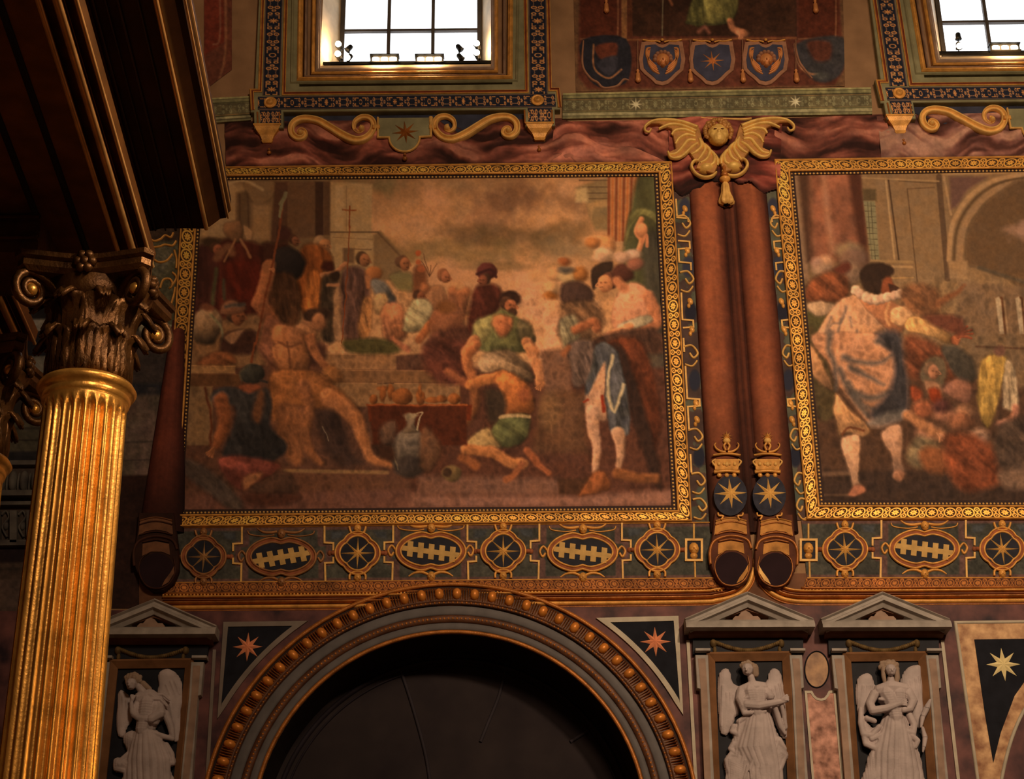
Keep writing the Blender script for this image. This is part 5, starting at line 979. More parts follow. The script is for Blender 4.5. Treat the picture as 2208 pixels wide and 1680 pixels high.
# ================================================================== upper tapestry with shields between the windows
p = Paint([(1236, -40), (1817, -46), (1822, 186), (1242, 198)], 1.8, .012)
p.fill((98, 62, 36)); p.poly([(1250, -60), (1806, -60), (1820, 150), (1800, 184), (1268, 192), (1246, 165)], (88, 42, 26), 3, smooth=False)
p.poly([(1362, -60), (1716, -60), (1718, 78), (1364, 78)], (62, 34, 20), 1.5, smooth=False)
n = fbm(p.x, p.y, 40, 5); k = (p.x > 1364) & (p.x < 1716) & (p.y < 77); p.c[k] = (p.c*(.75+.5*n[..., None]))[k]
p.poly([(1340, -60), (1352, -60), (1352, 88), (1340, 88)], (118, 72, 38), 1, smooth=False); p.poly([(1354, -60), (1363, -60), (1363, 78), (1354, 82)], (86, 42, 22), 1, smooth=False); p.line([(1341, 86), (1716, 82)], 4, (112, 62, 32), 1, smooth=False)
U4 = T(1180, 0, 3.067)
p.poly(U4((980, -60), (1060, -60), (1040, 160), (940, 160), (920, 130)), (84, 72, 34), 3, fold=(1.4, 9, .5)); p.poly(U4((1050, -60), (1240, -60), (1260, 60), (1200, 150), (1060, 160), (1030, 100)), (104, 88, 42), 3, fold=(1.3, 12, .5), lit=.2); p.line(U4((920, 150), (1060, 165), (1200, 145)), 3, (70, 60, 30), 2)
p.line(U4((1210, 140), (1230, 190), (1290, 215)), 14, (138, 80, 48), 2.5, lit=.3); p.ell(*U4((1290, 220))[0], 15, 9, (150, 88, 54), 2.5, .2, lit=.3); fingers(p, *U4((1275, 225))[0], 1.3, 10, (150, 88, 54), 4, .3, 4); p.line(U4((1000, 210), (1040, 180), (1070, 215)), 8, (112, 62, 42), 3)
p.line(U4((765, -20), (760, 235)), 2.4, (104, 86, 60), 1); p.line(U4((800, -20), (825, 30)), 6, (110, 60, 34), 2)
for a, b in ((1252, 1338), (1722, 1808)):
    p.poly([(a, -60), (b, -60), (b, 72), (b-14, 82), (a, 84)], (84, 36, 20), 2, smooth=False); p.line([(b-6, -40), (b-6, 70), (b-16, 80), (a, 84)], 3, (118, 70, 42), 1.5)
p.poly([(1256, 86), (1350, 84), (1356, 170), (1310, 188), (1282, 182), (1260, 150)], (44, 44, 50), 2); p.poly([(1282, 100), (1330, 92), (1326, 130), (1298, 132)], (96, 44, 26), 3); p.line([(1280, 96), (1280, 142), (1296, 162), (1316, 168), (1340, 150)], 4, (130, 78, 44), 1.2); p.poly([(1284, 136), (1330, 120), (1330, 150), (1310, 164)], (58, 60, 68), 3)
p.poly([(1716, 96), (1816, 80), (1818, 150), (1780, 178), (1740, 160)], (62, 58, 58), 3); p.poly([(1740, 90), (1790, 90), (1790, 128), (1756, 130)], (86, 42, 26), 5); p.line([(1714, 96), (1722, 138), (1744, 158), (1764, 160)], 5, (128, 82, 52), 1.5); p.ell(1772, 163, 15, 8, (72, 74, 66), 3)
p.mottle(.22, 10, 15); tag(p.build('wall_painting'), 'painting of a standing figure in green, hem and bare foot, between the two windows', 'painting')
for pts, lb in (([(1258, 88), (1256, 140), (1272, 168), (1288, 178), (1302, 190), (1330, 186), (1345, 172), (1357, 174)], 'left'), ([(1714, 95), (1722, 130), (1733, 148), (1752, 170)], 'right')):
    mb = MB(); stroke(mb, pts, 6, .03, .012, taper=[.6]+[1]*(len(pts)-2)+[.5]); tag(mb.build('cartouche_edge', [mat('rosy_gilding', C(128, 78, 48), .6, .1, .3, 8)]), 'rosy scalloped edge of the folded cartouche at the %s end of the shield row' % lb, 'ornament edge')
RG = MATS['rosy_gilding']
def heraldic(cx, kind, label):
    x0, x1, yt, yb = cx-51, cx+50, 87, 184
    g = thing('hanging_shield', label, 'shield', W(cx, 135), 'row of shields under the painted panel')
    sh = [(x0+6, yt+3), (cx-18, yt), (cx-10, yt+6), (cx, yt+9), (cx+10, yt+6), (cx+18, yt), (x1-6, yt+2), (x1, yt+40), (x1-4, yt+64), (x1-14, yt+72), (cx+22, yt+86), (cx+12, yb-3), (cx, yb), (cx-14, yb-3), (cx-24, yt+84), (x0+12, yt+72), (x0+3, yt+62), (x0, yt+40)]
    mb = MB(); plate(mb, sh, .04, 0, 0, .01); mb.build('shield_border', [RG], g)
    ins = [(cx+(x-cx)*.82, 134+(y-134)*.82) for x, y in sh]; mb = MB(); plate(mb, ins, .05, .03); mb.build('shield_ground', [mat('shield_blue', C(52, 60, 78), .7, 0, .3, 6)], g)
    mb = MB()
    for sx in (-1, 1): stroke(mb, [(cx+sx*4, yt+4), (cx+sx*14, yt+1), (cx+sx*24, yt+2), (cx+sx*42, yt-1)], 4, .02, .04)
    blob(mb, cx, yt-1, 4, 4, .03, 0, .04); mb.build('top_scroll', [GOLD], g)
    if kind == 'star': mb = MB(); star(mb, cx, 131, 29, 7, .03, .05, 0, 8, .05); mb.build('star', [mat('ochre_gilding', C(170, 96, 44), .5, .2, .3, 8)], g)
    else:
        mg = mat('ochre_gilding', C(170, 96, 44), .5, .2, .3, 8)
        mb = MB(); blob(mb, cx+1, 130, 16, 18, .09, 0, .045); blob(mb, cx-5, 137, 6, 6, .10, 0, .045); blob(mb, cx+8, 137, 6, 6, .10, 0, .045); blob(mb, cx+1, 144, 5, 4, .10, 0, .045); blob(mb, cx+1, 134, 3, 5, .125, 0, .04); mb.build('face', [mg], g)
        mb = MB()
        for a in np.linspace(-.1, math.pi+.1, 8): blob(mb, cx+1+17*math.cos(a), 129-15*math.sin(a), 6, 6, .07, 0, .045)
        mb.build('hair', [RG], g)
        for sx in (-1, 1):
            mb = MB()
            for k in range(4): stroke(mb, [(cx+sx*(6+k*2), 160-k*5), (cx+sx*(20+k*4), 152-k*9), (cx+sx*(30+k*1), 134-k*9), (cx+sx*(28-k*1), 116-k*4)], 6, .04, .045, taper=[.6, 1, 1, .5])
            mb.build('wing', [mg], g)
heraldic(1428, 'cherub', 'left one of the two shields bearing a winged cherub head'); heraldic(1536, 'star', 'blue shield with an orange eight-pointed star between the two cherub shields'); heraldic(1651, 'cherub', 'right one of the two shields bearing a winged cherub head')
def smalltassel(x, y0, y1, label):
    c = W(x, y0, .05); H = (y1-y0)*S; mb = MB(); lathe(mb, c, [(2*S, 0), (4*S, -.08*H), (2.5*S, -.2*H), (5*S, -.35*H), (6*S, -.7*H), (7*S, -.85*H), (3*S, -H)], 12)
    g = thing('cord_tassel', label, 'tassel', c, 'small tassels hanging on the panel'); mb.build('fringe', [mat('ochre_gilding', C(170, 96, 44), .5, .2, .3, 8)], g); mb = MB(); tube(mb, [W(x, y0, .04), W(x, y0-64 if y0 > 90 else y0-40, .03)], .011, 6); mb.build('cord', [RG], g)
for x, lb in ((1375, 'left of the left cherub shield'), (1488, 'between the left cherub shield and the star shield'), (1601, 'between the star shield and the right cherub shield'), (1716, 'right of the right cherub shield')): smalltassel(x, 150, 186, 'small ochre tassel '+lb)
smalltassel(1307, 0, 38, 'ochre tassel hanging on the red cloth left of the figure panel'); smalltassel(1757, 0, 38, 'ochre tassel hanging on the red cloth right of the figure panel')
p = Paint([(440, -40), (500, -40), (500, 150), (440, 195)], 2.5, .012); p.fill((96, 48, 30)); p.poly([(440, -40), (480, -40), (484, 90), (440, 120)], (104, 40, 24), 3, smooth=False); p.line([(486, -40), (486, 110), (470, 180)], 5, (120, 70, 42), 2); p.line([(474, -40), (474, 80), (460, 96)], 3, (122, 74, 50), 2); p.mottle(.2, 9, 3)
tag(p.build('wall_painting'), 'red and rose painted strip beside the dark altar entablature, top left', 'painting')

# ================================================================== dado frieze under the frescoes
GR, MV, GG = (64, 60, 48), (84, 54, 42), (184, 126, 56)
def dado(quad, marks, label):
    p = Paint(quad, 1.8, .02); p.fill(GR); n = fbm(p.x, p.y, 70, 3)[..., None]; p.c[:] = p.c*(.8+.4*n)
    yt = lambda x: np.interp(x, (quad[0][0], quad[1][0]), (quad[0][1], quad[1][1])); yb = lambda x: np.interp(x, (quad[3][0], quad[2][0]), (quad[3][1], quad[2][1]))
    p.line([(quad[0][0], quad[0][1]+5), (quad[1][0], quad[1][1]+5)], 9, MV, 1.5, smooth=False); p.line([(quad[3][0], quad[3][1]-4), (quad[2][0], quad[2][1]-4)], 7, MV, 1.5, smooth=False)
    for x, sx in marks:
        t, b = yt(x), yb(x); m_ = (t+b)/2
        p.line([(x-sx*9, t), (x-sx*9, m_-22), (x+sx*9, m_-22), (x+sx*9, m_), (x+sx*9, m_+20), (x-sx*7, m_+20), (x-sx*7, b)], 13, MV, 1.5, smooth=False)
        p.poly([(x+sx*14, t+12), (x+sx*44, t+12), (x+sx*36, t+26), (x+sx*14, t+30)], (62, 72, 66), 3, smooth=False)
    p.mottle(.25, 9, 9); return p.build('painted_ground', None)
def straps(mb_par, marks, quad, h=.02, d=.022):
    for x, sx in marks:
        t = np.interp(x, (quad[0][0], quad[1][0]), (quad[0][1], quad[1][1])); b = np.interp(x, (quad[3][0], quad[2][0]), (quad[3][1], quad[2][1])); m_ = (t+b)/2
        for pts in ([(x, t), (x, m_-23), (x+sx*19, m_-22), (x+sx*19, m_-6)], [(x+sx*19, m_+8), (x+sx*19, m_+20), (x+sx*1, m_+21), (x+sx*2, b)]):
            mb = MB(); sweep(mb, pts, [(-.013, 0), (-.013, h), (.013, h), (.013, 0)], False, 0, d); mb.build('gilt_strap', [GOLDL], mb_par)
QL = [(366, 1137), (1534, 1126), (1552, 1247), (352, 1257)]; QR = [(1728, 1121), (2300, 1119), (2300, 1246), (1740, 1247)]
ML = [(521, 1), (521, -1), (700, 1), (848, -1), (1008, 1), (1163, -1), (1341, 1)]; ML[0] = (522, -1); ML[1] = (523, 1)
MR = [(1900, -1), (2082, 1), (2235, -1)]
for Q, M_, lb in ((QL, ML[:1]+ML[2:], 'long grey-green strapwork frieze under the left fresco'), (QR, MR, 'grey-green strapwork frieze under the right fresco')):
    g = thing('strapwork_frieze', lb, 'frieze', W(*np.mean(Q, 0))); o = dado(Q, M_, ''); o.parent = g; o.location = Vector(o.location)-g.location
    if '_o' in o: del o['_o']
    straps(g, M_, Q)
    mb = MB(); sweep(mb, [(Q[0][0]+4, Q[0][1]+1), (Q[1][0]-4, Q[1][1]+1)], half(.022, .02), False, 0, .02); sweep(mb, [(Q[3][0], Q[3][1]), (Q[2][0]+2, Q[2][1])], half(.022, .02), False, 0, .02); mb.build('gilt_fillet', [GOLD], g)
def mask(mb, x, y, s_, d, m=0):
    blob(mb, x, y, 7*s_, 9*s_, .045*s_, 0, d, m, 10, 4); blob(mb, x, y+1*s_, 2*s_, 3*s_, .06*s_, 0, d, m, 6, 3); blob(mb, x-3*s_, y+3*s_, 3*s_, 3*s_, .05*s_, 0, d, m, 6, 3); blob(mb, x+3*s_, y+3*s_, 3*s_, 3*s_, .05*s_, 0, d, m, 6, 3)
DBL = mat('deep_blue', C(28, 30, 34), .6, 0, .35, 8)
RIMB = mat('umber_rim', C(112, 54, 26), .6, .1, .4, 8)
def quatre(cx, cy, rx, ry, am, n=56):
    return [(cx+(rx*(1+am*abs(math.cos(2*a))-am*.5))*math.cos(a), cy-(ry*(1+am*abs(math.cos(2*a))-am*.5))*math.sin(a)) for a in [2*math.pi*i/n for i in range(n)]]
def roundel(cx, cy, label, dim=False):
    gm, gd = (GOLDL, GOLD) if not dim else (mat('shaded_gilding', C(140, 92, 48), .5, .2, .4, 8), mat('shaded_gilding2', C(128, 74, 34), .5, .2, .4, 8))  # dim set: same gilding darkened, weak light at the left put into the colour
    g = thing('star_medallion', label, 'medallion', W(cx, cy), 'star medallions in the frieze under the frescoes')
    mb = MB(); plate(mb, quatre(cx, cy, 46, 44, .14), .045, .0, 0, .01); mb.build('umber_ring', [RIMB], g)
    mb = MB(); plate(mb, ring(cx, cy, 37, 36, 32), .052, .04); mb.build('blue_ground', [DBL], g)
    for r_, t_ in ((36, 4.5), (45, 4)):
        mb = MB(); stroke(mb, quatre(cx, cy, r_, r_*.96, .14, 40), t_, .025, .043, closed=True, seg=2); mb.build('gilt_rim', [gd], g)
    mb = MB(); star(mb, cx, cy, 35, 7, .03, .052); mb.build('star', [gm], g)
    for q in ([(cx-18, cy-57), (cx-13, cy-44), (cx, cy-40), (cx+13, cy-44), (cx+18, cy-57)], [(cx-17, cy+58), (cx-17, cy+48), (cx-10, cy+42), (cx, cy+40), (cx+10, cy+42), (cx+17, cy+48), (cx+17, cy+58)]): mb = MB(); stroke(mb, q, 5, .03, .03); mb.build('mask_niche', [gd], g)
    for y in (cy-53, cy+53): mb = MB(); mask(mb, cx, y, 1.1, .03); mb.build('mask', [gd], g)
    for sx in (-1, 1): mb = MB(); blob(mb, cx+sx*53, cy, 7, 5, .04, 0, .02); blob(mb, cx+sx*60, cy, 5, 6, .03, 0, .02); mb.build('side_clasp', [RIMB], g)
def ovalm(cx, cy, tilt, label, dim=False):
    gm, gd = (GOLDL, GOLD) if not dim else (mat('shaded_gilding', C(140, 92, 48), .5, .2, .4, 8), mat('shaded_gilding2', C(128, 74, 34), .5, .2, .4, 8))  # dim ovals use the gilding with the shade painted in
    g = thing('oval_medallion', label, 'medallion', W(cx, cy), 'oval medallions in the frieze under the frescoes')
    def lob(rx, ry, n=48):
        o = []
        for i in range(n):
            a = 2*math.pi*i/n; x = rx*math.cos(a); y = ry*math.sin(a); y *= 1-.16*math.exp(-(x/(rx*.16))**2); o.append((cx+x, cy-y))
        return o
    mb = MB(); plate(mb, lob(76, 44), .045, 0, 0, .01); mb.build('umber_ring', [RIMB], g)
    mb = MB(); plate(mb, lob(65, 33), .052, .04); mb.build('blue_ground', [DBL], g)
    for rx, ry, t_ in ((65, 33, 4.5), (75, 43, 4.5)): mb = MB(); stroke(mb, lob(rx, ry, 44), t_, .025, .043, closed=True, seg=2); mb.build('gilt_rim', [gd], g)
    ca, sa_ = math.cos(tilt), math.sin(tilt); R_ = lambda x, y: (cx+x*ca-y*sa_, cy+x*sa_+y*ca)
    mb = MB(); plate(mb, [R_(-62, -5), R_(62, -5), R_(62, 6), R_(-62, 6)], .060, .05)
    for k in range(5): x = -46+k*23; plate(mb, [R_(x-6, -16), R_(x+6, -16), R_(x+8, 17), R_(x-4, 17)], .062, .05)
    mb.build('comb_motif', [mat('pale_ochre', C(152, 104, 48), .6, .05, .25, 8)], g)
    for sx in (-1, 1):
        mb = MB(); stroke(mb, [(cx+sx*74, cy), (cx+sx*84, cy-12), (cx+sx*92, cy-2), (cx+sx*86, cy+10), (cx+sx*80, cy+2)], 5, .03, .02); mb.build('side_scroll', [gd], g)
        mb = MB(); stroke(mb, [(cx+sx*8, cy-54), (cx+sx*24, cy-52), (cx+sx*40, cy-54), (cx+sx*52, cy-62)], 6, .03, .02, taper=[1, 1, .8, .4]); mb.build('upper_leaf', [gd], g)
        mb = MB(); stroke(mb, [(cx+sx*14, cy-47), (cx+sx*36, cy-44), (cx+sx*66, cy-48), (cx+sx*72, cy-56)], 3, .02, .02); mb.build('tendril', [gd], g)
        mb = MB(); stroke(mb, [(cx+sx*6, cy+50), (cx+sx*20, cy+45), (cx+sx*36, cy+47), (cx+sx*48, cy+54)], 6, .03, .02, taper=[1, 1, .8, .4]); mb.build('mask_wing', [gd], g)
    for y in (cy-50, cy+54): mb = MB(); mask(mb, cx+1, y, 1.2, .03); mb.build('mask', [gd], g)
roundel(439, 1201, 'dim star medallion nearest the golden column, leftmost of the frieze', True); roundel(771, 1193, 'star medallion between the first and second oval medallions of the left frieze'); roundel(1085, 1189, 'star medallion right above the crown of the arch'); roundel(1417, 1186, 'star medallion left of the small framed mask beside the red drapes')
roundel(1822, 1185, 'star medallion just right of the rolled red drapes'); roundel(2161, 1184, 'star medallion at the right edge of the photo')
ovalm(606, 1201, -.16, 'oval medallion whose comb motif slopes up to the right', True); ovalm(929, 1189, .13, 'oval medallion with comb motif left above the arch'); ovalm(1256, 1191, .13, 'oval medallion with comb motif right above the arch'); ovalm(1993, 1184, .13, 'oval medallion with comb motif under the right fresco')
for cx, lb in ((1496, 'small framed bearded mask left of the rolled red drapes'), (1743, 'small framed mask right of the rolled red drapes')):
    g = thing('framed_mask', lb, 'mask', W(cx, 1187)); mb = MB(); sweep(mb, rect(cx-17, 1165, cx+17, 1209), [(-.016, 0), (-.016, .03), (.016, .03), (.016, 0)], True, 0, .02); sweep(mb, [(cx, 1130), (cx, 1165)], half(.03, .02), False, 0, .02); sweep(mb, [(cx+2, 1209), (cx+3, 1246)], half(.03, .02), False, 0, .02); mb.build('gilt_strap', [GOLDL], g)
    mb = MB(); plate(mb, rect(cx-15, 1167, cx+15, 1207), .03, 0); mb.build('ground', [DBL], g); mb = MB(); mask(mb, cx, 1183, 1.5, .03); blob(mb, cx, 1199, 8, 7, .04, 0, .03); mb.build('face', [GOLD], g)
# lower ornament band, bead row and rounded mouldings that curl round the drapes
def lowband(quad, label, path, bz):
    g = thing('lower_border', label, 'border', W(*np.mean(quad, 0)))
    p = Paint(quad, 1.4, .035); c, gg = arab(p, p.U, p.v*2-1, 30, (72, 34, 18), (140, 78, 32), 1.25); p.c[:] = c*(.75+.5*fbm(p.x, p.y, 50, 3))[..., None]; p.g[:] = gg*.3; p.mottle(.15, 7, 3); p.build('ornament_band', g)
    n = int((bz[1][0]-bz[0][0])/7.4); bead_parts(g, [np.array(bz[1])+(np.array(bz[0])-np.array(bz[1]))*i/n for i in range(n+1)][::-1 if bz[0][0] > 1000 else 1], 2.4, .035, GOLD)
    for off, wd, hh, m_ in ((-24, .035, .05, GOLDD), (-17, .04, .07, GOLD), (-10, .02, .05, RIMB), (-4, .045, .09, GOLDD), (6, .07, .07, GOLD), (13, .03, .04, GOLDD)):
        q = catmull(path, False, 6); t = np.gradient(q, axis=0); t /= np.linalg.norm(t, axis=1)[:, None]; nn = np.c_[-t[:, 1], t[:, 0]]
        if off == -24: qq = q[(q[:, 0] < 1560) | (q[:, 0] > 1720)]; nn = nn[(q[:, 0] < 1560) | (q[:, 0] > 1720)]
        else: qq = q
        sg = 1
        mb = MB(); sweep(mb, qq+nn*off*sg, half(wd, hh), False, 0, .0, smooth=True); mb.build('moulding', [m_], g)
    return g
lowband([(352, 1257), (1556, 1247), (1562, 1268), (352, 1278)], 'gilt moulded border below the left frieze, curling up round the rolled drape', [(352, 1306), (700, 1303), (1100, 1298), (1480, 1294), (1545, 1290), (1588, 1278), (1610, 1256), (1618, 1225)], ((352, 1283), (1556, 1273)))
lowband([(1738, 1247), (2300, 1246), (2300, 1268), (1732, 1268)], 'gilt moulded border below the right frieze, curling up round the rolled drape', [(1636, 1205), (1640, 1232), (1652, 1260), (1676, 1281), (1716, 1292), (1800, 1293), (2000, 1292), (2300, 1290)], ((1732, 1273), (2300, 1272)))
mb = MB(); plate(mb, [(300, 1240), (2300, 1235), (2300, 1312), (300, 1322)], .012, 0); tag(mb.build('backing_strip', [mat('umber_ground', C(86, 48, 26), .7, 0, .5, 3)]), 'umber painted ground behind the border mouldings above the arch and pediments', 'painted ground')

# narrow strapwork strips on both sides of the red drapes
def strip(quad, label, elems, lead):
    g = thing('strapwork_strip', label, 'strip', W(*np.mean(quad, 0)))
    p = Paint(quad, 1.8, .015); p.fill((66, 54, 42)); n = fbm(p.x, p.y, 46, 31); p.c[:] = np.where(n[..., None] > .5, np.array((74, 74, 54)), np.array((70, 48, 38)))*(.8+.4*fbm(p.x, p.y, 20, 5))[..., None]
    H = quad[3][1]-quad[0][1]
    at = lambda u, y: ((quad[0][0]*(1-(y-quad[0][1])/H)+quad[3][0]*(y-quad[0][1])/H)*(1-u)+(quad[1][0]*(1-(y-quad[0][1])/H)+quad[2][0]*(y-quad[0][1])/H)*u, y)
    for y, c in ((450, (46, 56, 76)), (575, (46, 56, 76)), (672, (36, 40, 52)), (820, (40, 48, 66)), (985, (34, 42, 60)), (1070, (70, 84, 66))): p.ell(*at(.6, y), 12, 22, c, 2)
    p.build('painted_ground', g)
    mb = MB()
    for el in elems: mb = MB(); sweep(mb, [at(*e) for e in el], [(-.013, 0), (-.013, .018), (.013, .018), (.013, 0)], False, 0, .016); mb.build('gilt_strap', [GOLDL], g)
    for y in (490, 610, 770, 950, 1045, 1100):
        for q, w_ in (([at(.1, y-22), at(.55, y-24), at(.85, y-8), at(.6, y+2), at(.4, y-8)], 5), ([at(.1, y+16), at(.5, y+20), at(.8, y+8)], 4.5)): mb = MB(); stroke(mb, q, w_, .03, .016); mb.build('gilt_scroll', [GOLDL], g)
    for y in (450, 540, 650, 710, 870, 905): mb = MB(); blob(mb, *at(.6, y), 6, 9, .03, .3, .016); blob(mb, *at(.5, y+10), 4, 6, .03, 0, .016); mb.build('gilt_leaf', [GOLD], g)
el = [[(.12, 430), (.12, 470), (.75, 472), (.75, 480)], [(.1, 520), (.75, 522), (.75, 536), (.1, 538), (.1, 566), (.75, 568), (.75, 584)], [(.12, 632), (.1, 690), (.7, 692), (.7, 706), (.1, 708)], [(.1, 730), (.1, 760)], [(.12, 790), (.12, 860), (.8, 862), (.8, 876), (.12, 878), (.12, 930)], [(.12, 980), (.12, 1020)]]
strip([(1452, 414), (1490, 412), (1531, 1126), (1492, 1126)], 'narrow strapwork strip between the left frame and the red drapes', el, 1)
strip([(1683, 412), (1650, 412), (1716, 1122), (1744, 1120)], 'narrow strapwork strip between the red drapes and the right frame', el, -1)
# ================================================================== the great arch
def arcsweep(mb, r, prof, d=0., m=0, n=72, ms=None, smooth=True): return sweep(mb, arcpts(r, n, -.25, math.pi+.25), prof, False, m, d, is_xz=True, ms=ms, smooth=smooth)
g = thing('arch_moulding', 'great semicircular arch moulding with a gilt egg band and grey marble rings', 'arch', (AX, WY, AZ+2.9))
def band(r0, r1, h0, h1, mat_, name, d=0., ex=.0):
    w_ = (r1-r0)/2; mb = MB(); pr = [(-w_, 0), (-w_, h0), (-w_*.7, h0+ex), (w_*.7, h1+ex), (w_, h1), (w_, 0)]; arcsweep(mb, (r0+r1)/2, [(-a, h) for a, h in pr], d); return mb.build(name, [mat_], g)
AG = mat('arch_gilding', C(136, 70, 20), .45, .25, .4, 6, .2); AGD = mat('arch_gilding_dark', C(70, 34, 14), .5, .2, .5, 5, .2)
GR1 = mat('arch_grey_marble', C(86, 76, 68), .5, 0, .2, 5); 
band(3.285, 3.345, .06, .05, AG, 'outer_fillet', 0, .03); band(3.255, 3.285, .04, .04, mat('arch_dark', C(36, 20, 12), .6), 'groove')
band(3.04, 3.255, .11, .06, AGD, 'egg_band'); band(3.005, 3.045, .10, .10, AGD, 'small_bead_ring', 0, .01)
band(2.865, 3.01, .05, .05, GR1, 'grey_ring', 0, .01); band(2.755, 2.865, .04, .05, AGD, 'ornament_ring', 0, .02); band(2.655, 2.755, .035, .035, GR1, 'grey_ring', 0, .01); band(2.60, 2.655, .03, .03, AG, 'inner_fillet', 0, .02)
NE = 40
for i in range(NE):
    a = math.pi*(i+.5)/NE+.012; mb = MB(); x, z = AX+3.155*math.cos(a), AZ+3.155*math.sin(a)
    v = []; n = 12
    for k in range(5):
        e = math.pi/2*k/5
        for j in range(n):
            t = 2*math.pi*j/n; rr = .088*math.cos(e)*math.cos(t)*(1+.0); tt = .066*math.cos(e)*math.sin(t)
            v.append((x+rr*math.cos(a)-tt*math.sin(a), WY-.09-.085*math.sin(e), z+rr*math.sin(a)+tt*math.cos(a)))
    v.append((x, WY-.175, z)); f = grid_f(5, n, False, True)+[(4*n+j, 5*n, 4*n+(j+1) % n) for j in range(n)]
    mb.add(v, [q[::-1] for q in f]); mb.build('egg', [mat('egg_gilding', C(168, 88, 26), .4, .25, .3, 8)], g)
mb = MB()
for i in range(NE):
    for k in (-2, -1, 0, 1, 2):
        a = math.pi*(i+1)/NE+.012+k*.0095*1.15; p0, p1 = (AX+3.07*math.cos(a), AZ+3.07*math.sin(a)), (AX+3.235*math.cos(a), AZ+3.235*math.sin(a))
        sweep(mb, [p0, p1], half(.016, .035 if k else .05), False, 0, .085, is_xz=True, smooth=True)
mb.build('dart_ridges', [AG], g)
mb = MB()
for i in range(150):
    a = math.pi*i/149
    for rr, s_ in ((3.025, .016), (2.81, .020)): ball(mb, (AX+rr*math.cos(a), WY-.06-(.05 if rr > 3 else 0), AZ+rr*math.sin(a)), s_, 0, 6)
mb.build('small_beads', [AG], g)
# deep recess behind the arch
REC = mat('recess_dark', C(26, 17, 14), .8, 0, .4, 1.5, color2=C(40, 28, 22)); DP = .95
mb = MB(); q = [(AX-2.6, 0)]+arcpts(2.6, 48)[::-1]+[(AX+2.6, 0)]
v = [(x, WY+.004, z) for x, z in q]+[(x, WY+DP+.004, z) for x, z in q]; n = len(q); mb.add(v, [(i, i+1, n+i+1, n+i) for i in range(n-1)], 0, False)
tag(mb.build('wall_recess', [REC]), 'dark soffit of the arched recess', None, None, 'structure')
mb = MB(); sheet(mb, q, WY+DP+.004); tag(mb.build('wall_recess_back', [REC]), 'dark back wall of the arched recess', None, None, 'structure')
g = thing('recess_tracery', 'faint grey rim and ribs on the dark wall inside the arch', 'tracery', (AX, WY+DP, AZ+1.5))
RB = mat('faint_rib', C(44, 34, 32), .7)
mb = MB(); sweep(mb, [(x, z-.0) for x, z in arcpts(2.50, 60)], half(.07, .05), False, 0, -DP, is_xz=True, smooth=True); sweep(mb, arcpts(2.40, 60), half(.03, .03), False, 0, -DP, is_xz=True, smooth=True); mb.build('rim', [mat('faint_rim', C(38, 28, 28), .7)], g)
for px in ([(862, 1440), (890, 1525), (920, 1640), (935, 1760)], [(1090, 1440), (1076, 1500), (1052, 1560), (1036, 1600)], [(1270, 1575), (1230, 1600)]):
    pts = [P(x, y, WY+DP) for x, y in px]; mb = MB(); sweep(mb, [(p_[0], p_[2]) for p_ in catmull(pts)], half(.05, .03), False, 0, -DP, is_xz=True, smooth=True); mb.build('rib', [RB], g)

# ---------------- spandrel panels with stars
def spandrel(corner, top_end, bot_end, cx, cy, R, label, sm, gm):
    c = xz([corner, top_end, bot_end]); an = [math.atan2(q[1]-AZ, q[0]-AX) for q in c]; r1 = math.hypot(c[1][0]-AX, c[1][1]-AZ); r2 = math.hypot(c[2][0]-AX, c[2][1]-AZ)
    arc = [(AX+(r1+(r2-r1)*t)*math.cos(an[1]+(an[2]-an[1])*t), AZ+(r1+(r2-r1)*t)*math.sin(an[1]+(an[2]-an[1])*t)) for t in np.linspace(0, 1, 14)]
    pts = [tuple(c[0])]+arc; g = thing('spandrel_panel', label, 'panel', W(cx, cy)); mb = MB(); plate(mb, pts, .045, .03, is_xz=True); mb.build('slate_ground', [gm], g)
    mb = MB(); sweep(mb, pts, [(-.035, 0), (-.035, .03), (.035, .03), (.035, 0)], True, 0, .03, is_xz=True); mb.build('marble_border', [STONEL if sm is None else sm], g)
    mb = MB(); star(mb, cx, cy, R, R*.36, .03, .045); mb.build('star', [mat('rose_star', C(172, 92, 52), .6, 0, .2, 8)], g)
spandrel((488, 1349), (648, 1347), (474, 1540), 534, 1395, 30, 'dark triangular spandrel with a dim rose star left of the arch', mat('shaded_marble', C(104, 84, 66), .6), DARK)  # left border is pale marble darkened, dimmer light painted into its colour
spandrel((1457, 1336), (1300, 1340), (1469, 1532), 1413, 1384, 31, 'dark triangular spandrel with a rose star right of the arch', None, DARK)
# partial spandrel at the right edge: yellow marble band round a slate field
g = thing('spandrel_panel', 'slate spandrel with a pale star in a yellow marble band at the right edge', 'panel', W(2150, 1500))
mb = MB(); plate(mb, [(2060, 1342), (2320, 1338), (2320, 1420), (2240, 1470), (2190, 1560), (2160, 1680), (2154, 1800), (2122, 1800), (2108, 1660)], .04, .03); mb.build('yellow_marble_band', [YELM], g)
mb = MB(); plate(mb, [(2101, 1379), (2320, 1376), (2320, 1400), (2230, 1440), (2188, 1500), (2158, 1580), (2142, 1645), (2124, 1540)], .05, .03); mb.build('slate_ground', [DARK], g)
mb = MB(); sweep(mb, [(2320, 1340), (2060, 1343), (2108, 1680), (2120, 1790)], half(.05, .03), False, 0, .03); mb.build('marble_border', [STONEL], g)
mb = MB(); sweep(mb, catmull([(2150, 1790), (2158, 1690), (2186, 1580), (2230, 1500), (2300, 1440)]), half(.05, .03), False, 0, .04); mb.build('marble_border', [STONEL], g)
mb = MB(); star(mb, 2163, 1433, 34, 13, .03, .05); mb.build('star', [mat('pale_star', C(196, 142, 84), .6, 0, .15, 8)], g)

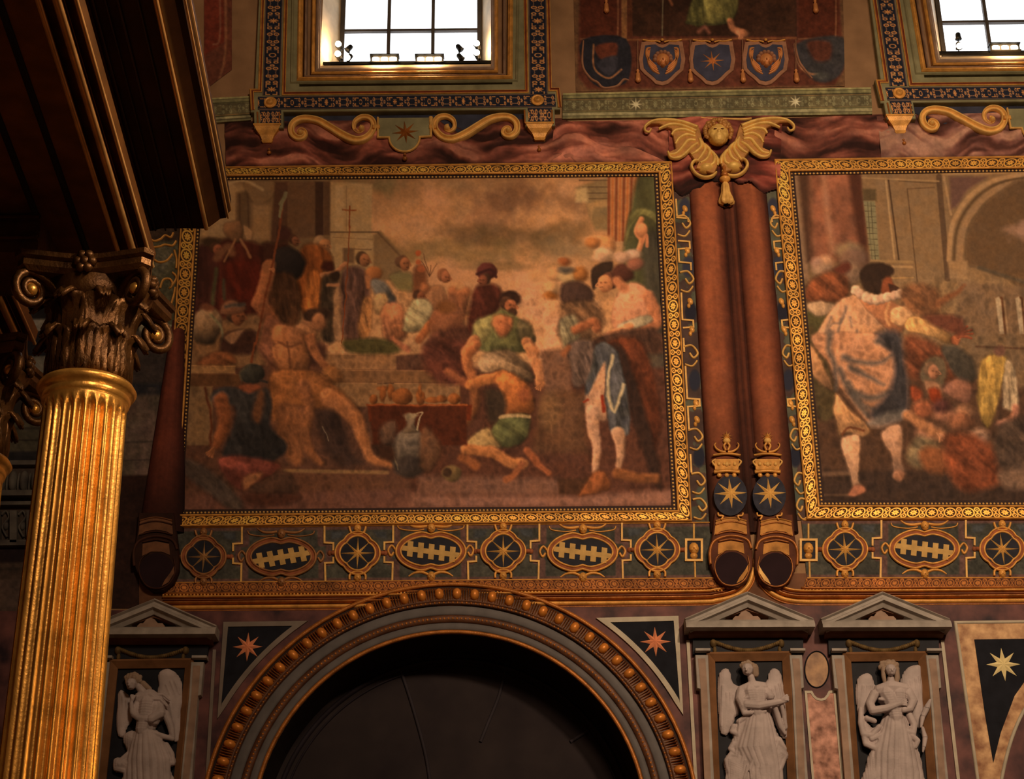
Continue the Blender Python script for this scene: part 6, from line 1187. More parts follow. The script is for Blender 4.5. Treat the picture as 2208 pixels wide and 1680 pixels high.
# ================================================================== aedicules with pediments
def aedicule(off, label, dim):
    OFF[:] = off; g = thing('aedicule', label, 'niche frame', W(1612, 1500), None)
    mk = (lambda n, c: mat(n+'_dim', C(*[v*.62 for v in c]), .55, 0, .3, 5)) if 0 else (lambda n, c: mat(n, C(*c), .55, 0, .3, 5))
    wm, bm, tm = mk('aedicule_marble', (140, 122, 104)), mk('aedicule_brown', (96, 56, 28)), mk('aedicule_tan', (122, 86, 60))
    dm = mk('aedicule_slate', (22, 23, 24)); um = mk('aedicule_under', (86, 48, 26))
    # raking cornice
    mb = MB()
    pr = [(-.10, 0), (-.10, .30), (-.075, .34), (-.055, .30), (-.02, .30), (.0, .36), (.03, .36), (.045, .30), (.10, .26), (.10, 0)]
    sweep(mb, [(1479, 1361), (1607, 1306), (1742, 1361)], [(-a, h) for a, h in pr], False, 0, 0); mb.build('raking_cornice', [wm], g)
    mb = MB(); sweep(mb, [(1500, 1358), (1607, 1322), (1722, 1357)], [(-.03, 0), (-.03, .22), (.03, .22), (.03, 0)], False, 0, 0); mb.build('raking_soffit', [um], g)
    mb = MB(); sweep(mb, [(1474, 1360), (1748, 1359)], [(.075, 0), (.06, .30), (.02, .36), (-.04, .40), (-.075, .40), (-.075, 0)], False, 0, 0); mb.build('horizontal_cornice', [wm], g)
    mb = MB(); plate(mb, [(1580, 1352), (1580, 1334), (1586, 1328), (1592, 1328), (1598, 1320), (1607, 1316), (1616, 1320), (1624, 1328), (1634, 1328), (1640, 1334), (1640, 1352)], .27, 0, 0, .01); mb.build('keystone_block', [tm], g)
    mb = MB(); plate(mb, [(1486, 1354), (1607, 1308), (1735, 1354)], .05, 0); mb.build('tympanum', [dm], g)
    mb = MB(); sweep(mb, [(1484, 1374), (1738, 1373)], [(.045, 0), (.045, .24), (-.02, .20), (-.045, .12), (-.045, 0)], False, 0, 0); mb.build('bed_moulding', [um], g)
    mb = MB(); plate(mb, [(1494, 1378), (1732, 1377), (1732, 1410), (1494, 1411)], .10, 0); mb.build('frieze_ground', [dm], g)
    mb = MB(); fg = mat('garland_gilding', C(84, 56, 26), .6, .1, .5, 12)
    for t in np.linspace(0, 1, 34):
        x = 1542+t*140; y = 1386+17*math.sin(math.pi*t); blob(mb, x, y, 5+2*math.sin(t*40), 5, .05, 0, .10, 0, 7, 3)
    for x in (1538, 1684): blob(mb, x, 1388, 7, 9, .06, 0, .1); blob(mb, x+(3 if x < 1600 else -3), 1402, 4, 8, .04, 0, .1)
    mb.build('garland', [fg], g)
    for k, (a, b, c, d_) in enumerate(((1499, 1527, 1519, 1542), (1702, 1730, 1722, 1748))):
        mb = MB(); plate(mb, [(a, 1412), (b, 1412), (b+3, 1484), (b+18+(3 if k else 0), 1780), (c+10 if k else c+6, 1780), (a+11, 1486), (a+4 if not k else a+4, 1484)] if not k else [(a, 1412), (b, 1412), (b+4, 1483), (b-2, 1485), (b+20, 1780), (b-8, 1780), (a+6, 1486)], .16, 0, 0, .012); mb.build('pilaster', [wm], g)
        mb = MB(); plate(mb, [(a+6, 1420), (b-6, 1420), (b-2, 1482), (b+10, 1780), (a+24, 1780), (a+12, 1484)], .166, .1); mb.build('pilaster_inlay', [tm], g)
        mb = MB(); sweep(mb, [(a-2, 1409), (b+2, 1409)], [(.025, 0), (.015, .20), (-.02, .20), (-.025, .16), (-.025, 0)], False, 0, 0); mb.build('pilaster_cap', [wm], g)
        mb = MB(); plate(mb, [(b+1, 1460), (b+6, 1460), (b+22, 1780), (b+16, 1780)] if not k else [(a-6, 1460), (a-1, 1460), (a+12, 1780), (a+5, 1780)], .07, 0); mb.build('slate_strip', [dm], g)
    mb = MB(); sweep(mb, [(1545, 1780), (1531, 1421), (1694, 1419), (1710, 1780)], [(.06, 0), (.06, .13), (.03, .15), (-.02, .11), (-.06, .08), (-.06, 0)], False, 0, 0); mb.build('niche_frame', [bm], g)
    mb = MB(); plate(mb, [(1536, 1426), (1690, 1424), (1704, 1780), (1550, 1780)], .045, 0); mb.build('niche_ground', [dm], g)
    OFF[:] = 0; return g
A3X, A1X = 1.873, -8.229
aedicule((0, 0, 0), 'pedimented marble niche of the angel gazing down, just right of the arch', 0); aedicule((A3X, 0, -.02), 'pedimented marble niche of the curly-haired angel, rightmost', 0); aedicule((A1X, 0, -.02), 'shadowy pedimented marble niche between the golden column and the arch', 1)
mb = MB(); sweep(mb, [(1483, 1382), (1506, 1790)], [(-.022, 0), (-.022, .03), (.022, .03), (.022, 0)], False, 0, .03); tag(mb.build('marble_fillet', [STONEL]), 'thin white marble upright left of the niche with the angel gazing down', 'marble strip')
mb = MB(); sweep(mb, [(2031, 1382), (2078, 1790)], [(-.022, 0), (-.022, .03), (.022, .03), (.022, 0)], False, 0, .03); tag(mb.build('marble_fillet', [STONEL]), 'thin white marble upright right of the rightmost niche', 'marble strip')
mb = MB(); sweep(mb, [(463, 1402), (441, 1790)], [(-.022, 0), (-.022, .03), (.022, .03), (.022, 0)], False, 0, .03); tag(mb.build('marble_fillet', [mat('shaded_marble', C(104, 84, 66), .6)]), 'thin white marble upright between the shadowy niche and the arch', 'marble strip')  # white marble in its darkened copy, shade put into the colour
g = thing('oval_plaque', 'brown oval marble plaque between the two right-hand niches', 'plaque', W(1761, 1444)); mb = MB(); plate(mb, ring(1761, 1444, 25, 38, 40), .05, .03, 0, .01); mb.build('veined_oval', [mat('agate', C(132, 86, 48), .4, 0, .4, 7, color2=C(92, 56, 32))], g)
mb = MB(); sweep(mb, ring(1761, 1444, 26, 39, 40), half(.02, .02), True, 0, .03); mb.build('dark_rim', [DARK], g)
g = thing('shaped_marble_panel', 'pink breccia panel with a scooped top under the brown oval', 'panel', W(1770, 1600))
sh = [(1737, 1493), (1749, 1493), (1754, 1502), (1761, 1508), (1770, 1510), (1778, 1508), (1784, 1501), (1788, 1493), (1799, 1492), (1824, 1780), (1761, 1780)]
mb = MB(); plate(mb, sh, .045, .03); mb.build('breccia', [PINKM], g); mb = MB(); sweep(mb, sh, [(-.016, 0), (-.016, .025), (.016, .025), (.016, 0)], True, 0, .03); mb.build('marble_border', [STONEL], g)

# ================================================================== marble angels
def caps(mb, T_, segs):
    """limbs and folds as tapering chains: (x, y, r, depth) in drawing units"""
    for ch in segs:
        ch = np.array(ch, float)
        for a, b in zip(ch[:-1], ch[1:]):
            L_ = np.hypot(*(b[:2]-a[:2])); n = max(int(L_/(max(min(a[2], b[2]), 4)*.32)), 1)
            for i in range(n+1):
                q = a+(b-a)*i/n; x, y = T_((q[0], q[1]))[0]; c = W(x, y); c[1] = WY-.05-q[3]*K/T_s[0]; ball(mb, c, q[2]*K/T_s[0], 0, 9)
T_s = [4.]
def fillp(poly, dmax, R=110., r=20, sp=15):
    """puffy mass filling an outline: chains of one ball each"""
    p = catmull(poly, True, 3); o = []; x0, y0 = p.min(0); x1, y1 = p.max(0)
    for i, x in enumerate(np.arange(x0+6, x1, sp)):
        for y in np.arange(y0+6+(sp/2 if i % 2 else 0), y1, sp):
            ins = False; D = 1e9
            for k in range(len(p)):
                (a, b), (c, d) = p[k], p[(k+1) % len(p)]
                if (b > y) != (d > y) and x < (c-a)*(y-b)/(d-b)+a: ins = not ins
                dx, dy = c-a, d-b; t = min(max(((x-a)*dx+(y-b)*dy)/(dx*dx+dy*dy+1e-9), 0), 1); D = min(D, math.hypot(x-a-t*dx, y-b-t*dy))
            if ins:
                q = min(D/R, 1); o.append([(x, y, min(r, D+7), dmax*math.sqrt(1-(1-q)**2)), (x, y+1, min(r, D+7), dmax*math.sqrt(1-(1-q)**2))])
    return o
def feathers(lines, dep, r=9): return [[(x, y, r*(1-.4*k/len(l)), dep-(k*dep*.12)) for k, (x, y) in enumerate(l)] for l in lines]
def angel(off, T_, s_, label, body, wings, hair, hand):
    OFF[:] = off; T_s[0] = s_; x, y = T_((body[0][0][0], body[0][0][1]))[0]; g = thing('marble_angel', label, 'statue', W(x, y+40, .15), 'marble relief angels in the niches')
    mb = MB(); caps(mb, T_, body); o = mb.build('robed_body', [WHITEM], g)
    md = o.modifiers.new('join', 'REMESH'); md.mode = 'VOXEL'; md.voxel_size = .0075; md.use_smooth_shade = True; m2 = o.modifiers.new('soft', 'SMOOTH'); m2.iterations = 4; m2.factor = .5
    mb = MB(); caps(mb, T_, hair); o = mb.build('hair', [mat('hair_marble', C(124, 92, 66), .6, 0, .2, 8)], g); md = o.modifiers.new('join', 'REMESH'); md.mode = 'VOXEL'; md.voxel_size = .008; md.use_smooth_shade = True
    for w_ in wings:
        mb = MB(); caps(mb, T_, w_); o = mb.build('wing', [WHITEM], g); md = o.modifiers.new('join', 'REMESH'); md.mode = 'VOXEL'; md.voxel_size = .009; md.use_smooth_shade = True; m2 = o.modifiers.new('soft', 'SMOOTH'); m2.iterations = 2
    if hand:
        mb = MB(); caps(mb, T_, hand[1]); o = mb.build(hand[0], [WHITEM], g)
    OFF[:] = 0; return g
def feath(root, tips, r=14, dep=20):
    return [[(root[0]+(tx-root[0])*.0, root[1]+(ty-root[1])*.0, r*1.3, dep), ((root[0]+tx)/2+8, (root[1]+ty)/2, r*1.1, dep*.8), (tx, ty, r*.7, dep*.3)] for tx, ty in tips]
def curls(cx, cy, rx, ry, n, r, dep, seed):
    rx, ry, cy, r = rx*.82, ry*.8, cy-10, r*.85
    R_ = random.Random(seed); o = []
    for i in range(n):
        a = 2*math.pi*i/n*3.7; q = math.sqrt((i+.5)/n); x, y = cx+rx*q*math.cos(a), cy+ry*q*math.sin(a); o.append([(x, y, r*R_.uniform(.8, 1.2), dep-q*40), (x+2, y+4, r, dep-q*40)])
    return o
def face(cx, cy, r, dep, dx=0, dy=0):
    r = r*1.12; dep = dep+8
    return [[(cx, cy, r, dep), (cx+dx*.2, cy+r*.35, r*.82, dep+4)], [(cx+dx*.35+dx*.3, cy+r*.15, r*.17, dep+r*.9), (cx+dx*.75, cy+r*.42+dy, r*.2, dep+r*1.08)], [(cx+dx*.3-r*.35, cy-r*.02, r*.16, dep+r*.82), (cx+dx*.3+r*.35, cy-r*.02, r*.16, dep+r*.82)], [(cx+dx*.5, cy+r*.78, r*.3, dep+r*.62), (cx+dx*.5+3, cy+r*.80, r*.28, dep+r*.62)], [(cx+dx*.5-r*.16, cy+r*.62, r*.12, dep+r*.86), (cx+dx*.5+r*.16, cy+r*.62, r*.12, dep+r*.86)]]
def hand5(x, y, ang, L, dep, r=9):
    o = [[(x, y, r*2.1, dep), (x+L*.35*math.cos(ang), y+L*.35*math.sin(ang), r*2.0, dep)]]
    for i in range(4):
        a = ang+(i-1.5)*.17; bx, by = x+L*.38*math.cos(a)-(i-1.5)*r*1.0*math.sin(ang), y+L*.38*math.sin(a)+(i-1.5)*r*1.0*math.cos(ang)
        o.append([(bx, by, r*.85, dep+4), (bx+L*.4*math.cos(a), by+L*.4*math.sin(a), r*.75, dep+6), (bx+L*(.66-.06*abs(i-1))*math.cos(a+.25), by+L*(.66-.06*abs(i-1))*math.sin(a+.25), r*.6, dep)])
    o.append([(x, y, r*.9, dep+10), (x+L*.35*math.cos(ang-.7), y+L*.35*math.sin(ang-.7), r*.8, dep+14), (x+L*.6*math.cos(ang-.45), y+L*.6*math.sin(ang-.45), r*.65, dep+12)])
    return o
TA = T(1440, 1260, 4.0)
skirt = fillp([(690, 1150), (870, 1150), (900, 1220), (930, 1300), (1000, 1420), (1025, 1500), (990, 1560), (950, 1640), (960, 1790), (500, 1790), (500, 1660), (480, 1560), (500, 1500), (560, 1480), (530, 1410), (560, 1340), (550, 1260), (600, 1210)], 74, 120, 22, 18)+fillp([(590, 930), (640, 905), (700, 900), (780, 880), (830, 930), (850, 1000), (870, 1150), (690, 1150), (640, 1080), (600, 1010)], 84, 90, 22, 18)
for i, (x0, x1, x2, r0, r1, dp) in enumerate([(690, 590, 640, 22, 30, 60), (705, 620, 690, 24, 34, 80), (725, 650, 730, 26, 36, 95), (745, 690, 760, 26, 38, 108), (765, 740, 800, 28, 38, 116), (785, 790, 845, 28, 40, 116), (805, 840, 880, 28, 38, 104), (825, 885, 915, 26, 34, 88), (845, 930, 950, 24, 30, 64)]):
    skirt.append([(x0, 1140, r0, dp*.8), (x1*.5+x0*.5, 1280, r0*1.15, dp), (x1, 1440, r1, dp*.95), (x2, 1600, r1*.95, dp*.8), (x2+8, 1760, r1, dp*.75)])
rg = random.Random(5)
for k in range(26):
    x = rg.uniform(600, 940); y = rg.uniform(1180, 1620); skirt.append([(x, y, 7, 128-abs(x-780)*.25), (x-rg.uniform(0, 40), y+rg.uniform(60, 120), 8, 128-abs(x-790)*.28), (x-rg.uniform(-10, 40), y+rg.uniform(130, 200), 5, 118-abs(x-790)*.28)])
skirt += [[(560, 1250, 26, 50), (545, 1290, 24, 50), (600, 1320, 22, 60)], [(560, 1400, 26, 50), (530, 1440, 22, 50), (590, 1500, 24, 60)], [(620, 1520, 30, 60), (540, 1490, 26, 50), (500, 1540, 24, 45), (520, 1620, 26, 45), (560, 1700, 26, 45)], [(960, 1480, 30, 60), (1000, 1500, 22, 50), (980, 1560, 22, 50), (940, 1640, 26, 60)], [(940, 1380, 40, 60), (990, 1440, 26, 50)]]
bodyA = face(668, 778, 44, 120, -22, 4)+[[(700, 840, 30, 100), (712, 880, 32, 96)], [(640, 945, 46, 80), (720, 925, 58, 90), (800, 920, 46, 80)], [(700, 960, 62, 96), (730, 1060, 62, 90), (760, 1140, 56, 84)], [(775, 960, 52, 92), (770, 1060, 56, 88)],
    [(625, 950, 44, 80), (610, 1020, 40, 90), (640, 1090, 42, 105)], [(810, 930, 38, 76), (870, 1000, 34, 90)],
    [(660, 1080, 38, 120), (760, 1095, 34, 140), (880, 1075, 30, 145), (1000, 1045, 22, 130)], [(620, 1090, 24, 110), (640, 1150, 22, 110), (700, 1150, 18, 125)], [(640, 1030, 12, 120), (690, 1010, 12, 130), (740, 1030, 11, 128)],
    [(900, 1090, 22, 110), (930, 1160, 24, 90), (960, 1250, 22, 70), (1000, 1310, 14, 55)], [(960, 1080, 18, 110), (985, 1160, 20, 80), (1005, 1260, 16, 60)], [(600, 1210, 22, 60), (700, 1150, 18, 90), (820, 1135, 16, 110)]]+skirt+hand5(960, 1040, -.25, 60, 150, 8)
wingsA = [fillp([(440, 790), (485, 745), (525, 765), (545, 850), (580, 890), (625, 905), (610, 1010), (605, 1130), (575, 1150), (560, 1200), (530, 1270), (495, 1312), (455, 1292), (440, 1200), (430, 1040), (430, 880)], 34, 60, 15, 15)+feathers([[(500, 960), (500, 1100), (480, 1270)], [(530, 960), (535, 1080), (520, 1250)], [(560, 980), (565, 1080), (550, 1190)], [(590, 1000), (595, 1060), (588, 1120)], [(465, 900), (460, 1060), (455, 1240)]], 46),
          fillp([(865, 790), (895, 745), (935, 750), (970, 800), (985, 900), (1005, 1010), (1015, 1150), (1022, 1320), (985, 1335), (940, 1250), (890, 1130), (840, 1010), (805, 905), (850, 850)], 34, 60, 15, 15)+feathers([[(920, 900), (950, 1050), (990, 1290)], [(950, 880), (980, 1020), (1005, 1200)], [(890, 930), (920, 1080), (960, 1240)]], 46)]
angel((0, 0, 0), TA, 4., 'white marble angel turning its head down to the left, cloth held across its front', bodyA, wingsA, curls(672, 745, 66, 46, 20, 20, 112, 2)+[[(730, 760, 36, 100), (740, 810, 30, 90)]], None)
TB = T(1740, 1260, 4.0)
sk = fillp([(680, 1170), (800, 1160), (850, 1250), (900, 1360), (960, 1500), (990, 1680), (1000, 1790), (480, 1790), (500, 1600), (520, 1500), (570, 1430), (640, 1380), (680, 1280)], 74, 120, 22, 18)+fillp([(440, 1100), (500, 1200), (560, 1260), (620, 1220), (700, 1180), (660, 1300), (620, 1370), (660, 1400), (580, 1450), (500, 1400), (460, 1320), (440, 1200)], 56, 60, 16, 16)+fillp([(590, 920), (650, 890), (760, 890), (840, 920), (860, 1000), (820, 1100), (800, 1170), (680, 1170), (640, 1080), (590, 1000)], 84, 90, 22, 18)
for i, (x0, x1, x2, r1, dp) in enumerate([(660, 560, 540, 30, 50), (680, 600, 590, 34, 75), (700, 640, 640, 34, 95), (720, 690, 690, 36, 108), (745, 740, 745, 36, 116), (765, 790, 800, 36, 116), (785, 835, 860, 36, 104), (800, 875, 915, 32, 84), (815, 905, 960, 26, 60)]):
    sk.append([(x0, 1180, 26, dp*.85), ((x0+x1)/2, 1320, 28, dp), (x1, 1480, r1, dp*.95), (x2, 1660, r1, dp*.85), (x2, 1780, r1, dp*.8)])
for k in range(30):
    x = rg.uniform(600, 900); y = rg.uniform(1260, 1640); sk.append([(x, y, 7, 128-abs(x-750)*.3), (x-rg.uniform(0, 30), y+90, 9, 126-abs(x-750)*.3), (x-rg.uniform(0, 60), y+190, 6, 116-abs(x-750)*.3)])
bodyB = face(690, 785, 42, 125, 4, 0)+[[(695, 850, 30, 100), (700, 890, 34, 96)], [(600, 945, 46, 80), (700, 925, 60, 95), (820, 935, 46, 80)], [(660, 980, 64, 96), (720, 1080, 64, 92), (745, 1180, 58, 88)], [(770, 980, 60, 92), (770, 1080, 54, 88)],
    [(560, 980, 40, 80), (520, 1060, 36, 90), (540, 1130, 36, 110), (640, 1120, 32, 135), (760, 1080, 24, 150)], [(850, 960, 44, 76), (890, 1040, 40, 86), (860, 1110, 30, 110), (800, 1130, 24, 130)], [(600, 1030, 14, 110), (650, 1040, 12, 120)],
    [(450, 1100, 22, 50), (450, 1220, 26, 50), (470, 1320, 26, 60), (540, 1330, 24, 70), (600, 1260, 22, 80)], [(470, 1300, 24, 50), (490, 1400, 26, 60), (570, 1440, 26, 70), (640, 1380, 24, 85), (740, 1310, 22, 100)], [(540, 1360, 22, 70), (620, 1330, 20, 80), (720, 1280, 18, 100)],
    [(860, 1160, 30, 80), (900, 1240, 30, 80), (890, 1320, 26, 90), (830, 1300, 20, 100)], [(500, 1180, 24, 60), (560, 1210, 22, 80)], [(880, 1340, 24, 90), (930, 1380, 24, 80), (910, 1430, 20, 80)]]+sk+hand5(760, 1080, -.2, 70, 152, 9)
wingsB = [fillp([(425, 850), (460, 800), (510, 785), (550, 810), (570, 880), (600, 910), (590, 980), (540, 1040), (500, 1110), (450, 1160), (425, 1080), (415, 960)], 34, 60, 15, 15)+feathers([[(470, 900), (460, 1000), (450, 1100)], [(510, 900), (500, 1000), (480, 1080)], [(540, 900), (535, 980)]], 46),
          fillp([(820, 790), (850, 750), (900, 722), (965, 716), (975, 800), (985, 950), (992, 1120), (965, 1250), (930, 1230), (880, 1120), (850, 1010), (810, 930), (800, 850)], 34, 60, 15, 15)+feathers([[(880, 860), (900, 1000), (930, 1180)], [(920, 840), (940, 1000), (955, 1180)], [(950, 820), (970, 960), (980, 1110)], [(850, 900), (870, 1000), (895, 1080)]], 46)]
angel((0, 0, 0), TB, 4., 'white marble angel with thick curls, arms crossed at the chest and a palm in hand', bodyB, wingsB, curls(690, 752, 92, 68, 34, 24, 108, 4)+[[(634, 770, 22, 100), (636, 830, 20, 96), (646, 880, 16, 96)], [(746, 770, 24, 100), (752, 850, 24, 96), (742, 905, 18, 98)]], ('palm_branch', [[(1040, 1030, 12, 70), (1010, 1100, 26, 74), (975, 1170, 22, 78), (960, 1260, 10, 80)], [(975, 1270, 14, 76), (995, 1350, 22, 76), (985, 1430, 16, 76), (978, 1470, 8, 74)]]))
TC = T(200, 1280, 4.2)
sk = fillp([(430, 1270), (560, 1270), (640, 1330), (740, 1480), (760, 1560), (700, 1600), (750, 1790), (290, 1790), (300, 1640), (210, 1620), (210, 1520), (300, 1500), (330, 1440), (290, 1330), (340, 1270)], 74, 120, 22, 18)+fillp([(440, 950), (500, 930), (620, 950), (690, 1020), (680, 1120), (600, 1200), (560, 1270), (430, 1270), (420, 1180), (400, 1080)], 84, 90, 22, 18)
for i, (x0, x1, x2, r1, dp) in enumerate([(400, 340, 320, 30, 50), (420, 370, 360, 34, 75), (445, 410, 410, 34, 95), (470, 455, 460, 36, 108), (500, 510, 515, 38, 116), (530, 570, 575, 38, 112), (560, 630, 640, 38, 100), (590, 690, 690, 34, 80)]):
    sk.append([(x0, 1290, 26, dp*.85), ((x0+x1)/2, 1400, 30, dp), (x1, 1530, r1, dp*.95), (x2, 1700, r1, dp*.85), (x2, 1800, r1, dp*.8)])
for k in range(26):
    x = rg.uniform(380, 660); y = rg.uniform(1330, 1600); sk.append([(x, y, 8, 126-abs(x-520)*.3), (x+rg.uniform(0, 40), y+90, 9, 124-abs(x-520)*.3), (x+rg.uniform(0, 60), y+180, 6, 112-abs(x-520)*.3)])
bodyC = face(385, 865, 44, 125, -16, 8)+[[(440, 880, 30, 100), (480, 930, 36, 96)], [(450, 980, 50, 90), (540, 960, 60, 90), (620, 1000, 46, 76)], [(520, 1020, 66, 96), (500, 1140, 66, 92), (470, 1260, 56, 86)], [(590, 1060, 54, 84), (580, 1180, 50, 80)],
    [(620, 1030, 46, 80), (640, 1120, 42, 100), (560, 1180, 36, 130)], [(430, 1030, 34, 90), (400, 1130, 30, 110), (450, 1170, 30, 125), (520, 1180, 28, 130)], [(390, 1120, 22, 125), (385, 1050, 18, 135), (390, 1000, 14, 138)],
    [(680, 1120, 36, 60), (720, 1220, 34, 60), (740, 1320, 24, 60)], [(560, 1290, 24, 90), (650, 1320, 24, 80), (740, 1340, 22, 60)], [(680, 1400, 30, 60), (730, 1480, 28, 60), (740, 1560, 24, 60), (680, 1560, 22, 80)], [(260, 1540, 34, 40), (230, 1600, 28, 40), (300, 1620, 30, 50)], [(340, 1480, 24, 60), (270, 1540, 26, 50)],
    [(560, 1000, 12, 130), (640, 1000, 12, 120), (700, 1060, 10, 100)], [(570, 960, 12, 120), (660, 950, 12, 100), (720, 1000, 10, 90)]]+sk+hand5(395, 1010, -1.4, 46, 140, 8)
wingsC = [fillp([(250, 900), (300, 910), (350, 960), (370, 1060), (360, 1160), (320, 1220), (290, 1310), (240, 1290), (230, 1180), (235, 1040)], 34, 60, 15, 15)+feathers([[(290, 960), (290, 1080), (265, 1240)], [(325, 990), (325, 1090), (310, 1190)]], 46),
          fillp([(605, 760), (630, 715), (690, 700), (750, 730), (800, 790), (820, 880), (815, 1000), (800, 1120), (800, 1250), (780, 1350), (740, 1340), (720, 1220), (690, 1100), (650, 1000), (590, 950), (610, 850)], 34, 60, 15, 15)+feathers([[(680, 850), (730, 980), (760, 1140)], [(720, 820), (770, 960), (785, 1140)], [(760, 820), (800, 930)], [(700, 960), (730, 1100), (760, 1280)]], 46)]
angel((0, 0, 0), TC, 4.2, 'shadowed marble angel bowing its head, in the niche beside the golden column', bodyC, wingsC, curls(390, 810, 88, 58, 24, 24, 104, 6)+[[(480, 850, 26, 90), (540, 900, 20, 84)]], None)
# ================================================================== gilded bronze altar at the left, standing in front of the wall
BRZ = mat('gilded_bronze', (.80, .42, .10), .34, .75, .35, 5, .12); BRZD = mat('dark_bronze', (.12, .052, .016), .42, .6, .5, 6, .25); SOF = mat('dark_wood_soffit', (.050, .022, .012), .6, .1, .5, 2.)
EDGE = mat('highlight_bronze_edge', (.78, .44, .17), .38, .55, .3, 4)  # brighter than the other bronze: edge highlights put into the colour
YC = 14.0
ct = P(183, 850, YC); cb = P(106, 1680, YC); CX, CY = (ct[0]+cb[0])/2, YC; ZTOP = ct[2]
rt = abs(P(272, 880, YC)[0]-P(96, 880, YC)[0])/2; rb = abs(P(212, 1680, YC)[0]-P(0, 1680, YC)[0])/2
def column(cx, cy, label, low=0.):
    g = thing('bronze_column', label, 'column', (cx, cy, low), 'gilded bronze altar columns')
    NF = 24; per = 10; n = NF*per; zs = [low]+list(np.linspace(low+.5, ZTOP-.5, 7))+[ZTOP-.42, ZTOP-.36, ZTOP-.30, ZTOP-.26, ZTOP-.23, ZTOP-.20, ZTOP-.17, ZTOP-.12]
    v = []
    for z in zs:
        zz = (z-cb[2])/(ZTOP-cb[2]); R = rb+(rt-rb)*max(zz, -.3)
        t = min(max((ZTOP-.17-z)/.13, 0), 1); wdt = math.sqrt(max(1-(1-t)**2, 0))
        for j in range(n):
            u = (j % per)/per*2-1; wd = .80*wdt
            dep = .062*math.sqrt(max(1-(u/wd)**2, 0)) if wd > .02 and abs(u) < wd else 0
            a = 2*math.pi*j/n; v.append((cx+(R-dep*wdt**.5)*math.cos(a), cy+(R-dep*wdt**.5)*math.sin(a), z))
    mb = MB(); mb.add(v, [q[::-1] for q in grid_f(len(zs), n, False, True)], 0, True); mb.build('fluted_shaft', [BRZ], g)
    R = rt; mb = MB(); lathe(mb, (cx, cy, ZTOP), [(R-.01, -.13), (R+.02, -.10), (R+.03, -.06), (R+.02, -.04), (R+.05, -.02), (R+.075, .02), (R+.05, .06), (R-.02, .08), (R-.06, .10)], 48); mb.build('astragal', [BRZ], g)
    # composite capital: bell, two rows of leaves, volutes, abacus
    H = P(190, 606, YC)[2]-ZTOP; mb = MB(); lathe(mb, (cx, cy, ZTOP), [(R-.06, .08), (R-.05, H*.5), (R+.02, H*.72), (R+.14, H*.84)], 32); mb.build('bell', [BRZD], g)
    for row, (z0, hh, cnt, out, ph) in enumerate(((.06, H*.42, 8, .20, 0), (.10, H*.66, 8, .26, .5))):
        for k in range(cnt):
            a = 2*math.pi*(k+ph)/cnt; v = []; nu, nv = 11, 12
            for i in range(nv):
                t = i/(nv-1); zz = z0+hh*math.sin(min(t*1.15, 1)*math.pi/2) - (.10 if t > .85 else 0)*(t-.85)/.15*1.2; ro = R-.03+out*max(t-.45, 0)**1.7*2.4; wd = .155*(1-.15*math.cos(t*math.pi*5))*(1-.75*max(t-.6, 0)/.4)
                for j in range(nu):
                    s_ = j/(nu-1)*2-1; rr = ro+.035*abs(math.cos(s_*math.pi*2.5))*(1-t*.5)-.03*s_*s_
                    px_, py_ = rr, s_*wd; v.append((cx+px_*math.cos(a)-py_*math.sin(a), cy+px_*math.sin(a)+py_*math.cos(a), ZTOP+zz+.02*math.cos(s_*9)))
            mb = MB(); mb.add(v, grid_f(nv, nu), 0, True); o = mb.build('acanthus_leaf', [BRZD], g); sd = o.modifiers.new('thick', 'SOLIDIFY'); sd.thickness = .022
    A_ = .60
    for sx in (-1, 1):
        for sy in (-1, 1):
            mb = MB(); pts = []
            ux, uy = sx/math.sqrt(2), sy/math.sqrt(2); c0 = .66
            for t in np.linspace(0, 1, 40):
                if t < .3: q = t/.3; r_ = .22+q*.42; z = H*.66+.22*math.sin(q*math.pi/2); 
                else:
                    a = (t-.3)/.7*math.pi*3.2; rr = .17*(1-(t-.3)/.7*.78); r_ = .64+rr*math.sin(a); z = H*.66+.22-.17+rr*math.cos(a)
                pts.append((cx+ux*r_, cy+uy*r_, ZTOP+z))
            tube(mb, pts, np.linspace(.05, .028, 40), 8); mb.build('volute', [BRZD], g)
            mb = MB(); ball(mb, (cx+ux*.64, cy+uy*.64, ZTOP+H*.66+.05), .06); mb.build('volute_eye', [BRZ], g)
    mb = MB(); out = []
    for k in range(4):
        a = math.pi/2*k; c1 = (A_*math.cos(a)-A_*math.sin(a), A_*math.sin(a)+A_*math.cos(a)); a2 = a+math.pi/2; c2 = (A_*math.cos(a2)-A_*math.sin(a2), A_*math.sin(a2)+A_*math.cos(a2))
        for t in np.linspace(.06, .94, 9): b = 1-.22*math.sin(math.pi*t); out.append(((c1[0]+(c2[0]-c1[0])*t)*b, (c1[1]+(c2[1]-c1[1])*t)*b))
    n = len(out); v = []
    for s_, z in ((.93, H*.84), (1., H*.88), (1., H*.93), (.96, H*.935), (1.04, H*.96), (1.05, H)): v += [(cx+x*s_, cy+y*s_, ZTOP+z) for x, y in out]
    mb.add(v, [q[::-1] for q in grid_f(6, n, False, True)]+[tuple(range(n))[::-1], tuple(range(5*n, 6*n))], 0, False); mb.build('abacus', [BRZD], g)
    for a in (0, math.pi/2, math.pi, -math.pi/2):
        mb = MB(); c = np.array([cx+.5*math.cos(a), cy+.5*math.sin(a), ZTOP+H*.93]); 
        for k in range(6): b = k*math.pi/3; ball(mb, c+np.array([-.06*math.cos(b)*math.sin(a), .06*math.cos(b)*math.cos(a), .07*math.sin(b)]), .045, 0, 8)
        ball(mb, c, .05, 0, 8); mb.build('rosette', [BRZD], g)
    return g, H
g, HC = column(CX, CY, 'tall fluted golden bronze column rising at the left, nearest the camera')
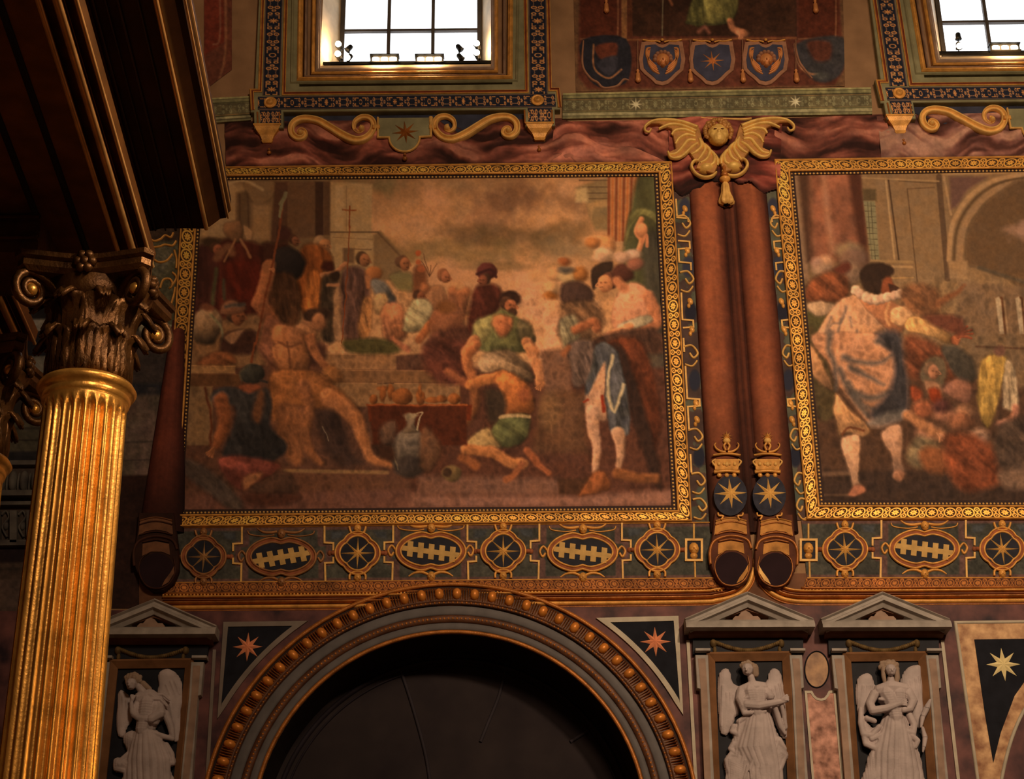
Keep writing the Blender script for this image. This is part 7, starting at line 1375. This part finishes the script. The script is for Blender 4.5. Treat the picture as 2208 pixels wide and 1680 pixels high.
# entablature: section swept towards the camera along the altar's side
Dv = FW*FPX + RT*(921-1104) + UP*(840-2716); Dv = np.array([Dv[0]/Dv[1], 1., 0.]); 
def pxz(px, py, Y): q = P(px, py, Y); return q[0]-Dv[0]*(Y-YC), q[2]
def extrude(g, pts, y0, y1, name, m, smooth=False):
    """section (x at the column plane, z) carried between two depths"""
    v = [(x+Dv[0]*(y-YC), y, z) for y in (y0, y1) for x, z in pts]; n = len(pts)
    f = [(i, (i+1) % n, n+(i+1) % n, n+i) for i in range(n)]+[tuple(range(n))[::-1], tuple(range(n, 2*n))]
    MB().add(v, f, 0, smooth).build(name, [m], g)
def edge_rod(g, x, z, r, y0, y1, name='edge_moulding', m=None):
    pts = [(x+Dv[0]*(y-YC), y, z) for y in np.linspace(y0, y1, 5)]; mb = MB(); tube(mb, pts, r, 10); return mb.build(name, [m or EDGE], g)
e1 = pxz(272, 598, 14.62); e2 = pxz(302, 592, 14.66); e3 = pxz(338, 606, 14.9)
cA = pxz(445, 493, 15.25); cB = pxz(492, 470, 15.25); cB2 = pxz(497, 452, 15.25)
ZE = ZTOP+HC; YN = 3.0
def entab(dx, dy, label, cornice):
    g = thing('altar_entablature', label, 'entablature', (CX+dx, YC+dy, ZE), None)
    T2 = lambda p: (p[0]+dx-Dv[0]*dy, p[1]); y0, y1 = YN+dy if not cornice else YN, 14.62+dy
    a, b, c = T2(e1), T2(e2), T2(e3); L_ = a[0]-1.25
    if not cornice: y0 = y1-1.15
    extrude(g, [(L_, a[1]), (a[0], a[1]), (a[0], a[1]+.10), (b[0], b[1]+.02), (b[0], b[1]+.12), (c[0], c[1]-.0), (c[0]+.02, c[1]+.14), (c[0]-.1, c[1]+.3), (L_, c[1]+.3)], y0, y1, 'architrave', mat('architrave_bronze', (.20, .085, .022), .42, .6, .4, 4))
    for q, r in ((a, .022), ((a[0]+.02, a[1]+.11), .010), (b, .036), ((b[0]+.015, b[1]+.12), .010), ((c[0], c[1]+.0), .018)): edge_rod(g, q[0], q[1], r, y0, y1)
    for k in range(3): edge_rod(g, a[0]-.28-.33*k, a[1]+.0, .030, y0, y1, 'soffit_moulding', mat('soffit_groove', (.018, .012, .016), .5))
    if cornice:
        A, B, B2 = cA, cB, cB2; yc1 = 15.25
        extrude(g, [(c[0]-.15, A[1]-.02), (A[0]-.62, A[1]-.02), (A[0]-.58, A[1]+.01), (A[0], A[1]), (A[0]+.01, A[1]+.07), (A[0]+.05, A[1]+.10), (B[0]-.02, B[1]), (B2[0], B2[1]), (B2[0], B2[1]+.12), (c[0]-.15, B2[1]+.2)], YN, yc1, 'cornice', SOF)
        for q, r in ((A, .022), ((A[0]+.03, A[1]+.10), .008), ((B[0], B[1]), .010), ((B2[0], B2[1]), .012)): edge_rod(g, q[0], q[1], r, YN, yc1)
        extrude(g, [(A[0]+.005, A[1]+.02), (B2[0]-.0, B2[1]-.02), (B2[0]+.004, B2[1]-.01), (A[0]+.03, A[1]+.02)], YN, yc1, 'corona_face', mat('corona_bronze', (.20, .10, .03), .45, .5, .4, 3))
        for k, r in ((.14, .008), (.30, .012), (.40, .008), (.50, .010)): edge_rod(g, A[0]-k, A[1]-.015, r, YN, yc1, 'soffit_moulding', mat('soffit_brown', (.045, .02, .01), .5, .2))
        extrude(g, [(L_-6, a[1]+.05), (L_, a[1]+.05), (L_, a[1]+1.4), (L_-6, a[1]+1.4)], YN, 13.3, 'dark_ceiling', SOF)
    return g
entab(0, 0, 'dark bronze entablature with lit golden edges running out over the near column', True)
q2 = P(22, 760, 16.2); q1 = P(272, 598, 14.62); DX2, DY2 = q2[0]-q1[0], 1.58
entab(DX2, DY2, 'end of a second bronze entablature with golden stripes at the left photo edge', False)
column(CX+DX2, CY+DY2, 'second bronze column further left, its capital cut by the left photo edge')
# cross beam between the columns
g = thing('altar_cross_beam', 'dark moulded beam between the two column capitals at the far left', 'beam', (CX-1.5, YC-.2, ZE+.3))
b0 = P(0, 560, 13.6); mb = MB()
for z0, z1, o in ((0, .10, 0), (.10, .14, -.05), (.14, .30, 0), (.30, .34, -.06), (.34, .6, -.02)):
    v, f = box(CX-6, CX-.42, 13.5+o, 14.3, ZE+z0+.02, ZE+z1+.02); mb.add(v, f, 0, False)
mb.build('beam_body', [BRZD], g)
for z in (.12, .32): mb = MB(); tube(mb, [(CX-6, 13.45, ZE+z+.02), (CX-.42, 13.45, ZE+z+.02)], .02, 8); mb.build('edge_moulding', [mat('dull_edge', (.30, .14, .045), .35, .8, .4, 5)], g)

# ================================================================== wall parts seen beside the column
p = Paint([(215, 640), (378, 640), (345, 1312), (205, 1312)], 2.2, .006); p.fill((84, 66, 50))
p.poly([(205, 500), (400, 500), (400, 715), (205, 715)], (46, 40, 34), 2, smooth=False); p.poly([(300, 688), (380, 690), (372, 716), (300, 716)], (122, 110, 82), 2, smooth=False)
p.poly([(200, 716), (380, 716), (380, 830), (200, 830)], (60, 46, 38), 5, smooth=False); p.poly([(200, 828), (380, 826), (380, 850), (200, 852)], (46, 44, 46), 4, smooth=False)
p.cloud(310, 960, 40, 90, (98, 72, 60), .8, 3, 30); p.cloud(280, 880, 40, 30, (86, 60, 46), .8, 5, 20); p.line([(200, 956), (350, 952)], 3, (66, 52, 42), 2); p.line([(200, 996), (350, 990)], 2, (64, 50, 42), 1.5)
p.poly([(200, 1026), (360, 1024), (360, 1330), (200, 1330)], (50, 27, 18), 3, smooth=False); p.mottle(.25, 12, 4)
tag(p.build('painted_stone'), 'faded grey and mauve painted stonework between the golden column and the dark drape', 'painted wall')
p = Paint([(-40, 640), (225, 640), (225, 1760), (-60, 1760)], 3., .004); p.fill((62, 46, 34))
for y0, y1, c in ((640, 690, (34, 28, 26)), (690, 716, (104, 104, 92)), (716, 770, (30, 28, 32)), (770, 806, (88, 90, 78)), (806, 850, (70, 52, 36)), (850, 905, (46, 36, 28)), (905, 975, (66, 56, 40)), (975, 1000, (40, 36, 36)), (1180, 1215, (36, 22, 18)), (1215, 1250, (62, 44, 32)), (1250, 1420, (72, 52, 40)), (1420, 1760, (44, 27, 23))): p.poly([(-60, y0), (230, y0-3), (230, y1-3), (-60, y1)], c, 2, smooth=False)
for y in (812, 826, 860, 925, 950, 1228): p.line([(-60, y), (230, y-3)], 3, (44, 34, 26), 1.5, smooth=False)
p.mottle(.25, 14, 14); tag(p.build('painted_stone'), 'banded grey and brown stonework left of the golden column', 'painted wall')
g = thing('stone_cornice', 'worn stone cornice with egg ornaments and brackets left of the golden column', 'cornice', W(60, 1090))
cm = mat('cornice_stone', C(78, 66, 52), .7, 0, .4, 4, color2=C(52, 42, 34)); mb = MB()
for y, h, o in ((1004, 10, .10), (1072, 12, .16), (1092, 8, .12), (1176, 12, .10)): sweep(mb, [(-60, y), (150, y-2)], [(h*K/2, 0), (h*K/2, o), (-h*K/2, o), (-h*K/2, 0)], False, 0, 0)
mb.build('cornice_bands', [cm], g)
for k in range(7):
    x = -20+k*24; mb = MB(); blob(mb, x, 1038, 9, 24, .10, 0, .01); blob(mb, x+12, 1040, 3, 22, .05, 0, .01); mb.build('egg_ornament', [cm], g)
for k in range(5):
    x = -8+k*36; mb = MB(); plate(mb, rect(x-8, 1100, x+8, 1170), .10, 0, 0, .01); stroke(mb, [(x+12, 1112), (x+22, 1104), (x+28, 1116), (x+20, 1128), (x+14, 1140), (x+24, 1160)], 5, .05, .01); blob(mb, x+21, 1135, 6, 9, .05, 0, .01); mb.build('bracket', [cm], g)
# strapwork corner above the left end of the frame
g = thing('strapwork_strip', 'strapwork corner between the dark entablature and the left frame', 'strip', W(350, 600))
p = Paint([(300, 480), (398, 480), (384, 700), (290, 700)], 2, .008); p.fill((74, 64, 42)); p.cloud(352, 560, 30, 34, (92, 80, 60), .9, 4, 14); p.ell(340, 655, 18, 16, (36, 38, 44), 2); p.poly([(300, 480), (398, 480), (398, 520), (300, 520)], (60, 40, 26), 4, smooth=False); p.mottle(.3, 8, 3); p.build('painted_ground', g)
mb = MB()
for q in ([(320, 512), (332, 520), (346, 516), (356, 508), (368, 512), (374, 502)], [(330, 534), (344, 532), (356, 528), (372, 530), (380, 520)], [(332, 560), (344, 566), (360, 562), (372, 548)], [(345, 622), (352, 604), (366, 602), (372, 612), (366, 622), (378, 606), (380, 596), (372, 588)], [(322, 642), (336, 636), (350, 642), (354, 652), (366, 660), (374, 640), (378, 620)], [(376, 540), (381, 560), (380, 580)]): stroke(mb, q, 5, .03, .01)
mb.build('gilt_straps', [GOLD], g)
